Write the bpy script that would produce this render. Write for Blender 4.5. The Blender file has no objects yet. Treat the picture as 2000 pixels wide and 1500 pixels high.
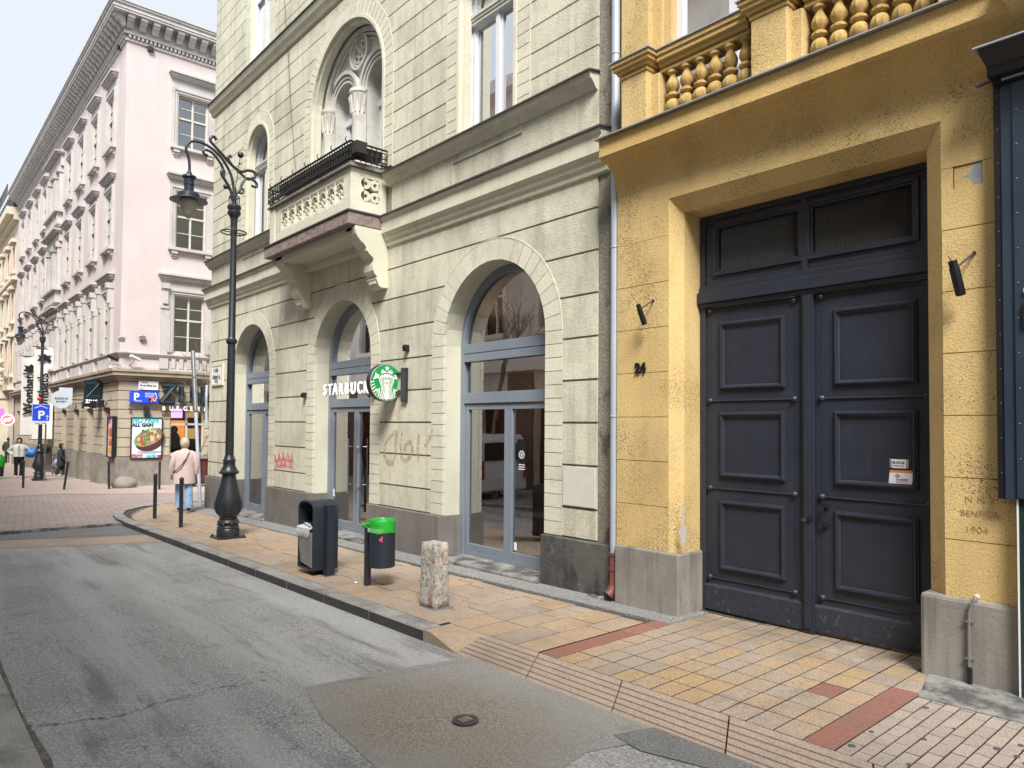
import bpy, bmesh, math, random
from mathutils import Vector, Matrix
random.seed(7)
PI = math.pi
sc = bpy.context.scene
C = sc.collection

# ------------------------------------------------------------------ camera, light, exposure
CAM = Vector((0.0, 0.0, 1.8))
YAW, PITCH, ROLL = math.radians(41.22), math.radians(1.70), math.radians(0.432)
FPX, PCX, PCY = 1390.0, 1000.0, 790.0
_f = Vector((-math.cos(YAW), math.sin(YAW), 0)); _r = Vector((math.sin(YAW), math.cos(YAW), 0)); _z = Vector((0, 0, 1))
FW = _f*math.cos(PITCH) + _z*math.sin(PITCH)
_u = _z*math.cos(PITCH) - _f*math.sin(PITCH)
RT = _r*math.cos(ROLL) + _u*math.sin(ROLL)
UP = _u*math.cos(ROLL) - _r*math.sin(ROLL)
camd = bpy.data.cameras.new("camera"); cam = bpy.data.objects.new("camera", camd); C.objects.link(cam)
cam.matrix_world = Matrix(((RT.x, UP.x, -FW.x, CAM.x), (RT.y, UP.y, -FW.y, CAM.y), (RT.z, UP.z, -FW.z, CAM.z), (0, 0, 0, 1)))
camd.sensor_fit = 'HORIZONTAL'; camd.sensor_width = 36.0; camd.lens = 36.0*FPX/2000.0
camd.shift_y = (PCY-750.0)/2000.0
camd.clip_start = 0.05; camd.clip_end = 1500
sc.camera = cam

SUN_EL, SUN_AZ = math.radians(50), (0.80, -0.60)
w = bpy.data.worlds.new("World"); sc.world = w; w.use_nodes = True
wn = w.node_tree.nodes; wl = w.node_tree.links
sky = wn.new('ShaderNodeTexSky'); sky.sky_type = 'NISHITA'; sky.sun_disc = False
sky.sun_elevation = SUN_EL; sky.sun_rotation = math.atan2(SUN_AZ[0], SUN_AZ[1])
sky.air_density = 1.0; sky.dust_density = 4.0; sky.ozone_density = 1.0
wm = wn.new('ShaderNodeMix'); wm.data_type = 'RGBA'; wm.inputs[0].default_value = 0.9
wm.inputs[7].default_value = (3.75, 4.0, 4.32, 1)          # the cloud sheet of an overcast day
wl.new(sky.outputs[0], wm.inputs[6])
bg = wn['Background']; bg.inputs[1].default_value = 0.056
wl.new(wm.outputs[2], bg.inputs[0])
sund = bpy.data.lights.new("sun", 'SUN'); sund.energy = 1.5; sund.angle = math.radians(20); sund.color = (1.0, 0.965, 0.915)
sun = bpy.data.objects.new("sun", sund); C.objects.link(sun)
sd = Vector((SUN_AZ[0]*math.cos(SUN_EL), SUN_AZ[1]*math.cos(SUN_EL), math.sin(SUN_EL)))
sun.rotation_euler = sd.to_track_quat('Z', 'Y').to_euler(); sun.location = (0, 0, 30)
sc.view_settings.view_transform = 'Standard'; sc.view_settings.look = 'None'
sc.view_settings.exposure = 2.08; sc.view_settings.gamma = 1.0; sc.view_settings.use_curve_mapping = False
sc.cycles.max_bounces = 7; sc.cycles.diffuse_bounces = 4; sc.cycles.glossy_bounces = 4
sc.cycles.transparent_max_bounces = 12; sc.cycles.transmission_bounces = 4
sc.cycles.sample_clamp_indirect = 6.0; sc.cycles.caustics_reflective = False; sc.cycles.caustics_refractive = False

# ------------------------------------------------------------------ measuring helpers (photo pixel -> point on a real plane)
def ray(px, py): return FW + RT*((px-PCX)/FPX) - UP*((py-PCY)/FPX)
def aY(px, py, Y): d = ray(px, py); return CAM + d*((Y-CAM.y)/d.y)
def aX(px, py, X): d = ray(px, py); return CAM + d*((X-CAM.x)/d.x)
GS = 0.016
def G(x): return GS*x
def aG(px, py, off=0.0):
    d = ray(px, py); t = (off+GS*CAM.x-CAM.z)/(d.z-GS*d.x); return CAM + d*t

# ------------------------------------------------------------------ object helpers
def link(o, parent=None):
    C.objects.link(o)
    if parent is not None:
        o.parent = parent
        o.matrix_parent_inverse = WM(parent).inverted()
    return o
def WM(o):
    m = Matrix.LocRotScale(o.location, o.rotation_euler, o.scale)
    if o.parent is not None: m = WM(o.parent) @ o.matrix_parent_inverse @ m
    return m
def empty(name, loc=(0, 0, 0), rz=0.0, parent=None):
    o = bpy.data.objects.new(name, None); o.empty_display_size = 0.1
    o.location = loc; o.rotation_euler = (0, 0, rz)
    return link(o, parent)
def thing(name, label, cat, loc=(0, 0, 0), group=None, rz=0.0):
    o = empty(name, loc, rz); o['label'] = label; o['category'] = cat
    if group: o['group'] = group
    return o
def tag(o, label, cat, group=None):
    o['label'] = label; o['category'] = cat
    if group: o['group'] = group
    return o
def struct(o, label=None):
    o['kind'] = 'structure'
    if label: o['label'] = label
    return o
def kids(o): return [c for c in bpy.data.objects if c.parent == o]
def copy_tree(root, loc, rz=None, label=None):
    r = root.copy(); C.objects.link(r); r.location = loc
    if rz is not None: r.rotation_euler = (0, 0, rz)
    if label: r['label'] = label
    for ch in kids(root):
        c = ch.copy(); C.objects.link(c); c.parent = r; c.matrix_parent_inverse = ch.matrix_parent_inverse
        for g in kids(ch):
            d = g.copy(); C.objects.link(d); d.parent = c; d.matrix_parent_inverse = g.matrix_parent_inverse
    return r

class MB:
    def __init__(s): s.v = []; s.f = []; s.m = []; s.mi = 0; s.T = None
    def add(s, vs, fs):
        b = len(s.v)
        if s.T: vs = [s.T(p) for p in vs]
        s.v += [tuple(p) for p in vs]; s.f += [tuple(b+i for i in f) for f in fs]; s.m += [s.mi]*len(fs)
        return s
    def box(s, x0, x1, y0, y1, z0, z1):
        return s.add([(x0,y0,z0),(x1,y0,z0),(x1,y1,z0),(x0,y1,z0),(x0,y0,z1),(x1,y0,z1),(x1,y1,z1),(x0,y1,z1)],
              [(0,3,2,1),(4,5,6,7),(0,1,5,4),(1,2,6,5),(2,3,7,6),(3,0,4,7)])
    def hexa(s, p): return s.add(p, [(0,3,2,1),(4,5,6,7),(0,1,5,4),(1,2,6,5),(2,3,7,6),(3,0,4,7)])
    def prism(s, pts, fn0, fn1):           # polygon (u,v) between two mapping functions
        n = len(pts)
        vs = [fn0(*p) for p in pts]+[fn1(*p) for p in pts]
        return s.add(vs, [tuple(range(n)), tuple(range(2*n-1, n-1, -1))]+[(i, (i+1) % n, n+(i+1) % n, n+i) for i in range(n)][::1])
    def ext_x(s, prof, x0, x1):            # profile (y,z) swept along x
        return s.prism(prof, lambda y, z: (x0, y, z), lambda y, z: (x1, y, z))
    def ext_y(s, prof, y0, y1):            # profile (x,z) swept along y
        return s.prism(prof, lambda x, z: (x, y0, z), lambda x, z: (x, y1, z))
    def ext_z(s, prof, z0, z1):            # profile (x,y) swept along z
        return s.prism(prof, lambda x, y: (x, y, z0), lambda x, y: (x, y, z1))
    def lathe(s, prof, cx=0, cy=0, cz=0, seg=16, cap=True):   # prof: (r,z)
        n = len(prof); vs = []
        for i in range(seg):
            a = 2*PI*i/seg; vs += [(cx+r*math.cos(a), cy+r*math.sin(a), cz+z) for r, z in prof]
        fs = []
        for i in range(seg):
            j = (i+1) % seg
            for k in range(n-1): fs.append((i*n+k, j*n+k, j*n+k+1, i*n+k+1))
        if cap:
            fs.append(tuple(i*n for i in range(seg))[::-1]); fs.append(tuple(i*n+n-1 for i in range(seg)))
        return s.add(vs, fs)
    def tube(s, pts, rad, seg=8, cap=True):
        pts = [Vector(p) for p in pts]; n = len(pts)
        if not hasattr(rad, '__len__'): rad = [rad]*n
        vs = []; prev = None
        for i, p in enumerate(pts):
            t = (pts[min(i+1, n-1)]-pts[max(i-1, 0)]).normalized()
            if prev is None:
                a = Vector((0, 0, 1)) if abs(t.z) < .9 else Vector((1, 0, 0)); u = t.cross(a).normalized()
            else: u = (prev-t*prev.dot(t)).normalized()
            prev = u; v = t.cross(u)
            r = rad[i]; ru, rv = (r if hasattr(r, '__len__') else (r, r))
            vs += [tuple(p+u*(ru*math.cos(2*PI*k/seg))+v*(rv*math.sin(2*PI*k/seg))) for k in range(seg)]
        fs = [(i*seg+k, i*seg+(k+1) % seg, (i+1)*seg+(k+1) % seg, (i+1)*seg+k) for i in range(n-1) for k in range(seg)]
        if cap: fs += [tuple(range(seg))[::-1], tuple((n-1)*seg+k for k in range(seg))]
        return s.add(vs, fs)
    def ball(s, c, r, seg=12, rings=8):
        rx, ry, rz = r if hasattr(r, '__len__') else (r, r, r)
        vs = [(c[0], c[1], c[2]-rz)]; 
        for i in range(1, rings):
            a = PI*i/rings
            vs += [(c[0]+rx*math.sin(a)*math.cos(2*PI*k/seg), c[1]+ry*math.sin(a)*math.sin(2*PI*k/seg), c[2]-rz*math.cos(a)) for k in range(seg)]
        vs.append((c[0], c[1], c[2]+rz)); L = len(vs)-1
        fs = [(0, 1+(k+1) % seg, 1+k) for k in range(seg)]
        for i in range(rings-2):
            b = 1+i*seg; fs += [(b+k, b+(k+1) % seg, b+seg+(k+1) % seg, b+seg+k) for k in range(seg)]
        b = 1+(rings-2)*seg; fs += [(b+k, b+(k+1) % seg, L) for k in range(seg)]
        return s.add(vs, fs)
    def mesh(s, name, mats, smooth=False):
        me = bpy.data.meshes.new(name); me.from_pydata(s.v, [], s.f); me.update()
        if not isinstance(mats, (list, tuple)): mats = [mats]
        for m in mats: me.materials.append(m)
        if len(mats) > 1: me.polygons.foreach_set('material_index', s.m)
        if smooth:
            me.polygons.foreach_set('use_smooth', [True]*len(me.polygons))
            try: me.set_sharp_from_angle(angle=math.radians(40))
            except Exception: pass
        return me
    def build(s, name, mats, parent=None, smooth=False, fixn=True, bev=0.0):
        me = s.mesh(name, mats, smooth)
        if fixn:
            bm = bmesh.new(); bm.from_mesh(me); bmesh.ops.recalc_face_normals(bm, faces=bm.faces); bm.to_mesh(me); bm.free()
        o = link(bpy.data.objects.new(name, me), parent)
        if bev:
            b = o.modifiers.new('bevel', 'BEVEL'); b.width = bev; b.segments = 2; b.limit_method = 'ANGLE'; b.harden_normals = False
        return o
def place(name, me, parent, loc, rot=(0, 0, 0), scale=(1, 1, 1)):
    o = bpy.data.objects.new(name, me); o.location = loc; o.rotation_euler = rot; o.scale = scale
    return link(o, parent)
def text(name, body, size, mat, parent, origin, right, up, extrude=0.01, offset=0.0, width=None, align='LEFT', space=1.0, sx=1.0, shear=0.0):
    cu = bpy.data.curves.new(name, 'FONT'); cu.body = body; cu.size = size; cu.extrude = extrude; cu.offset = offset
    cu.align_x = align; cu.space_character = space; cu.resolution_u = 3; cu.shear = shear; cu.materials.append(mat)
    tmp = bpy.data.objects.new(name, cu); me = bpy.data.meshes.new_from_object(tmp); bpy.data.objects.remove(tmp); bpy.data.curves.remove(cu)
    if not me.materials: me.materials.append(mat)
    me.name = name; o = bpy.data.objects.new(name, me)
    r = Vector(right).normalized(); u = Vector(up).normalized(); n = r.cross(u)
    m = Matrix((( r.x, u.x, n.x, 0), (r.y, u.y, n.y, 0), (r.z, u.z, n.z, 0), (0, 0, 0, 1)))
    o.location = origin; o.rotation_euler = m.to_euler(); o.scale = (sx, 1, 1)
    return link(o, parent)

# ------------------------------------------------------------------ materials
class NB:
    def __init__(s, name):
        s.mat = bpy.data.materials.new(name); s.mat.use_nodes = True
        s.nt = s.mat.node_tree; s.n = s.nt.nodes; s.b = s.n['Principled BSDF']; s._pos = None
    def lk(s, a, b): s.nt.links.new(a, b)
    def pos(s, sca=(1, 1, 1)):
        g = s.n.new('ShaderNodeNewGeometry') if s._pos is None else s._pos; s._pos = g
        m = s.n.new('ShaderNodeMapping'); m.inputs['Scale'].default_value = sca; s.lk(g.outputs['Position'], m.inputs[0]); return m.outputs[0]
    def noise(s, scale, detail=4, rough=.55, sca=(1, 1, 1), dist=0.0):
        t = s.n.new('ShaderNodeTexNoise'); t.inputs['Scale'].default_value = scale; t.inputs['Detail'].default_value = detail
        t.inputs['Roughness'].default_value = rough; t.inputs['Distortion'].default_value = dist; s.lk(s.pos(sca), t.inputs['Vector']); return t.outputs[0]
    def ramp(s, fac, lo, hi, a=0.0, b=1.0):
        r = s.n.new('ShaderNodeMapRange'); r.inputs[1].default_value = lo; r.inputs[2].default_value = hi
        r.inputs[3].default_value = a; r.inputs[4].default_value = b; s.lk(fac, r.inputs[0]); return r.outputs[0]
    def mix(s, fac, a, b, mode='MIX'):
        m = s.n.new('ShaderNodeMix'); m.data_type = 'RGBA'; m.blend_type = mode
        for i, v in ((0, fac), (6, a), (7, b)):
            if hasattr(v, 'is_output') or isinstance(v, bpy.types.NodeSocket): s.lk(v, m.inputs[i])
            else: m.inputs[i].default_value = v if i == 0 else (*v[:3], 1)
        return m.outputs[2]
    def math(s, op, a, b=None):
        m = s.n.new('ShaderNodeMath'); m.operation = op
        for i, v in ((0, a), (1, b)):
            if v is None: continue
            if isinstance(v, bpy.types.NodeSocket): s.lk(v, m.inputs[i])
            else: m.inputs[i].default_value = v
        return m.outputs[0]
    def gray(s, val):
        c = s.n.new('ShaderNodeCombineColor'); [s.lk(val, c.inputs[i]) for i in range(3)]; return c.outputs[0]
    def rnd(s):
        o = s.n.new('ShaderNodeObjectInfo'); g = s.n.new('ShaderNodeNewGeometry')
        return s.math('FRACT', s.math('ADD', o.outputs['Random'], g.outputs['Random Per Island']))
    def bump(s, h, strength, dist):
        b = s.n.new('ShaderNodeBump'); b.inputs['Strength'].default_value = strength; b.inputs['Distance'].default_value = dist
        s.lk(h, b.inputs['Height']); s.lk(b.outputs[0], s.b.inputs['Normal'])

def surf(name, c1, c2=None, rough=.8, ns=2.0, st=(1, 1, 1), fine=None, bump=None, dirt=None, dirt2=None, rnd=0.0, metal=0.0, spec=.5, streak=None):
    k = NB(name); col = k.mix(k.ramp(k.noise(ns, 5, .6, st), .32, .68), c1, c2 or c1)
    for d in (dirt, dirt2):
        if d:
            dc, dsc, lo, hi, dst, amt = d
            col = k.mix(k.ramp(k.noise(dsc, 6, .62, dst), lo, hi, 0, amt), col, dc)
    if streak:
        dc, sx, amt = streak
        col = k.mix(k.ramp(k.noise(sx, 3, .6, (1, 1, .07)), .5, .75, 0, amt), col, dc)
    if fine:
        v = k.ramp(k.noise(fine[0], 3, .6), .3, .7, 1-fine[1], 1+fine[1]); col = k.mix(1.0, col, k.gray(v), 'MULTIPLY')
    if rnd:
        v = k.ramp(k.rnd(), 0, 1, 1-rnd, 1+rnd*.6); col = k.mix(1.0, col, k.gray(v), 'MULTIPLY')
    k.lk(col, k.b.inputs['Base Color']); k.b.inputs['Roughness'].default_value = rough
    k.b.inputs['Metallic'].default_value = metal; k.b.inputs['Specular IOR Level'].default_value = spec
    if bump: k.bump(k.noise(bump[0], 4, .6), bump[1], bump[2])
    return k.mat
def plain(name, c, rough=.5, metal=0.0, spec=.5, emit=0.0):
    k = NB(name); k.b.inputs['Base Color'].default_value = (*c, 1); k.b.inputs['Roughness'].default_value = rough
    k.b.inputs['Metallic'].default_value = metal; k.b.inputs['Specular IOR Level'].default_value = spec
    if emit: k.b.inputs['Emission Color'].default_value = (*c, 1); k.b.inputs['Emission Strength'].default_value = emit
    return k.mat
def glass(name, tint=(.8, .84, .82), ior=1.6, extra=0.04, wave=0.0):
    k = NB(name); k.n.remove(k.b)
    t = k.n.new('ShaderNodeBsdfTransparent'); t.inputs[0].default_value = (*tint, 1)
    g = k.n.new('ShaderNodeBsdfGlossy'); g.inputs['Roughness'].default_value = 0.0; g.inputs[0].default_value = (.97, .98, 1, 1)
    f = k.n.new('ShaderNodeFresnel'); f.inputs[0].default_value = ior
    fac = k.math('ADD', k.math('MULTIPLY', f.outputs[0], 1.5), extra)
    m = k.n.new('ShaderNodeMixShader'); k.lk(fac, m.inputs[0]); k.lk(t.outputs[0], m.inputs[1]); k.lk(g.outputs[0], m.inputs[2])
    if wave:
        b = k.n.new('ShaderNodeBump'); b.inputs['Strength'].default_value = wave; b.inputs['Distance'].default_value = 0.02
        k.lk(k.noise(1.7, 1, .5), b.inputs['Height']); k.lk(b.outputs[0], g.inputs['Normal']); 
    k.lk(m.outputs[0], k.n['Material Output'].inputs[0]); return k.mat

BLK = (.02, .018, .015)
M = {}
M['beige'] = surf('beige_stucco', (.70, .68, .545), (.62, .60, .475), .92, 1.1, fine=(38, .10), bump=(42, .55, .012),
                  dirt=((.27, .255, .20), 1.7, .50, .78, (1, 1, .55), .55), dirt2=((.42, .40, .31), 7, .50, .72, (1, 1, .8), .5), streak=((.24, .22, .175), 5.5, .45), rnd=.09)
M['beige_band'] = surf('beige_band_stucco', (.71, .69, .56), (.64, .62, .50), .92, 1.5, fine=(38, .08), bump=(42, .5, .010),
                  dirt=((.33, .31, .24), 2.4, .52, .78, (1, 1, .6), .5), rnd=.08)
M['beige_smooth'] = surf('beige_reveal_render', (.67, .655, .525), (.60, .585, .46), .9, 1.2, fine=(60, .04), bump=(50, .2, .006), dirt=((.36, .34, .27), 2.0, .55, .8, (1, 1, .5), .4))
M['joint'] = surf('joint_mortar', (.34, .33, .26), (.24, .23, .18), .95, 6)
M['beige_trim'] = surf('beige_cornice', (.69, .67, .54), (.61, .59, .47), .9, 1.5, fine=(50, .06), bump=(50, .3, .006), dirt=((.30, .28, .23), 3.0, .54, .78, (.35, 1, 1.3), .6), streak=((.30, .28, .22), 7, .25))
M['flashing'] = surf('dark_flashing', (.075, .075, .08), (.05, .05, .055), .5, 4)
M['slab_stone'] = surf('reddish_balcony_slab', (.33, .25, .235), (.22, .165, .155), .85, 9, (.6, 1, 1.6), fine=(90, .25), bump=(60, .6, .01), dirt=((.05, .04, .04), 11, .54, .66, (1, 1, 1), .75))
M['plinth'] = surf('grey_plinth_render', (.215, .20, .185), (.15, .14, .13), .9, 1.5, fine=(45, .10), bump=(30, .5, .008), streak=((.085, .08, .075), 9, .5), dirt=((.34, .32, .30), 3.2, .56, .74, (1, 1, .5), .35))
M['plinth_dark'] = surf('black_stained_plinth', (.13, .125, .115), (.055, .052, .048), .9, 1.6, (1, 1, .7), fine=(45, .15), bump=(24, .7, .012), dirt=((.012, .012, .012), 2.0, .50, .62, (1, 1, .45), .85), dirt2=((.30, .28, .25), 4.5, .60, .74, (1, 1, 1), .5))
M['plinth_y'] = surf('cement_plinth', (.32, .30, .265), (.24, .225, .20), .9, 1.6, fine=(60, .10), bump=(30, .45, .008), streak=((.10, .095, .085), 8, .75), dirt=((.13, .125, .115), 2.4, .50, .68, (1, 1, .6), .65))
def yellow(name, a, b, spk=.8):
    k = NB(name); col = k.mix(k.ramp(k.noise(1.1, 5, .6), .3, .7), a, b)
    col = k.mix(k.ramp(k.noise(2.0, 4, .6, (1, 1, .5)), .56, .8, 0, .45), col, (.33, .23, .10))
    col = k.mix(k.ramp(k.noise(5.0, 4, .6, (1, 1, .12)), .55, .78, 0, .35), col, (.40, .29, .13))
    col = k.mix(k.ramp(k.noise(1.6, 5, .6), .60, .72, 0, .35), col, (.82, .66, .36))
    dens = k.ramp(k.noise(1.3, 3, .6), .36, .62, .72, .56)         # low-frequency density of the black specks
    sp = k.math('GREATER_THAN', k.noise(105, 2, .65), dens)
    col = k.mix(k.math('MULTIPLY', sp, spk), col, (.09, .068, .045))
    big = k.ramp(k.noise(9, 5, .65), .66, .74, 0, .55); col = k.mix(big, col, (.10, .075, .05))
    v = k.ramp(k.noise(60, 3, .6), .3, .7, .86, 1.12); col = k.mix(1.0, col, k.gray(v), 'MULTIPLY')
    k.lk(col, k.b.inputs['Base Color']); k.b.inputs['Roughness'].default_value = .93
    k.bump(k.noise(75, 4, .65), .6, .010); return k.mat
M['yellow'] = yellow('ochre_stucco', (.73, .54, .245), (.63, .45, .185))
M['yellow_trim'] = yellow('ochre_trim', (.70, .49, .195), (.60, .41, .15), .4)
M['yellow_bal'] = surf('ochre_baluster', (.55, .37, .13), (.40, .26, .085), .85, 5, fine=(50, .12), bump=(40, .4, .006), streak=((.14, .08, .03), 28, .6), dirt=((.60, .42, .14), 9, .5, .7, (1, 1, 1), .5))
M['zinc'] = surf('zinc_sheet', (.62, .64, .68), (.50, .52, .56), .35, 6, metal=.6)
M['pipe'] = surf('galvanised_pipe', (.50, .56, .63), (.43, .49, .56), .42, 3, metal=.2)
M['pipe_red'] = surf('red_brown_pipe', (.20, .06, .045), (.13, .04, .035), .55, 8)
M['door'] = surf('slate_blue_door_paint', (.027, .032, .048), (.021, .025, .039), .46, 3, fine=(12, .12), bump=(14, .16, .01), dirt=((.065, .07, .08), 3.4, .57, .85, (2, 2, .6), .3), dirt2=((.11, .11, .11), 38, .68, .78, (1, 1, 1), .6))
M['door_kick'] = surf('scuffed_door_paint', (.024, .030, .048), (.032, .037, .052), .55, 3, fine=(30, .2), bump=(20, .25, .01), dirt=((.16, .13, .10), 14, .58, .68, (1, 1, 1), .6))
M['iron'] = surf('black_iron', (.018, .021, .027), (.026, .030, .036), .38, 6, fine=(30, .2), spec=.6)
M['iron_blue'] = surf('blue_black_iron', (.016, .026, .042), (.024, .036, .055), .38, 6, fine=(30, .2))
M['iron_rail'] = surf('sooty_railing_iron', (.008, .008, .008), (.014, .013, .012), .6, 8)
M['gray_frame'] = surf('blue_grey_frame_paint', (.23, .265, .32), (.20, .235, .285), .45, 3, fine=(20, .04))
M['white_frame'] = surf('white_window_paint', (.74, .76, .82), (.68, .70, .75), .45, 3)
M['cream_frame'] = surf('old_white_frame', (.62, .61, .54), (.52, .51, .45), .6, 5)
M['glass'] = glass('window_glass', (.40, .39, .36), 1.7, .24, .05)
M['glass_up'] = glass('upper_window_glass', (.60, .64, .64), 1.8, .55, .10)
M['glass_dark'] = glass('pane_glass', (.5, .54, .52), 1.6, .20, .06)
M['dark_int'] = plain('unlit_interior', (.05, .05, .052), .9)
M['curtain'] = surf('net_curtain', (.58, .60, .58), (.40, .44, .43), .9, 6, (8, 8, .3))
M['curtain_g'] = surf('pale_green_blind', (.36, .46, .43), (.46, .53, .50), .8, 1.2)
M['asphalt'] = None
M['white'] = plain('white_plastic', (.85, .86, .88), .4)
M['white_lit'] = plain('lit_white_acrylic', (.95, .95, .93), .4, emit=.12)
M['black'] = plain('black_plastic', (.012, .012, .014), .4)
M['steel'] = surf('steel', (.52, .53, .55), (.44, .45, .47), .3, 6, metal=.85)
# ground materials ---------------------------------------------------
def asphalt(name, a, b, speck, spk_amt=.55, light=(.42, .41, .40), sc1=120, bumpd=.010, wear=False, brown=False):
    k = NB(name); col = k.mix(k.ramp(k.noise(.55, 6, .65, (1, .55, 1)), .35, .66), a, b)
    n = k.noise(sc1, 3, .7); col = k.mix(k.ramp(n, .54, .64, 0, spk_amt), col, light)
    col = k.mix(k.ramp(n, .46, .36, 0, spk_amt), col, speck)
    col = k.mix(k.ramp(k.noise(3.5, 6, .7, (1, .4, 1)), .57, .70, 0, .45), col, speck)
    if wear:
        col = k.mix(k.ramp(k.noise(1.0, 5, .6, (.16, 1.5, 1)), .44, .60, 0, .50), col, tuple(v*1.45 for v in b))
        col = k.mix(k.ramp(k.noise(1.4, 5, .65, (.22, 1.9, 1)), .56, .66, 0, .62), col, tuple(v*.55 for v in a))
        col = k.mix(k.ramp(k.noise(14, 5, .75, (.5, 1, 1)), .60, .68, 0, .6), col, speck)
        col = k.mix(k.ramp(k.noise(2.2, 6, .7), .66, .71, 0, .5), col, tuple(v*.4 for v in a))
    if brown:
        m = k.n.new('ShaderNodeMapping'); m.vector_type = 'TEXTURE'; m.inputs['Location'].default_value = (-3.95, 2.82, 0); m.inputs['Scale'].default_value = (1.15, .72, 50); k.lk(k._pos.outputs['Position'], m.inputs[0])
        ln = k.n.new('ShaderNodeVectorMath'); ln.operation = 'LENGTH'; k.lk(m.outputs[0], ln.inputs[0])
        dd = k.math('ADD', ln.outputs['Value'], k.ramp(k.noise(2.4, 5, .65), .3, .7, -.28, .28)); bc = k.mix(k.ramp(k.noise(62, 3, .75), .40, .62), (.15, .125, .10), (.40, .345, .265))
        col = k.mix(k.ramp(dd, .50, 1.10, .75, 0), col, bc)
    k.lk(col, k.b.inputs['Base Color']); k.b.inputs['Roughness'].default_value = .88
    k.bump(k.noise(sc1*.8, 3, .7), .8, bumpd); return k.mat
M['asphalt'] = asphalt('worn_grey_asphalt', (.285, .284, .283), (.39, .388, .386), (.11, .107, .10), .80, (.64, .64, .63), 62, .018, wear=True)
M['asphalt_dark'] = asphalt('dark_asphalt', (.15, .15, .15), (.21, .21, .21), (.06, .06, .06), .6, (.42, .42, .41), 85)
M['asphalt_smooth'] = asphalt('smooth_patch_asphalt', (.32, .31, .293), (.27, .262, .248), (.14, .13, .12), .55, (.50, .48, .44), 75, .012, brown=True)
M['asphalt_brown'] = asphalt('brown_gravel_asphalt', (.27, .225, .17), (.22, .19, .15), (.085, .07, .05), .85, (.60, .52, .40), 60, .016)
M['asphalt_wall'] = asphalt('rough_strip_asphalt', (.30, .298, .295), (.23, .228, .225), (.09, .09, .09), .8, (.55, .55, .54), 55, .018)
def granite(name, cols, spk=.35, dirt=.35, grime=(.15, .13, .11), rng=None):
    k = NB(name); cr = k.n.new('ShaderNodeValToRGB'); cr.color_ramp.interpolation = 'CONSTANT'
    el = cr.color_ramp.elements; el[0].color = (*cols[0], 1); el[0].position = 0; el[1].color = (*cols[1], 1); el[1].position = 1/len(cols)
    for i in range(2, len(cols)):
        e = el.new(i/len(cols)); e.color = (*cols[i], 1)
    k.lk(k.rnd(), cr.inputs[0]); col = cr.outputs[0]
    n = k.noise(85, 3, .8); v = k.ramp(n, .3, .7, 1-spk, 1+spk); col = k.mix(1.0, col, k.gray(v), 'MULTIPLY')
    col = k.mix(k.ramp(k.noise(.9, 6, .7), .48, .72, 0, dirt), col, grime)
    col = k.mix(k.ramp(k.noise(6, 5, .7), .62, .78, 0, dirt*.9), col, grime)
    sx = k.n.new('ShaderNodeSeparateXYZ'); k.lk(k._pos.outputs['Position'], sx.inputs[0])       # grime trodden in along the threshold
    edge = k.math('MULTIPLY', k.ramp(sx.outputs[1], 5.35, 6.05), k.ramp(k.noise(2.6, 5, .7), .34, .58)); col = k.mix(k.math('MULTIPLY', edge, .62), col, grime)
    k.lk(col, k.b.inputs['Base Color']); k.b.inputs['Roughness'].default_value = .82; k.bump(n, .35, .006); return k.mat
M['slab'] = granite('warm_granite_slab', [(0.420, 0.316, 0.229), (0.398, 0.305, 0.229), (0.441, 0.322, 0.218), (0.382, 0.305, 0.240), (0.441, 0.311, 0.202), (0.409, 0.322, 0.245), (0.371, 0.294, 0.234)], .55, .65)
M['tile'] = granite('speckled_granite_sett', [(0.403, 0.311, 0.223), (0.392, 0.311, 0.240), (0.431, 0.316, 0.207), (0.376, 0.305, 0.245), (0.447, 0.316, 0.180), (0.392, 0.316, 0.245), (0.420, 0.311, 0.213), (0.382, 0.311, 0.251), (0.403, 0.305, 0.207)], .6, .6)
M['tile_red'] = granite('red_granite_strip', [(.30, .135, .10), (.28, .135, .105), (.32, .15, .105)], .4, .4)
M['tile_grey'] = granite('pale_pink_sett', [(.40, .335, .28), (.375, .315, .265), (.42, .35, .295), (.385, .32, .265)], .35, .35)
M['ramp_stone'] = granite('pink_ribbed_granite', [(0.420, 0.327, 0.256), (0.420, 0.322, 0.229), (0.447, 0.327, 0.196), (0.409, 0.316, 0.251)], .42, .5)
M['kerb'] = surf('grey_granite_kerb', (.37, .36, .34), (.28, .27, .26), .85, 2.5, fine=(95, .3), bump=(60, .4, .008), dirt=((.10, .095, .09), 2.5, .50, .7, (1, 1, 2), .6))
M['kerb_face'] = surf('dark_kerb_face', (.085, .08, .075), (.055, .052, .05), .75, 3, fine=(80, .25), bump=(40, .4, .008))  # road-side faces, much darker than the kerb tops
M['bed'] = surf('joint_sand', (.085, .073, .062), (.055, .048, .042), .95, 9)
M['cement'] = surf('stained_cement_strip', (.34, .335, .32), (.20, .195, .185), .9, 4, fine=(50, .2), bump=(25, .6, .012), dirt=((.06, .058, .055), 3.5, .46, .58, (1, 1, 1), .85))
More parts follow.
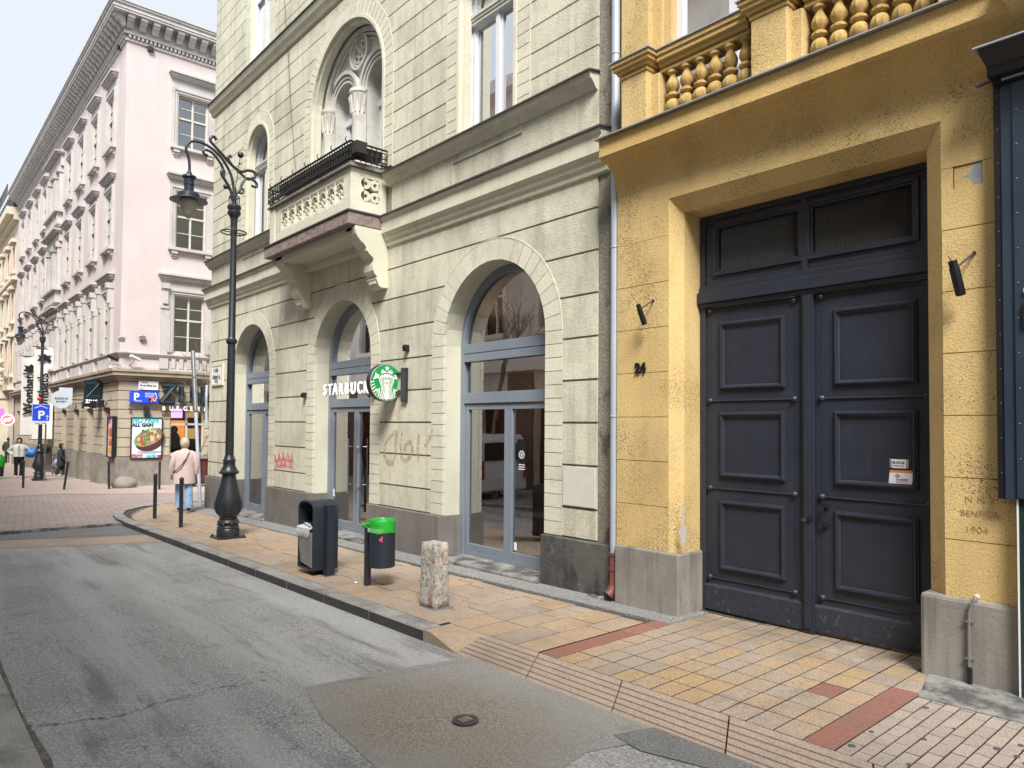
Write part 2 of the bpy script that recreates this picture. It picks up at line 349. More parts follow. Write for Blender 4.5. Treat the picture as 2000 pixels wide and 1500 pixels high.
def brickpave():
    k = NB('red_brick_paving'); b = k.n.new('ShaderNodeTexBrick'); b.inputs['Scale'].default_value = 1.0
    b.inputs['Brick Width'].default_value = .21; b.inputs['Row Height'].default_value = .105; b.inputs['Mortar Size'].default_value = .009
    b.inputs['Color1'].default_value = (.40, .325, .295, 1); b.inputs['Color2'].default_value = (.345, .275, .25, 1); b.inputs['Mortar'].default_value = (.13, .11, .10, 1)
    g = k.n.new('ShaderNodeNewGeometry'); m = k.n.new('ShaderNodeMapping'); m.inputs['Rotation'].default_value = (0, 0, math.radians(52)); k.lk(g.outputs['Position'], m.inputs[0]); k.lk(m.outputs[0], b.inputs['Vector'])
    col = k.mix(k.ramp(k.noise(.7, 5, .65), .42, .72, 0, .5), b.outputs[0], (.46, .38, .34)); v = k.ramp(k.noise(70, 3, .7), .3, .7, .8, 1.2)
    col = k.mix(1.0, col, k.gray(v), 'MULTIPLY'); k.lk(col, k.b.inputs['Base Color']); k.b.inputs['Roughness'].default_value = .85
    k.bump(b.outputs[1], -.5, .008); return k.mat
M['brickpave'] = brickpave()
M['farpave'] = surf('pale_pink_paving', (.46, .37, .32), (.40, .32, .28), .85, 1.3, fine=(60, .15), dirt=((.25, .20, .17), 1.1, .52, .75, (1, 1, 1), .5))

# ------------------------------------------------------------------ SETTING: ground
def sheet(name, poly, off, mat, label, thick=0.0, parent=None):
    mb = MB(); n = len(poly); vs = [(x, y, G(x)+off) for x, y in poly]; mb.add(vs, [tuple(range(n))])
    o = mb.build(name, mat, parent, fixn=False)
    if parent is None: struct(o, label)
    return o
sheet('ground', [(-300, -300), (300, -300), (300, 300), (-300, 300)], -.16, M['asphalt_dark'], None)
road = sheet('road', [(-16.83, .70), (8, .70), (8, 3.80), (-16.83, 3.80)], -.11, M['asphalt'], 'worn grey asphalt of the narrow one-way street')
sheet('asphalt_patch', [(-4.86, 3.79), (-5.0, 3.2), (-5.12, 2.42), (-4.5, 2.25), (-3.6, 2.15), (-3.0, 2.25), (-2.85, 2.7), (-2.95, 3.2), (-2.75, 3.79)], -.106, M['asphalt_smooth'], 'smooth grey repair patch in the roadway before the ramp')
sheet('dark_asphalt_patch', [(-2.9, 3.79), (-3.0, 3.5), (-2.75, 3.45), (-2.2, 3.6), (-2.0, 3.79)], -.1025, M['asphalt_dark'], 'dark asphalt seam along the foot of the ribbed ramp')
sheet('crossing_band', [(-16.5, .70), (-15.1, .70), (-13.7, 3.79), (-14.9, 3.79)], -.106, M['ramp_stone'], 'pale stone band laid across the roadway')
sheet('tarred_trench', [(-16.75, .72), (-16.3, .72), (-14.9, 3.79), (-16.75, 3.79)], -.103, M['asphalt_dark'], 'dark tarred strip before the brick crossing')
sheet('brick_crossing', [(-28.4, -3.2), (-17.0, -3.2), (-17.0, 3.9), (-20.5, 5.5), (-20.55, 60), (-28.4, 60)], -.058, M['brickpave'], 'reddish brick paving of the street crossing')
sheet('far_pavement', [(-200, -3.2), (-26.4, -3.2), (-26.4, 4.2), (-24.0, 7.0), (-24.0, 60), (-200, 60)], -.05, M['farpave'], 'pale pink paving beyond the crossing')
mb = MB()
for (x0, y0, x1, y1) in [(-16.98, .7, -16.84, 3.79)]:
    mb.hexa([(x0, y0, G(x0)-.2), (x1, y0, G(x1)-.2), (x1, y1, G(x1)-.2), (x0, y1, G(x0)-.2), (x0, y0, G(x0)-.052), (x1, y0, G(x1)-.052), (x1, y1, G(x1)-.052), (x0, y1, G(x0)-.052)])
struct(mb.build('edging_strip', M['cement'], bev=.004), 'pale stone edging between asphalt and brick crossing')
# cracks in the asphalt
mb = MB()
def crack(p0, p1, n, wd, amp):
    p0 = Vector(p0); p1 = Vector(p1); d = (p1-p0); nn = Vector((-d.y, d.x)).normalized(); pts = []
    off = 0
    for i in range(n+1):
        off = off*.75+random.uniform(-amp, amp); q = p0+d*(i/n)+nn*off; pts.append(q)
    for i in range(n):
        a, b = pts[i], pts[i+1]; w0 = wd*random.uniform(.3, 1.2); w1 = wd*random.uniform(.3, 1.2)
        mb.add([(a.x, a.y-w0, G(a.x)-.1035), (b.x, b.y-w1, G(b.x)-.1035), (b.x, b.y+w1, G(b.x)-.1035), (a.x, a.y+w0, G(a.x)-.1035)], [(0, 1, 2, 3)])
a = aG(45, 1420, -.11); b = aG(215, 1402, -.11); c = aG(400, 1350, -.11); d = aG(520, 1330, -.11)
crack(a.xy, b.xy, 26, .009, .014); crack(b.xy, c.xy, 30, .013, .016); crack(c.xy, d.xy, 20, .008, .014)
a = aG(330, 1372, -.11); b = aG(400, 1357, -.11); crack(a.xy, b.xy, 12, .010, .01)
crack(aG(922, 1290, -.11).xy, aG(600, 1346, -.11).xy, 34, .009, .008)
o = mb.build('road_crack', plain('crack_shadow_filler', (.03, .03, .03), .95), fixn=False); struct(o, 'thin branching cracks in the grey asphalt')
# valve cover in the road
cv = aG(909, 1410, -.11)
t = thing('valve_cover', 'small round iron valve cover set in brown gravelly asphalt', 'cover', (cv.x, cv.y, G(cv.x)-.10))
mb = MB(); mb.lathe([(0.0, .004), (.060, .004), (.062, .007), (.088, .007), (.090, 0), (.09, -.01)], cv.x, cv.y, G(cv.x)-.10, 28, cap=False); mb.build('cover_plate', M['iron'], t, True)
mb = MB()
for i in range(-2, 3): mb.box(cv.x-.035, cv.x+.035, cv.y+i*.018-.004, cv.y+i*.018+.004, G(cv.x)-.096, G(cv.x)-.091)
mb.build('raised_bar', M['steel'], t)

# kerb: one object per stone ------------------------------------------------
YK = 3.77
kerb = struct(empty('kerb', (-11, YK, G(-11))), 'grey granite kerb along the near pavement')
line = [(-5.52, YK)]; x = -5.52
while x > -16.2: x -= 1.0; line.append((x, YK))
for p in [(-17.4, 3.80), (-18.3, 3.92), (-19.2, 4.22), (-19.9, 4.75), (-20.3, 5.45), (-20.45, 6.3), (-20.5, 7.3), (-20.5, 8.3), (-20.5, 9.3)]: line.append(p)
KT = .20
def inward(i):
    a = Vector(line[max(i-1, 0)]); b = Vector(line[min(i+1, len(line)-1)]); d = (b-a).normalized(); return Vector((d.y, -d.x))
inner = []
for i, p in enumerate(line): q = Vector(p)+inward(i)*KT; inner.append((q.x, q.y))
for i in range(len(line)-1):
    p0 = Vector(line[i]); p1 = Vector(line[i+1]); q0 = Vector(inner[i]); q1 = Vector(inner[i+1]); g = .006/((p1-p0).length)
    a0 = p0.lerp(p1, g); a1 = p0.lerp(p1, 1-g); b0 = q0.lerp(q1, g); b1 = q0.lerp(q1, 1-g); dz = random.uniform(-.004, .004)
    mb = MB(); P = [a0, a1, b1, b0]; ch = .012
    bot = [(p.x, p.y, G(p.x)-.16) for p in P]; mid = [(p.x, p.y, G(p.x)-(ch if j < 2 else 0)+dz) for j, p in enumerate(P)]
    t0 = a0+(b0-a0)*.06; t1 = a1+(b1-a1)*.06
    top = [(t0.x, t0.y, G(t0.x)+dz), (t1.x, t1.y, G(t1.x)+dz), mid[2], mid[3]]
    vs = bot+mid+[top[0], top[1]]
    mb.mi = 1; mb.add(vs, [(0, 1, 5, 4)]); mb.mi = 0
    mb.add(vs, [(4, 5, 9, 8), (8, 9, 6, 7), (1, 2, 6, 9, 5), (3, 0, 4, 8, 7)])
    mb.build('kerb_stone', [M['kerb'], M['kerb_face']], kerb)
# transition stone at the end of the kerb
mb = MB(); z = lambda x, o: G(x)+o
vs = [(-5.51, YK, z(-5.5, -.16)), (-5.02, YK, z(-5, -.16)), (-5.02, 4.09, z(-5, -.16)), (-5.51, 4.09, z(-5.5, -.16)),
      (-5.51, YK, z(-5.5, -.004)), (-5.02, YK, z(-5, -.105)), (-5.02, 4.08, z(-5, 0)), (-5.51, 4.08, z(-5.5, 0)), (-5.40, YK, z(-5.4, -.006))]
mb.add(vs, [(4, 8, 6, 7), (8, 5, 6), (0, 1, 5, 8, 4), (1, 2, 6, 5), (2, 3, 7, 6), (3, 0, 4, 7)]); mb.build('corner_ramp_stone', M['ramp_stone'], kerb)
# ribbed ramp stones
rampk = struct(empty('ribbed_ramp', (-3.2, 3.9, G(-3.2))), 'ribbed pink granite drop kerb ramp at the gateway')
xs = [-5.01, -4.13, -3.25, -2.37, -1.49, -.61, .27, 1.15]
for i in range(len(xs)-1):
    mb = MB(); x0 = xs[i]+.006; x1 = xs[i+1]-.006; sk = .16
    ny = 6; wy = (4.075-YK)/ny
    pr = []
    for r in range(ny):
        y0 = YK+r*wy; y1 = y0+wy; f0 = -.11+.11*(r/ny); f1 = -.11+.11*((r+1)/ny)
        if r == ny-1: pr += [(y0+.002, f0), (y1, f1)]
        else: pr += [(y0+.002, f0), (y1-.012, f1-.003), (y1-.010, f1-.022), (y1, f1-.022)]
    top = []
    n = len(pr); sx = lambda y: -(y-YK)/(4.075-YK)*sk
    vs = [(x0+sx(y), y, G(x0)+f) for y, f in pr]+[(x1+sx(y), y, G(x1)+f) for y, f in pr]
    vs += [(x0, YK+.002, G(x0)-.16), (x1, YK+.002, G(x1)-.16), (x0-sk, 4.075, G(x0)-.16), (x1-sk, 4.075, G(x1)-.16)]
    fs = [(j, n+j, n+j+1, j+1) for j in range(n-1)]+[(2*n, 2*n+1, n, 0), tuple(range(n))+(2*n+2, 2*n), tuple(range(2*n-1, n-1, -1))+(2*n+1, 2*n+3)]
    mb.add(vs, fs); mb.build('ramp_stone', M['ramp_stone'], rampk)

# pavement bed and pavers ----------------------------------------------------
TILT = -math.atan(GS)
def unit_box():
    mb = MB(); b = .012
    V_ = [(-.5, -.5, -1), (.5, -.5, -1), (.5, .5, -1), (-.5, .5, -1), (-.5, -.5, -.12), (.5, -.5, -.12), (.5, .5, -.12), (-.5, .5, -.12), (-.5+b, -.5+b, 0), (.5-b, -.5+b, 0), (.5-b, .5-b, 0), (-.5+b, .5-b, 0)]
    mb.mi = 1; mb.add(V_[:8], [(0, 1, 5, 4), (1, 2, 6, 5), (2, 3, 7, 6), (3, 0, 4, 7)])     # sanded joint faces
    mb.mi = 0; mb.add(V_[4:], [(0, 1, 5, 4), (1, 2, 6, 5), (2, 3, 7, 6), (3, 0, 4, 7), (4, 5, 6, 7)])
    return mb
paver_mesh = {}
def paver(name, mat, parent, x0, x1, y0, y1, gap=.006, th=.03, tilt=.0):
    if mat not in paver_mesh: paver_mesh[mat] = unit_box().mesh(name, [M[mat], M['bed']])
    cx, cy = (x0+x1)/2, (y0+y1)/2
    return place(name, paver_mesh[mat], parent, (cx, cy, G(cx)+random.uniform(-.0012, .001)), (random.uniform(-tilt, tilt), TILT+random.uniform(-tilt, tilt), 0), (x1-x0-gap, y1-y0-gap, th))
pave = struct(empty('pavement', (-11, 4.8, G(-11))), 'orange and pink slab pavement before the shop')
poly = [(p[0], p[1]) for p in inner]+[(-18.3, 9.3), (-18.3, 6.1), (-4.30, 6.1), (-4.30, 4.08), (-5.52, 4.08)]
sheet('paving_bed', poly, -.022, M['bed'], None, parent=pave)
y_in = lambda x: 4.09 if x > -5.50 else 3.975 if x > -16.3 else 3.975+max(0, (-16.3-x))**2*.10
x = -4.32
while x > -19.9:
    wd = random.choice((.29, .31, .33)); yy = y_in(x-wd*.5)+.0; ye = 5.50+random.uniform(-.02, .02) if x > -17.8 else 5.9
    while yy < ye-.10:
        ln = random.choice((.32, .45, .55, .62)); y2 = min(yy+ln, ye)
        if ye-y2 < .12: y2 = ye
        paver('paver', 'slab', pave, x-wd, x, yy, y2, .012, tilt=.003)
        yy = y2
    x -= wd
# asphalt strip against the facade
mb = MB(); mb.hexa([(-18.1, 5.50, G(-18.1)-.05), (-4.11, 5.62, G(-4.1)-.05), (-4.11, 6.3, G(-4.1)-.05), (-18.1, 6.3, G(-18.1)-.05), (-18.1, 5.50, G(-18.1)+.001), (-4.11, 5.62, G(-4.1)+.001), (-4.11, 6.3, G(-4.1)+.008), (-18.1, 6.3, G(-18.1)+.012)])
mb.build('wall_strip', M['asphalt_wall'], pave)
mb = MB(); mb.hexa([(-20.0, 5.9, G(-20)-.05), (-18.1, 5.9, G(-18.1)-.05), (-18.1, 9.3, G(-18.1)-.05), (-20.2, 9.3, G(-20)-.05), (-20.0, 5.9, G(-20)+.001), (-18.1, 5.9, G(-18.1)+.001), (-18.1, 9.3, G(-18.1)+.002), (-20.2, 9.3, G(-20)+.002)])
mb.build('side_strip', M['asphalt_wall'], pave)
# gateway paving
gate = struct(empty('gateway_paving', (-3.1, 4.9, G(-3.1))), 'grid of granite setts between two red strips before the gate')
sheet('sett_bed', [(-4.30, 4.078), (-1.0, 4.078), (-1.0, 6.32), (-4.30, 6.32)], -.022, M['bed'], None, parent=gate)
for yy in [4.09+.335*i for i in range(5)]:
    paver('red_strip_slab', 'tile_red', gate, -4.295, -4.105, yy, min(yy+.335, 5.62)); paver('red_strip_slab', 'tile_red', gate, -2.055, -1.87, yy, min(yy+.335, 5.40))
for yy in (5.405, 5.67): paver('sett', 'tile', gate, -2.055, -1.87, yy, yy+.262, .008)
cw = (4.105-2.055)/11
for i in range(11):
    xa = -4.105+i*cw; yy = 4.09; o = random.uniform(-.02, .02)
    while yy < 6.28:
        y2 = yy+.262; 
        if i in (3, 4, 7) and yy > 5.5: y2 = yy+.20
        
        paver('sett', 'tile_red' if (i == 9 and 4.8 < yy < 5.1) else 'tile', gate, xa, xa+cw, yy, y2, .013, tilt=.003); yy = y2
rp = struct(empty('sett_pavement', (-1.4, 4.7, G(-1.4))), 'pale narrow setts with wide joints right of the gate')
sheet('narrow_sett_bed', [(-1.868, 4.078), (3, 4.078), (3, 6.0), (-1.868, 6.0)], -.022, M['bed'], None, parent=rp)
ci = 0; xa = -1.865
while xa < .3:
    yy = 4.09-(.09 if ci % 2 else 0)
    while yy < 5.32:
        y2 = yy+.185
        paver('narrow_sett', 'tile_grey', rp, xa, xa+.0885, max(yy, 4.085), min(y2, 5.33), .010, tilt=.01); yy = y2
    xa += .0885; ci += 1
mb = MB(); mb.hexa([(-1.86, 5.34, G(-1.86)-.05), (3, 5.34, G(3)-.05), (3, 6.0, G(3)-.05), (-2.0, 6.0, G(-2)-.05), (-1.86, 5.34, G(-1.86)+.001), (3, 5.34, G(3)+.001), (3, 6.0, G(3)+.015), (-2.0, 6.0, G(-2)+.015)])
mb.build('cement_strip', M['cement'], rp)
mb = MB(); mb.box(-4.3, -2.0, 6.24, 6.4, -.2, G(-3.1)-.006); mb.build('threshold_gap', M['bed'], gate)
# gum spots on the setts
mb = MB()
for i in range(16):
    gx = random.uniform(-2.0, -.9); gy = random.uniform(4.15, 5.2); r = random.uniform(.008, .022)
    mb.lathe([(0, .004), (r, .004), (r*1.1, 0)], gx, gy, G(gx)+.001, 10, cap=False)
o = mb.build('gum_spots', plain('old_gum', (.10, .095, .10), .8), rp); o['kind'] = 'stuff'
# litter near the bins
for px, py, s in ((706, 1122, .03), (775, 1166, .02), (728, 1148, .015), (345, 1040, .02), (1622, 1450, .03)):
    pass
sheet('gutter_dirt', [(-17, .69), (8, .69), (8, .735), (4, .72), (1, .76), (-1, .73), (-3, .765), (-4.2, .735), (-5, .775), (-6, .74), (-7.5, .77), (-9, .735), (-17, .75)], -.1045, surf('dark_gutter_dirt', (.09, .08, .065), (.16, .15, .13), .95, 9, bump=(40, .8, .02), dirt=((.30, .28, .25), 30, .55, .65, (1, 1, 1), .8)), 'line of dark dirt along the near kerb')
# opposite pavement (bottom left)
opp = struct(empty('opposite_pavement', (-5, 0, G(-5))), 'grey kerb and pavement on the near side of the street')
for i in range(24):
    x1 = 3.0-i*1.15; x0 = x1-1.144; y0, y1 = .47, .70
    mb = MB(); mb.hexa([(x0, y0, G(x0)-.16), (x1, y0, G(x1)-.16), (x1, y1, G(x1)-.16), (x0, y1, G(x0)-.16), (x0, y0, G(x0)-.02), (x1, y0, G(x1)-.02), (x1, y1, G(x1)-.03), (x0, y1, G(x0)-.03)])
    mb.build('kerb_stone', M['kerb'], opp, bev=.006)
mb = MB(); mb.hexa([(-60, -6, G(-60)-.2), (9, -6, G(9)-.2), (9, .466, G(9)-.2), (-60, .466, G(-60)-.2), (-60, -6, G(-60)-.02), (9, -6, G(9)-.02), (9, .466, G(9)-.02), (-60, .466, G(-60)-.02)])
mb.build('pavement_surface', M['asphalt_smooth'], opp)
# ------------------------------------------------------------------ facade tools
def wall_with_openings(mb, P, u0, u1, z0, z1, ops, d0, d1, seg=14):
    """ops: (cu, hw, zb, zs, kind) kind 'arch' semicircle above zs, 'flat' straight at zs"""
    us = {u0, u1}
    for cu, hw, zb, zs, kd in ops:
        n = seg if kd == 'arch' else 1
        for i in range(n+1): us.add(round(cu-hw*math.cos(PI*i/n), 5) if kd == 'arch' else round(cu-hw+2*hw*i/n, 5))
    us = sorted(u for u in us if u0-1e-6 <= u <= u1+1e-6)
    top = lambda o, u: o[3]+(math.sqrt(max(0, o[1]**2-(u-o[0])**2)) if o[4] == 'arch' else 0)
    for a, b in zip(us[:-1], us[1:]):
        if b-a < 1e-5: continue
        m = (a+b)/2; act = sorted([o for o in ops if o[0]-o[1] < m < o[0]+o[1]], key=lambda o: o[2])
        la, lb = z0, z0
        for o in act:
            zb = max(o[2], z0)
            if zb > la+1e-6: mb.add([P(a, la, d0), P(b, lb, d0), P(b, zb, d0), P(a, zb, d0)], [(0, 1, 2, 3)])
            mb.add([P(a, zb, d0), P(b, zb, d0), P(b, zb, d1), P(a, zb, d1)], [(0, 1, 2, 3)])
            ta, tb = top(o, a), top(o, b)
            mb.add([P(a, ta, d0), P(b, tb, d0), P(b, tb, d1), P(a, ta, d1)], [(0, 1, 2, 3)])
            la, lb = ta, tb
        if z1 > max(la, lb)+1e-6: mb.add([P(a, la, d0), P(b, lb, d0), P(b, z1, d0), P(a, z1, d0)], [(0, 1, 2, 3)])
    for o in ops:
        for s in (-1, 1):
            u = o[0]+s*o[1]
            if u0 <= u <= u1: mb.add([P(u, o[2], d0), P(u, o[3], d0), P(u, o[3], d1), P(u, o[2], d1)], [(0, 1, 2, 3)])
    return mb
def course_blocks(P, parent, mat, rows, u0, u1, shapes, d0, d1, gap, name='block', zigap=.004):
    """shapes: (cu, R, zb, zs, kind): outer outlines that cut the courses"""
    for a, b in rows:
        a2, b2 = a+gap/2, b-gap/2
        rel = sorted([s for s in shapes if s[2] < b2-1e-4 and s[3]+(s[1] if s[4] == 'arch' else 0) > a2+1e-4], key=lambda s: s[0])
        zsamp = lambda s: sorted({a2, b2}|{max(a2, min(b2, z)) for z in [s[3]+(b2-a2)*0]+[a2+(b2-a2)*i/5 for i in range(6)]}) if s and s[4] == 'arch' and b2 > s[3] else [a2, b2]
        def off(s, z):
            if z <= s[3]: return s[1]+zigap
            if s[4] != 'arch': return 0
            q = s[1]**2-(z-s[3])**2
            return math.sqrt(q)+zigap if q > 0 else 0
        edges = [None]+rel+[None]
        for i in range(len(edges)-1):
            L, R = edges[i], edges[i+1]
            left = [(L[0]+off(L, z), z) for z in zsamp(L)] if L else [(u0, a2), (u0, b2)]
            right = [(R[0]-off(R, z), z) for z in zsamp(R)] if R else [(u1, a2), (u1, b2)]
            poly = right and ([left[0]]+[p for p in right]+left[::-1][:-1])
            # drop degenerate
            if max(p[0] for p in right)-min(p[0] for p in left) < .03: continue
            mb = MB(); mb.prism(poly, lambda u, z: P(u, z, d0), lambda u, z: P(u, z, d1)); mb.build(name, mat, parent)
def arch_band(P, parent, mat, cu, ri, ro, zb, zs, n, jh, d0, d1, gap=.008, name='voussoir', jname='jamb_stone', sill_jambs=True):
    # radial stones
    for i in range(n):
        a0 = PI*i/n; a1 = PI*(i+1)/n; g0 = gap/2/ro; 
        pts = []
        for r, seq in ((ri, (a0+gap/2/ri, a1-gap/2/ri)), (ro, (a1-g0, a0+g0))):
            pts += [(cu+r*math.cos(a), zs+r*math.sin(a)) for a in seq]
        mb = MB(); mb.prism(pts, lambda u, z: P(u, z, d0), lambda u, z: P(u, z, d1)); mb.build(name, mat, parent)
    if not sill_jambs: return
    k = max(1, int(round((zs-zb)/jh))); h = (zs-zb)/k
    for s in (-1, 1):
        for j in range(k):
            z0 = zb+j*h+gap/2; z1 = zb+(j+1)*h-gap/2; u0, u1 = sorted((cu+s*ri, cu+s*ro)); mb = MB()
            mb.prism([(u0, z0), (u1, z0), (u1, z1), (u0, z1)], lambda u, z: P(u, z, d0), lambda u, z: P(u, z, d1)); mb.build(jname, mat, parent)
def frame_rect(mb, P, u0, u1, z0, z1, w, d0, d1):
    for a, b, c, d in ((u0, u1, z0, z0+w), (u0, u1, z1-w, z1), (u0, u0+w, z0+w, z1-w), (u1-w, u1, z0+w, z1-w)):
        mb.prism([(a, c), (b, c), (b, d), (a, d)], lambda u, z: P(u, z, d0), lambda u, z: P(u, z, d1))
def pbox(mb, P, u0, u1, z0, z1, d0, d1):
    mb.prism([(u0, z0), (u1, z0), (u1, z1), (u0, z1)], lambda u, z: P(u, z, d0), lambda u, z: P(u, z, d1))
def ring(mb, P, cu, cz, ro, ri, d0, d1, n=18, a0=0, a1=PI):
    for i in range(n):
        b0 = a0+(a1-a0)*i/n; b1 = a0+(a1-a0)*(i+1)/n
        pts = [(cu+r*math.cos(b), cz+r*math.sin(b)) for r, b in ((ri, b0), (ri, b1), (ro, b1), (ro, b0))]
        mb.prism(pts, lambda u, z: P(u, z, d0), lambda u, z: P(u, z, d1))
def disc(mb, P, cu, cz, r, d, n=18, a0=0, a1=PI):
    pts = [(cu+r*math.cos(a0+(a1-a0)*i/n), cz+r*math.sin(a0+(a1-a0)*i/n)) for i in range(n+1)]
    mb.add([P(u, z, d) for u, z in pts], [tuple(range(len(pts)))])

# ------------------------------------------------------------------ BEIGE BUILDING
YB = 6.02
PB = lambda u, z, d: (u, YB+d, z)
bb = thing('shop_building', 'pale beige stuccoed corner building with arched shop doors and a stone balcony', 'building', (-11.8, 9, G(-11.8)))
X0, X1 = -18.35, -5.20
GA = [-15.70, -11.50, -7.32]; RG = 1.06; ZS = 2.95
UW = [-15.50, -7.47]; RU = .60; UZS = 7.83; UZB = 5.87
EC, ER, EZS = -11.485, 1.325, 7.70
ops = [(c, RG+.004, -.6, ZS, 'arch') for c in GA]+[(c, RU, UZB, UZS, 'arch') for c in UW]+[(EC, ER, 5.60, EZS, 'arch')]+[(c, .55, 10.05, 12.2, 'flat') for c in (-15.5, -11.5, -7.47)]
mb = MB(); wall_with_openings(mb, PB, X0, X1, -.9, 15.2, ops, .03, .42)
mb.box(X0, X0+.02, YB+.03, YB+9, -.9, 15.2); mb.box(X1-.02, X1, YB+.03, YB+9, -.9, 15.2); mb.box(X0, X1, YB+8.9, YB+9, -.9, 15.2); mb.box(X0, X1, YB+.03, YB+9, 15.2, 15.3)
wall = mb.build('wall', M['beige_smooth'], bb, fixn=False)
mb = MB(); wall_with_openings(mb, PB, X0+.001, X1-.001, -.5, 15, [(a, b+.02, c, d, e) for a, b, c, d, e in ops], .0265, .029); mb.build('joint_bed', M['joint'], wall, fixn=False)
# dark rooms behind upper windows
mb = MB()
for c, h, z0, z1 in [(c, 1.2, 5.0, 9.2) for c in (-15.5, -11.485, -7.47)]+[(c, 1.0, 9.9, 12.6) for c in (-15.5, -11.5, -7.47)]:
    h = 1.5 if c == -11.485 else 1.0
    mb.add([(c-h, 7.9, z0), (c+h, 7.9, z0), (c+h, 7.9, z1), (c-h, 7.9, z1), (c-h, 6.46, z0), (c+h, 6.46, z0), (c+h, 6.46, z1), (c-h, 6.46, z1)], [(0, 1, 2, 3), (0, 4, 5, 1), (1, 5, 6, 2), (2, 6, 7, 3), (3, 7, 4, 0)])
mb.build('upper_rooms', M['dark_int'], bb)
RO = 1.35
gsh = [(c, RO, -.6, ZS, 'arch') for c in GA]
rows = [(.50, .85), (.85, 1.345), (1.345, 1.84), (1.84, 2.335), (2.335, 2.83), (2.83, 3.325), (3.325, 3.815), (3.815, 4.30), (4.30, 4.70)]
course_blocks(PB, wall, M['beige'], rows, X0, -5.42, gsh, 0, .06, .026)
# upper storeys
ush = [(c, .89, 5.6, UZS, 'arch') for c in UW]+[(EC, 1.64, 5.0, EZS, 'arch')]
rows = []; z = 5.86
zz = [5.86, 6.18]+[6.18+.332*i for i in range(1, 11)]
course_blocks(PB, wall, M['beige'], [(zz[i], zz[i+1]) for i in range(len(zz)-1)], X0, -5.42, ush, 0, .06, .024)
tsh = [(c, .80, 9.8, 12.5, 'flat') for c in (-15.5, -11.5, -7.47)]
course_blocks(PB, wall, M['beige'], [(9.86+.33*i, 9.86+.33*(i+1)) for i in range(9)], X0, -5.42, tsh, 0, .06, .020)
for c in GA: arch_band(PB, wall, M['beige_band'], c, RG, RO, .50, ZS, 21, .163, -.004, .06)
for c in UW: arch_band(PB, wall, M['beige_band'], c, RU+.05, .89, 5.86, UZS, 19, .165, -.004, .06, .013)
arch_band(PB, wall, M['beige_band'], EC, ER+.03, 1.62, 6.0, EZS, 33, .17, -.004, .06, .013)
for c in (-15.5,):
    for s in (-1, 1):
        for j in range(8):
            mb = MB(); u0, u1 = sorted((c+s*.56, c+s*.80)); pbox(mb, PB, u0, u1, 9.86+j*.30+.004, 9.86+(j+1)*.30-.004, -.004, .06); mb.build('jamb_stone', M['beige_band'], wall)
# rim mouldings round the upper arches
mb = MB()
for c, r, zs, zb in [(u, RU, UZS, UZB) for u in UW]+[(EC, ER, EZS, 5.6)]:
    ring(mb, PB, c, zs, r+.045, r-.01, -.022, .10, 30)
    for s in (-1, 1): u0, u1 = sorted((c+s*(r-.01), c+s*(r+.045))); pbox(mb, PB, u0, u1, zb, zs, -.022, .10)
    ring(mb, PB, c, zs, r-.012, r-.07, .04, .16, 30)
    for s in (-1, 1): u0, u1 = sorted((c+s*(r-.07), c+s*(r-.012))); pbox(mb, PB, u0, u1, zb, zs, .04, .16)
mb.build('arch_moulding', M['beige_band'], wall)
mb = MB()
for c in UW:    # raised edge bead outside the bands
    ring(mb, PB, c, UZS, .905, .887, -.006, .05, 30)
    for s in (-1, 1): u0, u1 = sorted((c+s*.887, c+s*.905)); pbox(mb, PB, u0, u1, 5.86, UZS, -.006, .05)
ring(mb, PB, EC, EZS, 1.642, 1.620, -.006, .05, 40)
for s in (-1, 1): u0, u1 = sorted((EC+s*1.620, EC+s*1.642)); pbox(mb, PB, u0, u1, 5.98, EZS, -.006, .05)
for c in GA:
    ring(mb, PB, c, ZS, RO+.004, RO-.010, -.007, .05, 36)
mb.build('edge_bead', M['beige_band'], wall)
# cornices, butted at the balcony
CB = [(6.05, 4.66), (5.985, 4.68), (5.975, 4.745), (5.945, 4.77), (5.93, 4.83), (5.885, 4.87), (5.885, 5.06), (5.85, 5.10), (5.85, 5.13), (6.05, 5.15)]
CS = [(6.05, 5.655), (5.99, 5.665), (5.965, 5.70), (5.925, 5.745), (5.895, 5.765), (5.885, 5.80), (5.875, 5.84), (6.05, 5.862)]
CT = [(6.05, 9.54), (5.985, 9.56), (5.96, 9.63), (5.91, 9.68), (5.88, 9.77), (5.88, 9.81), (6.05, 9.83)]
mb = MB()
for a, b in ((X0-.15, -13.24), (-9.94, -5.24)): mb.ext_x(CB, a, b)
mb.build('lower_cornice', M['beige_trim'], bb)
mb = MB()
for a, b in ((X0-.12, -13.24), (-9.94, -5.42)): mb.ext_x(CS, a, b)
mb.build('sill_cornice', M['beige_trim'], bb)
mb = MB(); mb.ext_x(CT, X0-.12, -5.42); mb.build('string_course', M['beige_trim'], bb)
mb = MB()
for a, b in ((X0-.16, -13.24), (-9.94, -5.22)): mb.hexa([(a, 5.825, 5.118), (b, 5.825, 5.118), (b, 6.05, 5.158), (a, 6.05, 5.158), (a, 5.825, 5.142), (b, 5.825, 5.142), (b, 6.05, 5.182), (a, 6.05, 5.182)])
for a, b in ((X0-.13, -13.24), (-9.94, -5.40)): mb.hexa([(a, 5.85, 5.828), (b, 5.85, 5.828), (b, 6.05, 5.868), (a, 6.05, 5.868), (a, 5.85, 5.848), (b, 5.85, 5.848), (b, 6.05, 5.888), (a, 6.05, 5.888)])
a, b = X0-.13, -5.40; mb.hexa([(a, 5.85, 9.80), (b, 5.85, 9.80), (b, 6.05, 9.84), (a, 6.05, 9.84), (a, 5.85, 9.82), (b, 5.85, 9.82), (b, 6.05, 9.86), (a, 6.05, 9.86)])
mb.build('flashing', M['flashing'], bb)
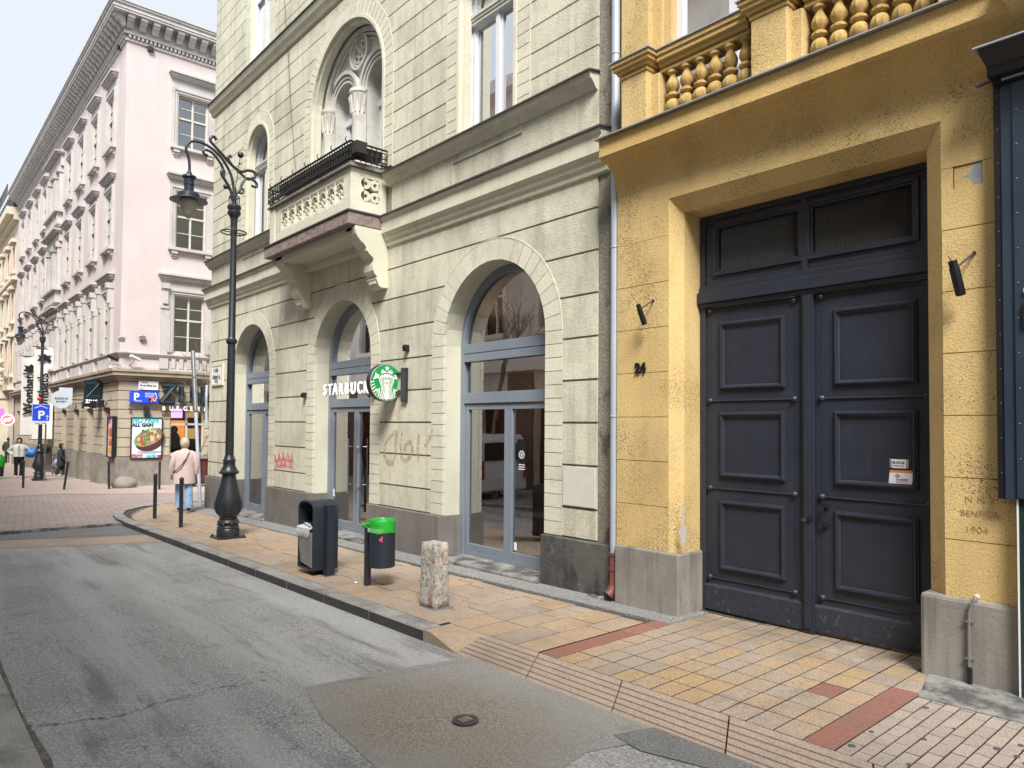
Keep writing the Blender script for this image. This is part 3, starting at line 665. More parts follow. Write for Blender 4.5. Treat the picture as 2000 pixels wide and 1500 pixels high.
# panels between the two cornices
mb = MB()
for a, b in ((X0, -16.3), (-14.7, -13.3), (-9.85, -8.20), (-6.72, -5.42)): mb.box(a, b, YB-.002, YB+.05, 5.16, 5.66)
for a, b in ((-16.296, -14.704), (-8.196, -6.724)): mb.box(a, b, YB+.016, YB+.05, 5.16, 5.56); mb.box(a, b, YB-.002, YB+.05, 5.562, 5.66)
mb.build('frieze_panel', M['beige'], bb)
# plinth
mb = MB(); zt = .495
for a, b in ((X0-.05, GA[0]-RG+.003), (GA[0]+RG-.003, GA[1]-RG+.003), (GA[1]+RG-.003, GA[2]-RG+.003)): MB().box(a, b, 5.965, 6.40, -.75, zt).build('plinth', M['plinth'], bb, bev=.008)
mb.ext_z([(X0-.05, 6.4), (X0+.05, 6.4), (X0+.05, 14), (X0-.05, 14)], -.75, zt)
mb.build('plinth', M['plinth'], bb, bev=.008)
mb = MB(); mb.box(GA[2]+RG-.003, -5.17, 5.955, 6.40, -.35, zt); mb.build('plinth_block', M['plinth_dark'], bb, bev=.012)
# pale patched block and end strip
mb = MB(); mb.box(-5.93, -5.43, 6.004, 6.05, .875, 1.325); mb.build('repainted_block', surf('fresh_white_patch', (.66, .65, .58), (.60, .59, .52), .9, 5, bump=(60, .3, .005)), wall)
mb = MB(); mb.box(-5.40, -5.20, 6.035, 6.06, .5, 15); mb.build('end_strip', surf('sooty_edge_stucco', (.36, .345, .27), (.22, .21, .17), .95, 2.2, (1, 1, .35), fine=(40, .2), bump=(35, .8, .015), dirt=((.06, .058, .05), 5, .52, .66, (1, 1, .5), .8)), wall)

# steps and shop fronts
YF = 6.36
def shopfront(cx, handles, name='shop_door'):
    d = empty(name, (cx, YF, G(cx)), 0, bb)
    gz = G(cx)
    mb = MB(); w = .10
    ring(mb, PB, cx, ZS, RG, RG-w, .31, .43, 28)
    for s in (-1, 1): u0, u1 = sorted((cx+s*(RG-w), cx+s*RG)); pbox(mb, PB, u0, u1, gz+.02, ZS, .31, .43)
    pbox(mb, PB, cx-RG+w, cx+RG-w, 2.84, 2.975, .29, .43); pbox(mb, PB, cx-RG+w, cx+RG-w, 2.72, 2.832, .295, .43)
    pbox(mb, PB, cx-RG+w, cx+RG-w, 2.115, 2.27, .30, .43)
    mb.build('frame', M['gray_frame'], d, bev=.004)
    for s in (-1, 1):
        mb = MB(); u0, u1 = sorted((cx+s*.004, cx+s*(RG-w-.004))); frame_rect(mb, PB, u0, u1, gz+.035, 2.10, .075, .325, .39)
        pbox(mb, PB, u0+.075, u1-.075, gz+.11, gz+.215, .33, .385)
        mb.build('door_leaf', M['gray_frame'], d, bev=.004)
        mb = MB(); mb.add([PB(u0+.075, gz+.215, .36), PB(u1-.075, gz+.215, .36), PB(u1-.075, 2.025, .36), PB(u0+.075, 2.025, .36)], [(0, 1, 2, 3)]); mb.build('pane', M['glass'], d)
    mb = MB(); mb.add([PB(cx-RG+w, 2.27, .37), PB(cx+RG-w, 2.27, .37), PB(cx+RG-w, 2.72, .37), PB(cx-RG+w, 2.72, .37)], [(0, 1, 2, 3)]); mb.build('pane', M['glass'], d)
    mb = MB(); n = 20; r = RG-w; z0 = 2.975; a0 = math.asin((z0-ZS)/r)
    pts = [(cx+r*math.cos(a0+(PI-2*a0)*i/n), ZS+r*math.sin(a0+(PI-2*a0)*i/n)) for i in range(n+1)]
    mb.add([PB(u, z, .37) for u, z in pts], [tuple(range(len(pts)))]); mb.build('pane', M['glass'], d)
    if handles:
        for s in (-1, 1):
            mb = MB(); u = cx+s*.13; mb.tube([PB(u, .55, .24), PB(u, 1.55, .24)], .013, 10)
            for z in (.72, 1.40): mb.tube([PB(u, z, .24), PB(u, z, .33)], .009, 8); 
            mb.build('pull_handle', M['steel'], d, True)
    return d
shopfront(GA[0], False); shopfront(GA[1], True); shopfront(GA[2], False)
for c in GA:
    mb = MB(); g = G(c); mb.box(c-RG+.005, c+RG-.005, 5.90, 6.45, g-.2, g+.045); mb.build('doorstep', M['cement'], bb, bev=.008)
# stickers on the doors
mb = MB(); p = aY(1019, 905, 6.372); mb.box(p.x-.09, p.x+.09, 6.368, 6.372, 1.25, 1.62); st = mb.build('door_notice', M['black'], bb)
mb = MB(); p = aY(1019, 888, 6.366); mb.T = None
for i in range(3):
    a = PI*i/3; dx, dz = .045*math.cos(a), .045*math.sin(a); mb.hexa([(p.x-dx-.004*math.sin(a), 6.364, p.z-dz+.004*math.cos(a)), (p.x+dx-.004*math.sin(a), 6.364, p.z+dz+.004*math.cos(a)), (p.x+dx-.004*math.sin(a), 6.366, p.z+dz+.004*math.cos(a)), (p.x-dx-.004*math.sin(a), 6.366, p.z-dz+.004*math.cos(a)),
        (p.x-dx+.004*math.sin(a), 6.364, p.z-dz-.004*math.cos(a)), (p.x+dx+.004*math.sin(a), 6.364, p.z+dz-.004*math.cos(a)), (p.x+dx+.004*math.sin(a), 6.366, p.z+dz-.004*math.cos(a)), (p.x-dx+.004*math.sin(a), 6.366, p.z-dz-.004*math.cos(a))])
ring(mb, PB, p.x, p.z, .055, .045, .344, .346, 20, 0, 2*PI)
for i in range(3): mb.box(p.x-.06, p.x+.06, 6.364, 6.366, p.z-.14-i*.03, p.z-.128-i*.03)
mb.build('notice_print', M['white'], bb)
mb = MB(); p = aY(1007, 1067, 6.37); mb.box(p.x-.03, p.x+.03, 6.366, 6.370, p.z-.05, p.z+.05); mb.build('small_sticker', M['white'], bb)
mb = MB(); p = aY(652, 962, 6.37); mb.box(p.x-.04, p.x+.04, 6.366, 6.370, p.z-.07, p.z+.07); mb.build('small_sticker', M['white'], bb)

# interior of the shop ----------------------------------------------------
INT = surf('brown_cafe_wall', (.085, .045, .028), (.05, .028, .02), .8, 1.5)
mb = MB(); mb.box(X0+.3, X1-.3, 11.6, 11.7, -.5, 4.5); mb.box(X0+.3, X0+.4, 6.5, 11.6, -.5, 4.5); mb.box(X1-.4, X1-.3, 6.5, 11.6, -.5, 4.5); mb.box(-13.9, -13.7, 6.5, 9.0, -.5, 4.5)
mb.build('cafe_wall', INT, bb)
mb = MB(); mb.box(X0+.3, X1-.3, 6.45, 11.7, -.6, -.28); mb.build('cafe_floor', plain('dark_wood_floor', (.07, .04, .025), .4), bb)
mb = MB(); mb.box(X0+.3, X1-.3, 6.45, 11.7, 4.3, 4.45); mb.build('cafe_ceiling', plain('dark_ceiling', (.06, .055, .05), .8), bb)
lampm = plain('warm_bulb', (1.0, .62, .28), .5, emit=7.0)
for i, (lx, ly, lz) in enumerate([(-9.6, 9.2, 2.35), (-8.3, 10.6, 2.5), (-10.8, 10.8, 2.45), (-7.5, 9.6, 2.4), (-13.0, 10.2, 2.4), (-12.3, 8.6, 2.6), (-16.4, 9.8, 2.4)]):
    t = thing('pendant_lamp', ['warm pendant lamp hanging in the cafe behind the right shop door', 'second warm pendant bulb deep inside the cafe', 'pendant bulb at the back wall of the cafe', 'pendant bulb nearest the right end of the cafe', 'pendant bulb behind the middle shop door', 'pendant bulb close to the middle door panes', 'pendant bulb behind the left shop door'][i], 'lamp', (lx, ly, 4.3), 'pendant lamps in the cafe')
    mb = MB(); mb.ball((lx, ly, lz), .05, 10, 6); mb.build('bulb', lampm, t, True)
    mb = MB(); mb.tube([(lx, ly, lz+.05), (lx, ly, 4.3)], .006, 5); mb.lathe([(.02, .14), (.12, .03), (.125, .03), (.03, .15)], lx, ly, lz, 14, cap=False); mb.build('lamp_shade', M['black'], t, True)
pl = bpy.data.lights.new('cafe_lamp', 'POINT'); pl.energy = 45; pl.color = (1, .66, .38); pl.shadow_soft_size = .2
for lx in (-8.6, -12.2):
    lo = bpy.data.objects.new('cafe_lamp', pl); lo.location = (lx, 9.6, 3.3); C.objects.link(lo)
# a table and chairs, framed picture
t = thing('cafe_table', 'dark round cafe table just inside the right shop door', 'table', (-7.6, 7.3, -.28))
mb = MB(); mb.lathe([(0, .74), (.36, .74), (.36, .77), (0, .77)], -7.6, 7.3, -.28, 24); mb.build('table_top', plain('walnut', (.09, .05, .03), .35), t)
mb = MB(); mb.lathe([(.22, 0), (.20, .03), (.03, .05), (.03, .74)], -7.6, 7.3, -.28, 16); mb.build('pedestal', M['black'], t)
chair_src = None
for i, (cx, cy, rz, lb) in enumerate([(-8.25, 7.4, 1.4, 'dark wooden chair left of the cafe table'), (-6.95, 7.5, -1.5, 'dark wooden chair right of the cafe table'), (-9.3, 8.6, .6, 'dark wooden chair further back in the cafe')]):
    if chair_src is None:
        t = thing('cafe_chair', lb, 'chair', (0, 0, 0), 'chairs in the cafe')
        mb = MB(); mb.box(-.2, .2, -.2, .2, .42, .46); mb.build('seat', plain('chair_wood', (.06, .03, .02), .4), t, bev=.01)
        mb = MB(); mb.box(-.2, .2, .17, .2, .62, .9); mb.build('backrest', bpy.data.materials['chair_wood'], t, bev=.01)
        for sx in (-1, 1):
            for sy in (-1, 1):
                mb = MB(); mb.box(sx*.18-.018, sx*.18+.018, sy*.18-.018, sy*.18+.018, 0, .42 if sy < 0 else .9); mb.build('leg', bpy.data.materials['chair_wood'], t)
        t.location = (cx, cy, -.28); t.rotation_euler = (0, 0, rz); chair_src = t
    else: copy_tree(chair_src, (cx, cy, -.28), rz, lb)
t = thing('framed_picture', 'brown framed picture on the wall inside the cafe', 'picture', (-9.4, 11.58, 1.2))
mb = MB(); frame_rect(mb, lambda u, z, d: (u, 11.5+d, z), -10.0, -8.9, 1.0, 2.0, .06, 0, .08); mb.build('frame', plain('gilt_frame', (.35, .2, .08), .4), t)
mb = MB(); mb.box(-9.94, -8.96, 11.54, 11.57, 1.06, 1.94); mb.build('canvas', surf('abstract_canvas', (.4, .25, .14), (.10, .06, .05), .8, 6), t)
t = thing('menu_board', 'pale lit menu board leaning inside the cafe behind the right door', 'board', (-9.0, 9.9, 0))
mb = MB(); mb.box(-9.05, -8.35, 9.9, 9.94, .95, 2.3); mb.build('board', plain('menu_board_paint', (.6, .58, .52), .6, emit=.15), t)
# a guest sitting inside, seen dimly
# upper windows of the beige building ---------------------------------------
def arched_window(cx, hw, zb, zs, dp, name='window'):
    wn_ = empty(name, (cx, YB+dp, zb), 0, bb); r = hw-.012; f = M['white_frame']
    mb = MB(); ring(mb, PB, cx, zs, r, r-.07, dp-.02, dp+.08, 22)
    for s in (-1, 1):
        u0, u1 = sorted((cx+s*(r-.07), cx+s*r)); pbox(mb, PB, u0, u1, zb, zs, dp-.02, dp+.08)
    ring(mb, PB, cx, zs, r+.08, r-.004, dp-.05, dp+.02, 22)
    for s in (-1, 1):
        u0, u1 = sorted((cx+s*(r-.004), cx+s*(r+.08))); pbox(mb, PB, u0, u1, zb, zs, dp-.05, dp+.02)
    tz = zs-.25
    pbox(mb, PB, cx-r, cx+r, tz-.04, tz+.06, dp-.06, dp+.08)
    pbox(mb, PB, cx-.04, cx+.04, zb, tz-.04, dp-.035, dp+.08)
    for s in (-1, 1):
        u0, u1 = sorted((cx+s*.04, cx+s*(r-.07))); frame_rect(mb, PB, u0, u1, zb, tz-.04, .035, dp, dp+.06)
    mb.build('frame', f, wn_, bev=.004)
    mb = MB(); pbox(mb, PB, cx-r-.03, cx+r+.03, tz+.06, tz+.10, dp-.10, dp+.02); pbox(mb, PB, cx-r-.02, cx+r+.02, tz+.02, tz+.06, dp-.085, dp+.02); pbox(mb, PB, cx-r, cx+r, tz-.03, tz+.02, dp-.07, dp+.02)
    mb.build('transom', M['cream_frame'], wn_)
    for s in (-1, 1):
        u0, u1 = sorted((cx+s*.07, cx+s*(r-.1))); mb = MB(); mb.add([PB(u0, zb, dp+.03), PB(u1, zb, dp+.03), PB(u1, tz-.04, dp+.03), PB(u0, tz-.04, dp+.03)], [(0, 1, 2, 3)]); mb.build('pane', M['glass_up'], wn_)
    mb = MB(); n = 18; pts = [(cx+(r-.07)*math.cos(PI*i/n), zs+(r-.07)*math.sin(PI*i/n)) for i in range(n+1)]+[(cx-r+.07, tz+.06), (cx+r-.07, tz+.06)]
    mb.add([PB(u, z, dp+.03) for u, z in pts], [tuple(range(len(pts)))]); mb.build('pane', M['glass_up'], wn_)
    mb = MB(); mb.box(cx-hw-.1, cx+hw+.1, YB+dp+.30, YB+dp+.31, zb, zs+hw); mb.build('curtain', M['curtain'], wn_)
for c in UW: arched_window(c, RU, 5.86, UZS, .24)
# flat window of the top storey
for c in (-15.5, -11.5, -7.47):
    wn_ = empty('window', (c, YB, 10), 0, bb); mb = MB()
    frame_rect(mb, PB, c-.55, c+.55, 10.0, 12.2, .09, .10, .22); pbox(mb, PB, c-.05, c+.05, 10.05, 12.1, .12, .22); pbox(mb, PB, c-.5, c+.5, 11.4, 11.5, .11, .22); mb.build('frame', M['white_frame'], wn_)
    mb = MB(); mb.add([PB(c-.5, 10.05, .17), PB(c+.5, 10.05, .17), PB(c+.5, 12.15, .17), PB(c-.5, 12.15, .17)], [(0, 1, 2, 3)]); mb.build('pane', M['glass_up'], wn_)
    mb = MB(); mb.box(c-.75, c+.75, YB+.5, YB+.51, 9.9, 12.4); mb.build('curtain', M['curtain'], wn_)
# big twin-light window with column and oculus
tw = empty('twin_window', (EC, YB+.35, 5.9), 0, bb); W = surf('pale_carved_stone', (.66, .65, .60), (.56, .55, .50), .8, 2.5, fine=(50, .05), dirt=((.35, .34, .30), 5, .55, .75, (1, 1, 1), .5))
sub = [(EC-.61, .40, 5.0, 7.83, 'arch'), (EC+.61, .40, 5.0, 7.83, 'arch')]
# tympanum wall inside the arch, cut by two sub-arches
mb = MB(); n = 40; D0, D1 = .33, .66
for i in range(n):
    a, b = EC-ER+2*ER*i/n, EC-ER+2*ER*(i+1)/n; m = (a+b)/2
    tp = lambda u: EZS+math.sqrt(max(0, ER*ER-(u-EC)**2))
    lo = lambda u: 5.6
    for s in sub:
        if abs(m-s[0]) < s[1]: lo = (lambda u, s=s: s[3]+math.sqrt(max(0, s[1]**2-(u-s[0])**2)))
    mb.add([PB(a, lo(a), D0), PB(b, lo(b), D0), PB(b, tp(b), D0), PB(a, tp(a), D0)], [(0, 1, 2, 3)])
for s in sub:
    for i in range(16):
        a0 = PI*i/16; a1 = PI*(i+1)/16; p = [(s[0]+s[1]*math.cos(x), s[3]+s[1]*math.sin(x)) for x in (a0, a1)]
        mb.add([PB(*p[0], D0), PB(*p[1], D0), PB(*p[1], D1), PB(*p[0], D1)], [(0, 1, 2, 3)])
    for q in (-1, 1): mb.add([PB(s[0]+q*s[1], 5.6, D0), PB(s[0]+q*s[1], s[3], D0), PB(s[0]+q*s[1], s[3], D1), PB(s[0]+q*s[1], 5.6, D1)], [(0, 1, 2, 3)])
mb.build('tympanum', W, tw)
mb = MB()
for s in sub:
    ring(mb, PB, s[0], s[3], .61, .54, D0-.07, D0+.02, 24); ring(mb, PB, s[0], s[3], .52, .47, D0-.04, D0+.02, 24); ring(mb, PB, s[0], s[3], .45, .40, D0-.02, D0+.05, 24)
ring(mb, PB, EC, EZS, ER-.07, ER-.14, D0-.12, D0+.02, 40); ring(mb, PB, EC, EZS, ER-.16, ER-.20, D0-.07, D0+.02, 40); ring(mb, PB, EC, EZS, ER-.24, ER-.27, D0-.03, D0+.02, 40)
mb.build('arch_moulding', W, tw)
oc = (EC, 8.60); mb = MB()
for ro, ri, dd in ((.33, .29, .08), (.27, .235, .055), (.22, .19, .05)): ring(mb, PB, oc[0], oc[1], ro, ri, D0-dd, D0+.02, 28, 0, 2*PI)
for k in range(6):
    a = k*PI/3+.2; mb.tube([PB(oc[0], oc[1], D0-.03), PB(oc[0]+.19*math.cos(a), oc[1]+.19*math.sin(a), D0-.03)], [.018, .03], 6)
    mb.ball(PB(oc[0]+.11*math.cos(a+.5), oc[1]+.11*math.sin(a+.5), D0-.03), .03, 8, 5)
mb.ball(PB(oc[0], oc[1], D0-.03), .045, 8, 5); mb.build('rosette', W, tw)
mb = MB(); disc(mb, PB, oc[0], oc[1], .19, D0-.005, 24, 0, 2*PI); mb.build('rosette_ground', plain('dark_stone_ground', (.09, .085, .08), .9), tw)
for cx_, rr in ((EC, .15), (EC-1.17, .13), (EC+1.17, .13)):
    mb = MB(); mb.lathe([(rr*1.15, -.02), (rr*1.15, .06), (rr, .1), (rr*.96, .8), (rr*.93, 1.52), (rr*.99, 1.55), (rr*.95, 1.58), (rr*1.02, 1.85), (rr*1.25, 1.93), (rr*1.1, 1.93), (rr*1.3, 1.96), (rr*1.3, 2.02)], cx_, YB+.30, 5.85, 12)
    for k in range(12):
        a = 2*PI*k/12; x_, y_ = cx_+rr*1.02*math.cos(a), YB+.30+rr*1.02*math.sin(a); mb.tube([(x_, y_, 7.44), (x_+.012*math.cos(a), y_+.012*math.sin(a), 7.60), (x_+.03*math.cos(a), y_+.03*math.sin(a), 7.74)], [.014, .02, .028], 5)
    mb.build('column', W, tw, True)
for s in sub:
    mb = MB(); c, r, _, zs, _ = s; ring(mb, PB, c, zs, r, r-.07, .60, .68, 20); 
    for q in (-1, 1): u0, u1 = sorted((c+q*(r-.07), c+q*r)); pbox(mb, PB, u0, u1, 5.6, zs, .60, .68)
    pbox(mb, PB, c-r, c+r, zs-.24, zs-.12, .56, .68); pbox(mb, PB, c-.03, c+.03, 5.6, zs-.2, .6, .68); mb.build('frame', M['white_frame'], tw)
    mb = MB(); n = 16; pts = [(c+(r-.05)*math.cos(PI*i/n), zs+(r-.05)*math.sin(PI*i/n)) for i in range(n+1)]+[(c-r+.05, 5.6), (c+r-.05, 5.6)]
    mb.add([PB(u, z, .65) for u, z in pts], [tuple(range(len(pts)))]); mb.build('pane', M['glass_dark'], tw)

# balcony ---------------------------------------------------------------------
bal = empty('balcony', (-11.59, 5.6, 4.9), 0, bb)
BX0, BX1, BYF = -13.24, -9.94, 5.30
mb = MB(); mb.box(BX0, BX1, BYF, 6.03, 4.93, 5.13); mb.build('slab', M['slab_stone'], bal, bev=.01)
mb = MB(); mb.box(BX0-.02, BX1+.02, BYF-.02, 6.03, 5.13, 5.155); mb.build('slab_flashing', M['flashing'], bal)
mb = MB(); mb.box(BX0+.12, BX1-.12, BYF+.12, 6.03, 4.80, 4.93); mb.box(BX0+.25, BX1-.25, 5.86, 6.03, 4.68, 4.80); mb.build('soffit', M['beige_smooth'], bal)
px0, px1, pyf = -13.12, -10.03, 5.38; pz0, pz1 = 5.157, 5.86
mb = MB()
mb.box(px0, px1, pyf, pyf+.16, pz0, 5.37); mb.box(px0, px1, pyf, pyf+.16, 5.74, pz1)
mb.box(px0, px0+.42, pyf, pyf+.16, 5.37, 5.74); mb.box(px1-.24, px1, pyf, pyf+.16, 5.37, 5.74)
mb.box(px0-.02, px0+.20, pyf-.02, pyf+.0, pz0, pz1)
for xs_ in (px0, px1-.16):
    mb.box(xs_, xs_+.16, pyf+.16, 6.03, pz0, 5.34); mb.box(xs_, xs_+.16, pyf+.16, 6.03, 5.76, pz1); mb.box(xs_, xs_+.16, pyf+.16, pyf+.22, 5.34, 5.76); mb.box(xs_, xs_+.16, 5.90, 6.03, 5.34, 5.76)
mb.build('parapet', M['beige_band'], bal, bev=.004)
mb = MB(); mb.box(px0+.42, px1-.24, pyf+.09, pyf+.11, 5.37, 5.74); mb.box(px1-.10, px1-.08, pyf+.22, 5.90, 5.34, 5.76); mb.build('panel_ground', surf('dark_panel_backing', (.24, .20, .13), (.10, .09, .065), .9, 9), bal)  # dark brown backing behind the pierced front and side panels
mb = MB(); u0, u1 = px0+.42, px1-.24; nn = 8; wu = (u1-u0)/nn; PP = lambda u, z, d: (u, pyf+d, z)
for i in range(nn):
    c = u0+wu*(i+.5)
    pbox(mb, PP, c-wu/2-.014, c-wu/2+.014, 5.37, 5.74, .0, .09)
    ring(mb, PP, c, 5.56, wu*.48, wu*.40, .01, .09, 12, -.1, PI+.1)
    for zc in (5.44, 5.54): ring(mb, PP, c, zc, .055, .035, .02, .09, 12, 0, 2*PI)
    for q in (-1, 1): ring(mb, PP, c+q*wu*.30, 5.66, .05, .032, .02, .09, 10, 0, 2*PI)
    pbox(mb, PP, c-wu/2, c+wu/2, 5.37, 5.395, .01, .09); pbox(mb, PP, c-wu/2, c+wu/2, 5.715, 5.74, .01, .09)
mb.build('tracery', M['beige_band'], bal)
PX = lambda u, z, d: (px1-d, u, z); mb = MB(); cy_, cz_ = 5.73, 5.55
for sx_ in (-1, 1):
    for sz_ in (-1, 1):
        ring(mb, PX, cy_+sx_*.083, cz_+sz_*.10, .085, .032, .0, .08, 18, 0, 2*PI)
frame_rect(mb, PX, 5.60, 5.90, 5.34, 5.76, .018, 0, .08)
for k in range(4): ring(mb, PX, cy_+.15*math.cos(k*PI/2), cz_+.18*math.sin(k*PI/2), .035, .015, .02, .08, 10, 0, 2*PI)
mb.build('quatrefoil', M['beige_band'], bal)
mb = MB(); mb.box(px0-.06, px1+.06, pyf-.06, pyf+.20, 5.862, 5.90); mb.box(px0-.03, px1+.03, pyf-.03, pyf+.18, 5.90, 5.955)
for xs_ in (px0, px1-.16): mb.box(xs_-.06, xs_+.22, pyf+.20, 6.03, 5.862, 5.90); mb.box(xs_-.03, xs_+.19, pyf+.18, 6.03, 5.90, 5.955)
mb.build('coping', surf('sooty_coping', (.30, .27, .23), (.15, .13, .11), .9, 5, fine=(60, .2), dirt=((.04, .035, .03), 4, .5, .68, (1, 1, 1), .8)), bal, bev=.006)
# brackets with scalloped outline
prof = [(0, 4.92), (-.60, 4.92), (-.60, 4.86), (-.585, 4.80), (-.55, 4.74), (-.50, 4.69), (-.44, 4.65), (-.40, 4.60), (-.395, 4.55), (-.375, 4.545), (-.34, 4.50), (-.29, 4.47), (-.265, 4.44), (-.262, 4.40), (-.275, 4.33), (-.27, 4.26), (-.24, 4.20), (-.19, 4.16), (-.20, 4.155), (-.215, 4.14), (-.16, 4.02), (-.13, 4.0), (0, 4.0)]
for xa in (-10.24, -13.00):
    mb = MB(); mb.ext_x([(6.02+a, b) for a, b in prof], xa, xa+.30); mb.build('bracket', M['beige_smooth'], bal, bev=.012)
    mb = MB(); mb.box(xa+.05, xa+.25, 6.02-.20, 6.02-.10, 4.06, 4.13); mb.build('bracket_foot', M['beige_smooth'], bal, bev=.006)
# railing
R = MB(); ir = M['iron_rail']
path = [(px0-.04, 6.0), (px0-.04, pyf-.05), (px1+.05, pyf-.05), (px1+.05, 6.0)]
for z, r in ((5.985, .013), (6.03, .010), (6.10, .010), (6.245, .016), (6.19, .009)):
    for a, b in zip(path[:-1], path[1:]): R.tube([(a[0], a[1], z), (b[0], b[1], z)], r, 6)
for a, b in zip(path[:-1], path[1:]):
    L = math.hypot(b[0]-a[0], b[1]-a[1]); n = int(L/.085)
    for i in range(n+1):
        x_, y_ = a[0]+(b[0]-a[0])*i/n, a[1]+(b[1]-a[1])*i/n; R.tube([(x_, y_, 5.95), (x_, y_, 6.245)], .008, 5)
        if i < n:
            dx, dy = (b[0]-a[0])/L, (b[1]-a[1])/L; cx_, cy_ = x_+dx*.042, y_+dy*.042
            R.tube([(cx_+dx*.026*math.cos(t), cy_+dy*.026*math.cos(t), 6.0+.03*math.sin(t)+.005) for t in [PI*q/5 for q in range(11)]], .007, 4, cap=False)
            R.tube([(x_, y_, 6.11), (cx_, cy_, 6.16), (x_+dx*.084, y_+dy*.084, 6.11)], .007, 4)
for i in range(7): x_ = px0+.1+i*.49; R.tube([(x_, pyf-.05, 6.245), (x_+.01, pyf-.09, 6.29), (x_+.03, pyf-.07, 6.33)], [.010, .009, .005], 5)
R.build('railing', ir, bal)
for i in range(3):
    mb = MB(); a = px0+.42+i*.98; b = a+.94; mb.hexa([(a+.03, pyf-.02, 6.04), (b-.03, pyf-.02, 6.04), (b-.03, pyf+.14, 6.04), (a+.03, pyf+.14, 6.04), (a, pyf-.035, 6.21), (b, pyf-.035, 6.21), (b, pyf+.16, 6.21), (a, pyf+.16, 6.21)])
    mb.build('planter', surf('grey_planter', (.045, .042, .04), (.025, .024, .023), .8, 8), bal)
mb = MB(); mb.hexa([(px1-.12, pyf+.12, 6.04), (px1+.02, pyf+.12, 6.04), (px1+.02, 5.9, 6.04), (px1-.12, 5.9, 6.04), (px1-.14, pyf+.10, 6.21), (px1+.035, pyf+.10, 6.21), (px1+.035, 5.93, 6.21), (px1-.14, 5.93, 6.21)]); mb.build('planter', bpy.data.materials['grey_planter'], bal)

# graffiti: thin paint on the blocks
def scribble(name, lab, mat, pts_list, w, y=6.0145):
    mb = MB()
    for pts in pts_list:
        for (a, b) in zip(pts[:-1], pts[1:]):
            a = Vector((a[0], a[1])); b = Vector((b[0], b[1])); d = b-a; L = d.length
            if L < 1e-6: continue
            n = Vector((-d.y, d.x))/L*w*random.uniform(.7, 1.2); e = d/L*w*.4; a = a-e; b = b+e
            mb.add([(a.x-n.x, y, a.y-n.y), (b.x-n.x, y, b.y-n.y), (b.x+n.x, y, b.y+n.y), (a.x+n.x, y, a.y+n.y)], [(0, 1, 2, 3)])
            y -= .00002
    return tag(mb.build(name, mat, None, fixn=False), lab, 'graffiti')
def faded(name, c, cov):
    k = NB(name); k.b.inputs['Base Color'].default_value = (*c, 1); k.b.inputs['Roughness'].default_value = .8
    k.lk(k.math('MULTIPLY', k.ramp(k.noise(22, 5, .7), .38, .62), cov), k.b.inputs['Alpha']); return k.mat
pk = faded('faded_pink_spray', (.85, .16, .22), .9); tn = faded('faded_tan_spray', (.50, .41, .22), .7)
def pxl(pts): return [(aY(x, y, 6.015).x, aY(x, y, 6.015).z) for x, y in pts]
scribble('pink_scribble', 'faded pink scribbled tag low on the wall between left and middle door', pk,
         [pxl([(536, 889), (541, 908), (545, 886), (549, 912), (553, 885), (557, 914), (562, 884), (566, 910), (570, 888), (569, 914)]), pxl([(535, 900), (552, 896), (572, 901)]), pxl([(537, 912), (556, 908), (572, 914)])], .03)
scribble('tan_scribble', 'large faded tan looping tag on the wall right of the middle door', tn,
         [pxl([(772, 843), (762, 852), (752, 868), (750, 888), (757, 903), (768, 905), (772, 890), (773, 865), (775, 842)]), pxl([(785, 846), (782, 870), (784, 893), (790, 900), (800, 895), (806, 878), (802, 862), (793, 866), (790, 880)]), pxl([(818, 848), (816, 875), (817, 900)]), pxl([(830, 870), (842, 850), (845, 838)])], .034)
# ------------------------------------------------------------------ OCHRE BUILDING
YY = 5.90
PY = lambda u, z, d: (u, YY+d, z)
yb = thing('ochre_building', 'ochre yellow stuccoed house with a dark carriage gate and a balustrade above it', 'building', (-2.5, 8, G(-2.5)))
LX = -5.02; RX = 1.6
mb = MB()
mb.box(LX, -4.35, YY+.012, YY+.42, -.4, 4.36); mb.box(-1.86, RX, YY+.012, YY+.42, -.4, 4.36); mb.box(-4.35, -1.86, YY+.012, YY+.42, 4.12, 4.36)
ywall = mb.build('wall', M['yellow'], yb)
mb = MB(); mb.box(LX, RX, YY+.45, YY+.5, 4.36, 9.0); mb.box(LX, LX+.02, YY+.1, YY+4, 4.36, 9.0); mb.box(LX, RX, YY+3.9, YY+4, -.4, 9.0); mb.box(LX, RX, YY+.1, YY+4, 9, 9.1)
mb.build('back_wall', M['yellow'], yb)
# smooth upper zone and the coves
mb = MB()
mb.box(LX, -4.345, YY, YY+.012, 3.745, 4.36); mb.box(-1.865, RX, YY, YY+.012, 3.745, 4.36); mb.box(-4.345, -1.865, YY, YY+.012, 4.115, 4.36)
mb.build('frieze', M['yellow'], ywall)
cove = [(YY+.05, 4.36), (YY, 4.36)]+[(YY-.25*(1-math.cos(t)), 4.36+.27*math.sin(t)) for t in [PI/2*i/8 for i in range(1, 9)]]+[(YY-.27, 4.645), (YY-.28, 4.655), (YY-.28, 4.835), (YY+.05, 4.85)]
mb = MB(); mb.ext_x(cove, LX-.02, -1.36); mb.build('balcony_cove', M['yellow_trim'], yb)
mb = MB(); mb.ext_x([(y-.10 if y < YY-.2 else y, z) for y, z in cove], -1.358, RX); mb.build('balcony_cove', M['yellow_trim'], yb)
mb = MB(); mb.hexa([(LX-.06, YY-.33, 4.838), (-1.36, YY-.33, 4.838), (-1.36, YY+.4, 4.878), (LX-.06, YY+.4, 4.878), (LX-.06, YY-.33, 4.850), (-1.36, YY-.33, 4.850), (-1.36, YY+.4, 4.890), (LX-.06, YY+.4, 4.890)])
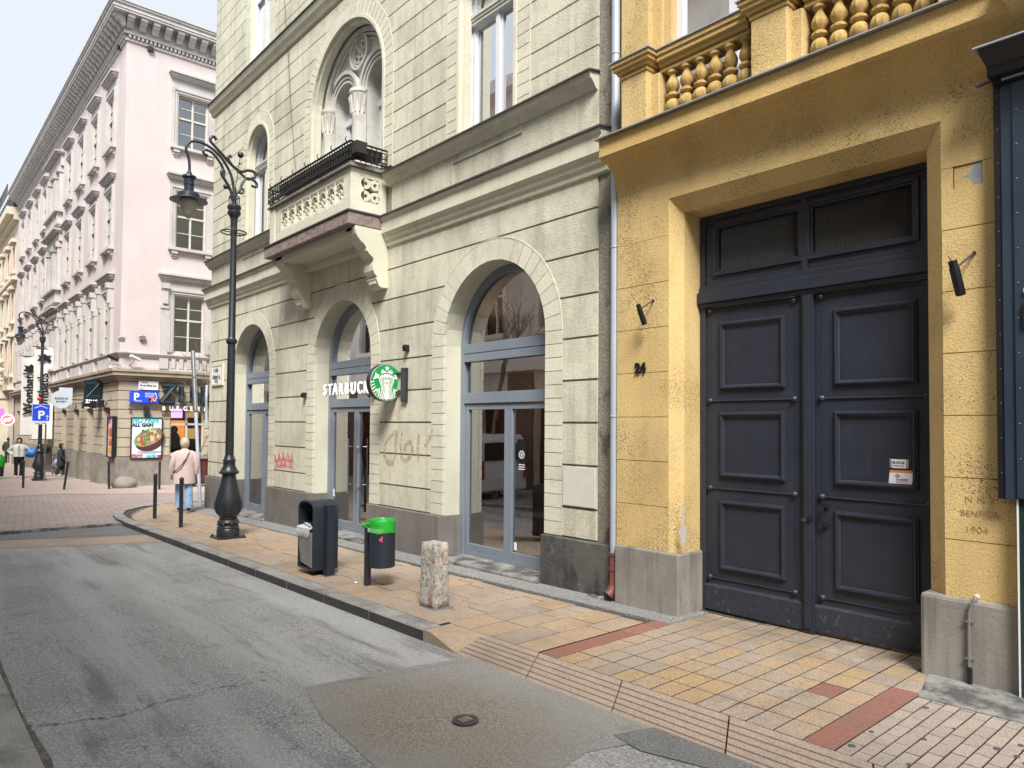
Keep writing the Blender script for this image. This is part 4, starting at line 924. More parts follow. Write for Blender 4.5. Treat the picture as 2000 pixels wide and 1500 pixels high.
mb.hexa([(-1.40, YY-.43, 4.838), (RX, YY-.43, 4.838), (RX, YY+.4, 4.878), (-1.40, YY+.4, 4.878), (-1.40, YY-.43, 4.852), (RX, YY-.43, 4.852), (RX, YY+.4, 4.892), (-1.40, YY+.4, 4.892)])
mb.build('zinc_flashing', M['zinc'], yb)
# chamfered surround of the gateway
mb = MB(); co, ci = .012, .10; xl0, xl1, xr1, xr0, z0_, z1_ = -4.345, -4.24, -2.0, -1.865, 4.115, 3.972
mb.add([(xl0, YY, -.4), (xl0, YY, z0_), (xl1, YY+.12, z1_), (xl1, YY+.12, -.4)], [(0, 1, 2, 3)])
mb.add([(xl0, YY, z0_), (xr0, YY, z0_), (xr1, YY+.12, z1_), (xl1, YY+.12, z1_)], [(0, 1, 2, 3)])
mb.add([(xr0, YY, -.4), (xr0, YY, z0_), (xr1, YY+.12, z1_), (xr1, YY+.12, -.4)], [(3, 2, 1, 0)])
mb.add([(xl1, YY+.12, -.4), (xl1, YY+.12, z1_), (xl1, YY+.41, z1_), (xl1, YY+.41, -.4)], [(0, 1, 2, 3)])
mb.add([(xr1, YY+.12, -.4), (xr1, YY+.12, z1_), (xr1, YY+.41, z1_), (xr1, YY+.41, -.4)], [(0, 1, 2, 3)])
mb.add([(xl1, YY+.12, z1_), (xr1, YY+.12, z1_), (xr1, YY+.41, z1_-.006), (xl1, YY+.41, z1_-.006)], [(0, 1, 2, 3)])
mb.build('gateway_surround', M['yellow'], ywall, fixn=False)
js = [.54, .99, 1.445, 1.90, 2.36, 2.82, 3.28, 3.745]
for a, b in zip(js[:-1], js[1:]):
    for u0, u1 in ((LX, -4.345), (-1.865, -.9), (-.9, .1)):
        mb = MB(); mb.box(u0+(.0 if u0 == LX else .001), u1-.002, YY+random.uniform(-.001, .001), YY+.012, a+.0035, b-.0035)
        if u0 == -1.865 and a > 3.2:
            # square niche where the plaster has come off
            mb = MB(); n0, n1, m0, m1 = -1.785, -1.595, 3.575, 3.739
            mb.box(u0, n0, YY, YY+.012, a+.0035, b-.0035); mb.box(n1, u1-.002, YY, YY+.012, a+.0035, b-.0035); mb.box(n0, n1, YY, YY+.012, a+.0035, m0)
        mb.build('stucco_block', M['yellow'], ywall)
mb = MB(); mb.box(-1.785, -1.595, YY+.0105, YY+.02, 3.575, 3.745); mb.build('niche', M['yellow'], ywall)
mb = MB(); mb.add([(x_, YY+.0095, z_) for x_, z_ in ((-1.655, 3.744), (-1.60, 3.744), (-1.598, 3.60), (-1.62, 3.577), (-1.66, 3.59), (-1.672, 3.635), (-1.70, 3.648), (-1.735, 3.65), (-1.70, 3.668), (-1.675, 3.672), (-1.665, 3.70))], [tuple(range(11))])
mb.build('bare_cement', surf('bare_grey_cement', (.40, .42, .45), (.30, .32, .34), .9, 12, bump=(50, .4, .006)), ywall, fixn=False)
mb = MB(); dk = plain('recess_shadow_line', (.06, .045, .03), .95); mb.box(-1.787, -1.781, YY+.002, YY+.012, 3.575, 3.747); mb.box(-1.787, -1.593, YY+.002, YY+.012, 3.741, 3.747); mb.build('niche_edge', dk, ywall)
# plinth stones
mb = MB(); mb.box(LX, -4.205, YY-.035, YY+.40, -.35, .542); mb.build('plinth', M['plinth_y'], yb, bev=.018)
mb = MB(); mb.box(-2.03, RX, YY-.035, YY+.40, -.35, .575); mb.build('plinth', M['plinth_y'], yb, bev=.03)
# incised writing
ink = plain('scratched_plaster', (.46, .33, .14), .95)
p = aY(1884, 980, YY-.003); text('scratched_writing', 'N N 2', .066, ink, ywall, p, (1, 0, 0), (0, 0, 1), .0015, -.0015, sx=1.1)
p = aY(1876, 1006, YY-.003); text('scratched_writing', 'BENFICA', .064, ink, ywall, p, (1, 0, 0), (0, 0, 1), .0015, -.0015, sx=.95)
p = aY(1884, 1038, YY-.003); text('scratched_writing', '1904', .066, ink, ywall, p, (1, 0, 0), (0, 0, 1), .0015, -.0015, sx=1.15)
# white chipped drip on the left pier
mb = MB(); q = [aY(x, y, 5.9-.003) for x, y in ((1332, 985), (1336, 985), (1336, 1025), (1341, 1035), (1340, 1052), (1338, 1064), (1332, 1066), (1330, 1050), (1325, 1040), (1331, 1028))]
mb.add([tuple(v) for v in q], [tuple(range(10))]); mb.build('chipped_patch', plain('bare_lime', (.62, .60, .56), .95), ywall, fixn=False)

# upper wall, window and balustrade
mb = MB(); mb.box(LX, -4.66, YY+.06, YY+.44, 4.88, 9); mb.box(-4.66, -4.54, YY+.14, YY+.44, 4.88, 9); mb.box(-4.54, -4.44, YY+.17, YY+.44, 4.88, 9); mb.box(-3.02, -1.9, YY+.14, YY+.44, 4.88, 9); mb.box(-.5, RX, YY+.14, YY+.44, 4.88, 9); mb.box(-4.44, -.5, YY+.14, YY+.44, 8.0, 9)
mb.build('upper_wall', M['yellow'], yb)
for (u0, u1) in ((-4.49, -3.02), (-1.9, -.5)):
    wn_ = empty('window', ((u0+u1)/2, YY+.3, 5), 0, yb); mb = MB(); P2 = lambda u, z, d: (u, 6.16+d, z)
    frame_rect(mb, P2, u0, u1, 4.9, 8.0, .045, -.02, .1); frame_rect(mb, P2, u0+.05, (u0+u1)/2+.02, 4.95, 7.0, .085, .0, .08); frame_rect(mb, P2, (u0+u1)/2-.02, u1-.05, 4.95, 7.0, .085, .0, .08)
    pbox(mb, P2, (u0+u1)/2-.05, (u0+u1)/2+.05, 4.95, 7.0, -.02, .06)
    mb.build('frame', M['white_frame'], wn_, bev=.006)
    for a, b in ((u0+.135, (u0+u1)/2-.06), ((u0+u1)/2+.06, u1-.135)):
        mb = MB(); mb.add([P2(a, 5.03, .04), P2(b, 5.03, .04), P2(b, 6.92, .04), P2(a, 6.92, .04)], [(0, 1, 2, 3)]); mb.build('pane', M['glass_up'], wn_)
    mb = MB()
    for i in range(20): a = u0+.08+i*.068; mb.box(a, a+.064, 6.30+(.006 if i % 2 else 0), 6.31+(.006 if i % 2 else 0), 4.9, 8)
    mb.build('blind', M['curtain_g'], wn_)
balu = empty('balustrade', (-3, YY-.2, 4.88), 0, yb)
def moulded(mb, x0, x1, y0, y1, z0):   # stepped cap
    for dz0, dz1, o in ((0, .03, .012), (.03, .05, .0), (.05, .085, .035), (.085, .125, .065), (.125, .165, .085)): mb.box(x0-o, x1+o, y0-o, y1, z0+dz0, z0+dz1)
for u0, u1 in ((-4.77, -4.44), (-3.29, -2.95), (-1.80, -1.46)):
    mb = MB(); mb.box(u0, u1, YY-.24, YY+.10, 4.875, 5.40); mb.box(u0-.0, u1+.10, YY-.17, YY+.10, 4.875, 5.36); mb.build('pedestal', M['yellow'], balu, bev=.01)
    mb = MB(); moulded(mb, u0, u1, YY-.24, YY+.12, 5.40); mb.build('pedestal_cap', M['yellow_trim'], balu, bev=.004)
    mb = MB(); mb.box(u0-.10, u1+.10, YY-.24-.10, YY+.12, 5.566, 5.578); mb.build('cap_flashing', M['zinc'], balu)
for u0, u1 in ((-4.34, -3.39), (-2.84, -1.90)):
    mb = MB()
    for dz0, dz1, o in ((0, .03, .03), (.03, .055, .015), (.055, .10, .05), (.10, .15, .085), (.15, .20, .10)): mb.box(u0-.02, u1+.02, YY-.10-o, YY+.05+o*.5, 5.365+dz0, 5.365+dz1)
    mb.build('top_rail', M['yellow_trim'], balu, bev=.004)
    mb = MB(); mb.box(u0-.02, u1+.02, YY-.215, YY+.11, 5.566, 5.577); mb.build('cap_flashing', M['zinc'], balu)
bp = [(.055, 0), (.055, .025), (.03, .035), (.04, .05), (.062, .07), (.074, .105), (.074, .135), (.060, .17), (.035, .195), (.05, .205), (.068, .218), (.068, .235), (.05, .25), (.035, .26), (.052, .285), (.066, .32), (.064, .35), (.045, .39), (.032, .425), (.036, .445), (.055, .455), (.055, .475), (.045, .49)]
mb = MB()
seg = 20; n = len(bp); vs = []
for i in range(seg):
    a = 2*PI*i/seg; g = 1+(.04 if i % 2 else -.04)
    vs += [(r*(g if .05 < z_ < .42 else 1)*math.cos(a), r*(g if .05 < z_ < .42 else 1)*math.sin(a), z_) for r, z_ in bp]
fs = [(i*n+q, ((i+1) % seg)*n+q, ((i+1) % seg)*n+q+1, i*n+q+1) for i in range(seg) for q in range(n-1)]
mb.add(vs, fs); bm_ = mb.mesh('baluster', M['yellow_bal'], True)
for x_ in [-4.235+.162*i for i in range(6)]+[-2.745+.162*i for i in range(6)]+[-1.30+.162*i for i in range(6)]:
    place('baluster', bm_, balu, (x_, YY-.08, 4.878))

# carriage gate -------------------------------------------------------------
YD = 6.30
PD = lambda u, z, d: (u, YD+d, z)
gt = thing('carriage_gate', 'tall dark slate blue double gate with raised square panels and two ribbed lights', 'gate', (-3.1, YD, G(-3.1)))
mb = MB()
frame_rect(mb, PD, -4.23, -1.98, 3.16, 3.965, .055, -.02, .12); pbox(mb, PD, -4.23, -4.165, -.09, 3.16, -.02, .12); pbox(mb, PD, -2.06, -1.98, -.06, 3.16, -.02, .12)
mb.build('gate_frame', M['door'], gt, bev=.006)
mb = MB(); pbox(mb, PD, -4.235, -2.0, 3.06, 3.175, -.075, .0); pbox(mb, PD, -4.225, -2.0, 3.175, 3.24, -.045, .0); pbox(mb, PD, -4.22, -2.0, 3.02, 3.06, -.05, .0); mb.build('lintel_beam', M['door'], gt, bev=.006)
mb = MB(); pbox(mb, PD, -4.17, -2.03, 3.24, 3.36, .0, .08); pbox(mb, PD, -4.17, -2.03, 3.845, 3.91, .0, .08); pbox(mb, PD, -4.17, -4.05, 3.36, 3.845, 0, .08); pbox(mb, PD, -3.16, -3.07, 3.36, 3.845, 0, .08); pbox(mb, PD, -2.18, -2.03, 3.36, 3.845, 0, .08); pbox(mb, PD, -3.15, -3.09, 3.24, 3.91, -.02, 0)
mb.build('transom_panel', M['door'], gt, bev=.004)
rg = NB('ribbed_dark_glass'); rg.b.inputs['Base Color'].default_value = (.060, .057, .052, 1); rg.b.inputs['Roughness'].default_value = .42
mb = MB(); pbox(mb, PD, -4.17, -2.03, 3.25, 3.90, .055, .085); mb.build('transom_back', M['door'], gt)
for u0, u1 in ((-4.05, -3.16), (-3.07, -2.18)):
    li = empty('transom_light', ((u0+u1)/2, YD, 3.6), 0, gt)
    mb = MB(); frame_rect(mb, PD, u0-.03, u1+.03, 3.335, 3.87, .035, -.025, .02); frame_rect(mb, PD, u0+.005, u1-.005, 3.37, 3.835, .022, -.012, .03); mb.build('moulding', M['door'], li, bev=.004)
    mb = MB(); n = int((u1-u0-.05)/.0135); xs_ = [u0+.025+(u1-u0-.05)*i/n for i in range(n+1)]
    for a, b in zip(xs_[:-1], xs_[1:]):
        m_ = (a+b)/2; mb.add([(a, YD+.045, 3.39), (m_, YD+.037, 3.39), (m_, YD+.037, 3.815), (a, YD+.045, 3.815), (b, YD+.045, 3.39), (b, YD+.045, 3.815)], [(0, 1, 2, 3), (1, 4, 5, 2)])
    mb.build('ribbed_pane', rg.mat, li, fixn=False)
def raised(mb, u0, u1, z0, z1, w=.055, h=.035):     # moulded frame with mitred slopes
    def loop(o, d): return [PD(u0+o, z0+o, d), PD(u1-o, z0+o, d), PD(u1-o, z1-o, d), PD(u0+o, z1-o, d)]
    L = [loop(0, 0.001), loop(.006, -h*.55), loop(.014, -h*.6), loop(.022, -h), loop(w*.65, -h*.95), loop(w*.8, -h*.35), loop(w, -.004)]
    for a, b in zip(L[:-1], L[1:]):
        for i in range(4): j = (i+1) % 4; mb.add([a[i], a[j], b[j], b[i]], [(0, 1, 2, 3)])
pan = [(2.17, 2.86), (1.295, 1.955), (.375, 1.075)]
for u0, u1, pu0, pu1, ks in ((-4.165, -3.135, -4.01, -3.31, (-4.12, -3.225)), (-3.03, -2.06, -2.86, -2.17, (-2.97, -2.10))):
    lf = empty('gate_leaf', ((u0+u1)/2, YD, .1), 0, gt)
    mb = MB(); zb = G(u0)+.03; pbox(mb, PD, u0, u1, zb, 3.02, .0, .05); mb.build('leaf_board', M['door'], lf, bev=.003)
    mb = MB(); pbox(mb, PD, u0+.0, u1-.0, zb+.005, .205, -.028, .0); mb.add([PD(u0, .205, -.028), PD(u1, .205, -.028), PD(u1, .225, 0), PD(u0, .225, 0)], [(0, 1, 2, 3)]); mb.build('kick_board', M['door_kick'], lf, bev=.003)
    for z0, z1 in pan:
        mb = MB(); raised(mb, pu0, pu1, z0, z1); mb.build('panel_moulding', M['door'], lf, fixn=False)
        mb = MB(); pbox(mb, PD, pu0+.058, pu1-.058, z0+.058, z1-.058, -.004, .001); mb.build('raised_panel', M['door'], lf)
    zr = (2.98, 2.065, 1.185, .29)
    mb = MB()
    for z in zr: mb.tube([PD(ks[0], z, -.008), PD(ks[1], z, -.008)], .008, 8)
    for u in ks: pbox(mb, PD, u-.004, u+.004, .30, 2.98, -.004, .001)
    mb.build('bead_rail', M['door'], lf)
    for z in zr:
        for u in ks:
            mb = MB(); mb.T = lambda p, u=u, z=z: (u+p[0], YD-p[2], z+p[1]); mb.lathe([(.028, 0), (.030, .01), (.022, .016), (.024, .022), (.018, .032), (.008, .036), (.007, .031), (0, .031)], 0, 0, 0, 16, cap=False); mb.T = None
            mb.build('knob', M['door'], lf, True)
mb = MB(); pbox(mb, PD, -3.135, -3.03, -.045, 3.02, -.045, .02); pbox(mb, PD, -3.115, -3.05, .0, 3.0, -.06, -.045); mb.build('centre_post', M['door'], gt, bev=.005)
mb = MB(); u, z1, z2 = -2.935, 1.105, .93
for z in (z1, z2): mb.T = lambda p, z=z: (u+p[0], YD-p[2], z+p[1]); mb.lathe([(.03, 0), (.03, .012), (.012, .016), (.012, .04), (0, .04)], 0, 0, 0, 14, cap=False); mb.T = None
mb.tube([PD(u-.01, z1, -.04), PD(u-.02, (z1+z2)/2, -.06), PD(u-.01, z2, -.04)], .010, 8); mb.build('door_pull', M['black'], gt, True)
mb = MB(); mb.T = lambda p: (-3.06+p[0], YD-.06-p[2], .985+p[1]); mb.lathe([(.025, 0), (.022, .02), (0, .022)], 0, 0, 0, 14, cap=False); mb.T = None; mb.build('lock', M['black'], gt, True)
mb = MB(); 
for z in (.96, .975): mb.box(-3.134, -3.07, YD-.0605, YD-.059, z, z+.005)
mb.build('bare_metal_scratch', M['steel'], gt)
# stickers
s1 = thing('striped_sticker', 'small white sticker with striped border and black writing on the gate', 'sticker', (-2.32, 6.28, 1.5))
mb = MB(); mb.box(-2.395, -2.25, 6.292, 6.2945, 1.472, 1.545); mb.build('paper', M['white'], s1)
mb = MB()
for i in range(7):
    for q, x_ in ((0, -2.395), (1, -2.268)): mb.hexa([(x_, 6.2908, 1.474+i*.0105), (x_+.018, 6.2908, 1.470+i*.0105), (x_+.018, 6.2915, 1.470+i*.0105), (x_, 6.2915, 1.474+i*.0105), (x_, 6.2908, 1.479+i*.0105), (x_+.018, 6.2908, 1.475+i*.0105), (x_+.018, 6.2915, 1.475+i*.0105), (x_, 6.2915, 1.479+i*.0105)])
mb.build('border_stripe', M['black'], s1)
text('printed_number', '80 847-86', .030, M['black'], s1, (-2.372, 6.2912, 1.507), (1, 0, 0), (0, 0, 1), .0003, .0008, sx=.75)
text('printed_line', '06 30 841 51 54', .016, M['black'], s1, (-2.368, 6.2912, 1.485), (1, 0, 0), (0, 0, 1), .0003, .0004, sx=.8)
s2 = thing('orange_topped_sticker', 'white and orange advert sticker with an eye mark low on the gate panel', 'sticker', (-2.31, 6.28, 1.4))
mb = MB(); mb.hexa([(-2.405, 6.292, 1.345), (-2.228, 6.292, 1.335), (-2.228, 6.294, 1.335), (-2.405, 6.294, 1.345), (-2.395, 6.292, 1.452), (-2.205, 6.292, 1.452), (-2.205, 6.294, 1.452), (-2.395, 6.294, 1.452)]); mb.build('paper', M['white'], s2)
mb = MB(); mb.box(-2.395, -2.207, 6.291, 6.2918, 1.435, 1.456); mb.build('orange_band', plain('orange_print', (.72, .23, .10), .6), s2)
mb = MB(); ring(mb, lambda u, z, d: (u, 6.2913+d, z), -2.335, 1.407, .016, .011, 0, .0006, 16, 0, 2*PI); mb.ball((-2.335, 6.2915, 1.407), (.006, .0006, .006), 8, 5); mb.box(-2.365, -2.352, 6.2913, 6.2918, 1.406, 1.409); mb.box(-2.318, -2.305, 6.2913, 6.2918, 1.406, 1.409); mb.build('eye_mark', M['black'], s2)
text('printed_line', 'KULCSSZERVIZ', .018, M['black'], s2, (-2.345, 6.2912, 1.372), (1, 0, 0), (0, 0, 1), .0003, .0006, sx=.75)
text('printed_line', '06 30 951 0 24', .016, plain('red_print', (.6, .08, .08), .6), s2, (-2.345, 6.2912, 1.353), (1, 0, 0), (0, 0, 1), .0003, .0004, sx=.8)

# house number
hn = thing('house_number', 'dark cast house number 24 on the ochre pier left of the gate', 'number', (-4.71, YY, 2.4))
for ch, x_ in (('2', -4.765), ('4', -4.695)): text('digit', ch, .14, M['black'], hn, (x_, YY-.012, 2.365), (1, 0, 0), (0, 0, 1), .010, .006, sx=.95)
# wall lamps: black tubes tilted out from the wall on thin arms
def tube_lamp(lab, top, bot, armp, r):
    o = thing('tube_spotlight', lab, 'spotlight', (top[0], YY, top[2]), 'black tube spotlights beside the gate')
    mb = MB(); T_, B_ = Vector(top), Vector(bot); mb.tube([T_, T_.lerp(B_, .2), T_.lerp(B_, .21), B_.lerp(T_, .04), B_], [r*.9, r*.9, r*1.05, r*1.05, r*.9], 14); mb.build('lamp_tube', M['black'], o, True)
    mb = MB(); mb.tube([T_.lerp(B_, .25), Vector(armp)], .008, 7); mb.tube([Vector(armp)-Vector((0, .008, 0)), Vector((armp[0], YY, armp[2]))], .012, 7); mb.build('arm', M['black'], o)
    mb = MB(); mb.tube([T_.lerp(B_, .05), T_.lerp(B_, .05)+Vector((-.03, 0, .05))], .003, 5); mb.build('cable', M['black'], o)
tp, bt_ = aY(1246, 594, 5.72), aY(1259, 634, 5.80)
tube_lamp('black tube spotlight above the house number', tp, bt_, (aY(1274, 587, 5.88).x, 5.89, aY(1274, 587, 5.88).z), .027)
tp, bt_ = aY(1860, 509, 5.72), aY(1877, 577, 5.80)
tube_lamp('black tube spotlight on the pier right of the gate', tp, bt_, (aY(1902, 493, 5.88).x, 5.89, aY(1902, 493, 5.88).z), .032)
# conduit at the right plinth
cd = thing('earth_conduit', 'thin grey conduit with a black foot running down the right cement plinth', 'conduit', (-1.68, 5.84, 0))
mb = MB(); mb.tube([(-1.655, 5.87, .60), (-1.66, 5.845, .595), (-1.68, 5.84, .55), (-1.695, 5.84, .48), (-1.695, 5.84, .10)], .011, 10); mb.build('conduit_pipe', M['steel'], cd, True)
mb = MB(); mb.lathe([(.016, 0), (.018, .09), (.016, .12)], -1.695, 5.84, -.015, 12); mb.build('black_foot', M['black'], cd, True)
for z in (.16, .42):
    mb = MB(); mb.box(-1.72, -1.67, 5.828, 5.866, z, z+.012); mb.build('clip', M['steel'], cd)
mb = MB(); mb.ball((-1.655, 5.868, .605), (.022, .012, .02), 10, 6); mb.build('mortar_plug', plain('white_mortar', (.6, .56, .52), .9), cd)
# portal board of the neighbouring shop at the right edge
kb = thing('shop_portal', 'dark blue metal shop portal with a stepped cornice at the right edge', 'portal', (-1.2, 5.85, 0))
blue = surf('blue_black_sheet_metal', (.030, .048, .078), (.022, .036, .060), .35, 2, fine=(20, .06), spec=.6)
mb = MB(); mb.box(-1.50, -1.455, 5.80, 5.90, 1.32, 4.22); mb.build('edge_strip', M['black'], kb)
mb = MB(); mb.box(-1.455, -1.385, 5.79, 5.90, 1.325, 4.22); mb.build('side_board', blue, kb, bev=.004)
mb = MB(); mb.box(-1.385, .9, 5.775, 5.90, 1.33, 4.20); mb.build('main_board', blue, kb, bev=.006)
mb = MB(); mb.box(-1.392, -1.383, 5.80, 5.85, -.02, 1.32); mb.build('white_edge', M['white'], kb)
mb = MB(); mb.box(-1.382, .9, 5.81, 5.86, -.02, 1.325); mb.build('lower_glazing', plain('dark_green_glass', (.02, .04, .035), .1), kb)
mb = MB()
for i in range(12): 
    z = 1.5+i*.24; mb.ball((-1.475, 5.798, z), .0045, 6, 4); mb.ball((-1.36, 5.773, z+.1), .006, 6, 4)
mb.build('rivets', M['steel'], kb)
mb = MB(); mb.box(-1.49, .9, 5.74, 5.9, 4.20, 4.235); mb.box(-1.50, .9, 5.66, 5.9, 4.235, 4.30); mb.hexa([(-1.50, 5.66, 4.30), (.9, 5.66, 4.30), (.9, 5.9, 4.30), (-1.50, 5.9, 4.30), (-1.53, 5.55, 4.40), (.9, 5.55, 4.40), (.9, 5.9, 4.40), (-1.53, 5.9, 4.40)]); mb.build('cornice', M['black'], kb, bev=.003)
mb = MB(); mb.box(-1.55, .9, 5.53, 5.9, 4.402, 4.414); mb.box(-1.43, .9, 5.725, 5.735, 4.21, 4.225); mb.build('metal_edge', M['zinc'], kb)
mb = MB(); mb.tube([(-1.53, 5.9, 4.30), (-1.60, 5.74, 4.22)], .012, 8); mb.build('cable_stub', M['zinc'], kb)
mb = MB(); p = aY(1999, 567, 5.75); mb.ball((p.x+.02, 5.765, p.z), (.028, .012, .028), 12, 8); mb.build('door_bell', M['white'], kb, True)
mb = MB(); p = aY(1996, 610, 5.75); mb.box(p.x, p.x+.08, 5.755, 5.775, p.z-.10, p.z+.06); mb.build('entry_panel', M['black'], kb)

# drainpipe between the two houses
dp = thing('drainpipe', 'galvanised grey drainpipe with a red brown foot between the two houses', 'drainpipe', (-5.08, 5.93, 0))
mb = MB(); mb.tube([(-5.085, 5.94, 9.0), (-5.085, 5.94, .42)], .046, 14); mb.build('pipe_shaft', M['pipe'], dp, True)
for z in (3.75, 1.9, 5.9, 7.5):
    mb = MB(); mb.lathe([(.047, 0), (.052, .003), (.052, .02), (.047, .023)], -5.085, 5.94, z, 14, cap=False); mb.box(-5.10, -5.07, 5.94, 6.02, z, z+.02); mb.build('pipe_collar', M['pipe'], dp, True)
mb = MB(); mb.tube([(-5.085, 5.94, .44), (-5.085, 5.94, .10), (-5.09, 5.90, .02), (-5.10, 5.85, -.02)], [.053, .053, .055, .058], 14, cap=False)
for z in (.40, .24): mb.lathe([(.053, 0), (.060, .005), (.060, .035), (.053, .04)], -5.085, 5.94, z, 14, cap=False)
mb.build('pipe_foot', M['pipe_red'], dp, True)
mb = MB(); mb.tube([(-5.0985, 5.858, -.014), (-5.099, 5.855, -.016)], .050, 14); mb.build('pipe_mouth', M['black'], dp)
# rubble heap at the foot
mb = MB()
for i in range(40):
    r = random.uniform(.008, .03); x_ = random.uniform(-5.45, -5.12); y_ = 5.93-abs(random.gauss(0, .03)); mb.ball((x_, y_, G(x_)+r*.4), (r, r*.8, r*.6), 5, 4)
o = mb.build('plaster_rubble', M['cement'], None); o['kind'] = 'stuff'; o['label'] = 'crumbled plaster at the foot of the black plinth'
# ------------------------------------------------------------------ STREET FURNITURE
# cast iron street lamp ------------------------------------------------------
def street_lamp(loc, lab, rz=0.0, near=True):
    t = thing('street_lamp', lab, 'street lamp', (0, 0, 0), 'cast iron street lamps')
    I = M['iron']; IB = M['iron_blue']
    mb = MB(); mb.box(-.235, .235, -.235, .235, -.03, .03)
    for a in (-1, 1):
        for b in (-1, 1): mb.lathe([(.022, 0), (.022, .02), (.012, .028)], a*.20, b*.20, .03, 6)
    mb.build('base_plate', I, t, bev=.006)
    base = [(.19, .03), (.19, .15), (.175, .17), (.185, .19), (.165, .215), (.15, .23), (.17, .25), (.185, .28), (.165, .31), (.145, .33), (.158, .345), (.14, .36), (.165, .40), (.205, .47), (.222, .55), (.222, .62), (.205, .72), (.175, .83), (.145, .94), (.122, 1.04), (.112, 1.10)]
    mb = MB(); mb.lathe(base, seg=28); mb.build('pedestal', I, t, True)
    mb = MB()
    for q in range(8):
        a = q*PI/4
        for i in range(7):
            z = .40+.055*i; rr = .165+.057*math.sin(min(1, (i+.6)/4)*PI/2); s = .03*math.sin(PI*(i+.5)/7)+.004
        mb.tube([((r_+.004)*math.cos(a), (r_+.004)*math.sin(a), z) for r_, z in ((.165, .40), (.205, .47), (.222, .56), (.220, .64), (.200, .73))], [.006, .018, .022, .016, .003], 6)
        mb.ball((.178*math.cos(a), .178*math.sin(a), .25), .022, 8, 5)
    mb.build('leaf_relief', I, t, True)
    mb = MB(); mb.lathe([(.112, 1.10), (.165, 1.13), (.170, 1.155), (.15, 1.17), (.135, 1.20), (.105, 1.25), (.098, 1.32), (.108, 1.34), (.108, 1.365), (.092, 1.38), (.085, 1.42), (.075, 1.44)], seg=24); mb.build('collar', I, t, True)
    mb = MB(); mb.lathe([(.072, 1.43), (.066, 3.40), (.085, 3.42), (.095, 3.45), (.095, 3.48), (.075, 3.50), (.062, 3.53), (.052, 5.38)], seg=18, cap=False); mb.build('pole', I, t, True)
    # ladder-rest ring
    mb = MB(); RR_, zz_ = .215, 5.40
    mb.tube([(RR_*math.cos(2*PI*i/28), RR_*math.sin(2*PI*i/28), zz_) for i in range(29)], .012, 6, cap=False)
    for q in range(4): a = q*PI/2; mb.tube([(.05*math.cos(a), .05*math.sin(a), zz_), (RR_*math.cos(a), RR_*math.sin(a), zz_)], .010, 6)
    mb.build('ladder_ring', I, t, True)
    mb = MB(); mb.lathe([(.052, 5.36), (.06, 5.40), (.055, 5.46), (.06, 5.62), (.075, 5.68), (.11, 5.72), (.115, 5.76), (.095, 5.78), (.10, 5.80), (.118, 5.83), (.115, 5.87), (.085, 5.89), (.06, 5.91)], seg=20); mb.build('capital', I, t, True)
    mb = MB(); mb.lathe([(.086, 6.02), (.092, 6.025), (.092, 6.04), (.086, 6.045)], seg=18, cap=False)
    for q in range(6): a = q*PI/3; mb.tube([(.086*math.cos(a), .086*math.sin(a), 5.88), (.088*math.cos(a), .088*math.sin(a), 6.03)], .008, 5)
    mb.lathe([(.042, 5.88), (.038, 6.10), (.03, 6.2)], seg=12); mb.build('cage', I, t, True)
    # arm in local plane: a = distance out towards the street (-y)
    def A(a, z): return (0, -a, z)
    def curve(pts, n=10):
        out = []; P_ = [pts[0]]+pts+[pts[-1]]
        for i in range(1, len(P_)-2):
            for k in range(n):
                u = k/n; p0, p1, p2, p3 = P_[i-1], P_[i], P_[i+1], P_[i+2]
                out.append(tuple(.5*((2*p1[c])+(-p0[c]+p2[c])*u+(2*p0[c]-5*p1[c]+4*p2[c]-p3[c])*u*u+(-p0[c]+3*p1[c]-3*p2[c]+p3[c])*u**3) for c in (0, 1)))
        out.append(pts[-1]); return [A(*p) for p in out]
    mb = MB()
    mb.tube(curve([(.0, 5.90), (.01, 6.15), (.07, 6.42), (.22, 6.66), (.44, 6.82), (.66, 6.86), (.79, 6.80), (.83, 6.68), (.79, 6.56), (.77, 6.42), (.77, 6.28)]), .024, 10)
    mb.build('swan_neck', I, t, True)
    mb = MB()
    mb.tube(curve([(.015, 5.95), (.08, 6.16), (.19, 6.33), (.235, 6.40), (.22, 6.47), (.19, 6.46), (.185, 6.42)]), [.027]*61, 8)
    mb.tube(curve([(.19, 6.36), (.22, 6.52), (.32, 6.66), (.42, 6.74), (.52, 6.75), (.55, 6.71), (.52, 6.67), (.47, 6.66)]), .024, 8)
    mb.tube(curve([(-.30, 6.44), (-.36, 6.49), (-.34, 6.57), (-.22, 6.57), (-.10, 6.52), (.06, 6.60), (.22, 6.74), (.36, 6.86), (.43, 6.93), (.42, 7.0), (.37, 7.02), (.33, 6.97)]), .026, 8)
    mb.tube(curve([(-.30, 6.44), (-.22, 6.41), (-.08, 6.50), (.05, 6.60), (.12, 6.70), (.10, 6.76), (.06, 6.73)]), .022, 8)
    mb.tube(curve([(-.01, 5.95), (-.03, 6.10), (-.10, 6.20), (-.13, 6.30), (-.20, 6.42), (-.32, 6.42), (-.40, 6.36), (-.38, 6.30), (-.30, 6.31)]), .023, 8)
    mb.tube(curve([(-.06, 6.14), (-.13, 6.13), (-.16, 6.19), (-.12, 6.22), (-.09, 6.19)]), .019, 8)
    mb.build('scrollwork', I, t, True)
    mb = MB(); mb.tube([(0, -.01, 6.0), (0, .10, 6.86)], .006, 5)
    mb.ball((0, .095, 6.82), .055, 12, 8); mb.ball((0, .075, 6.66), .017, 8, 6); mb.ball((0, .055, 6.50), .022, 8, 6); mb.ball((0, .045, 6.40), .015, 8, 6); mb.tube([(0, -.03, 6.08), (0, -.14, 6.18)], .005, 5); mb.ball((0, -.155, 6.19), .046, 12, 8)
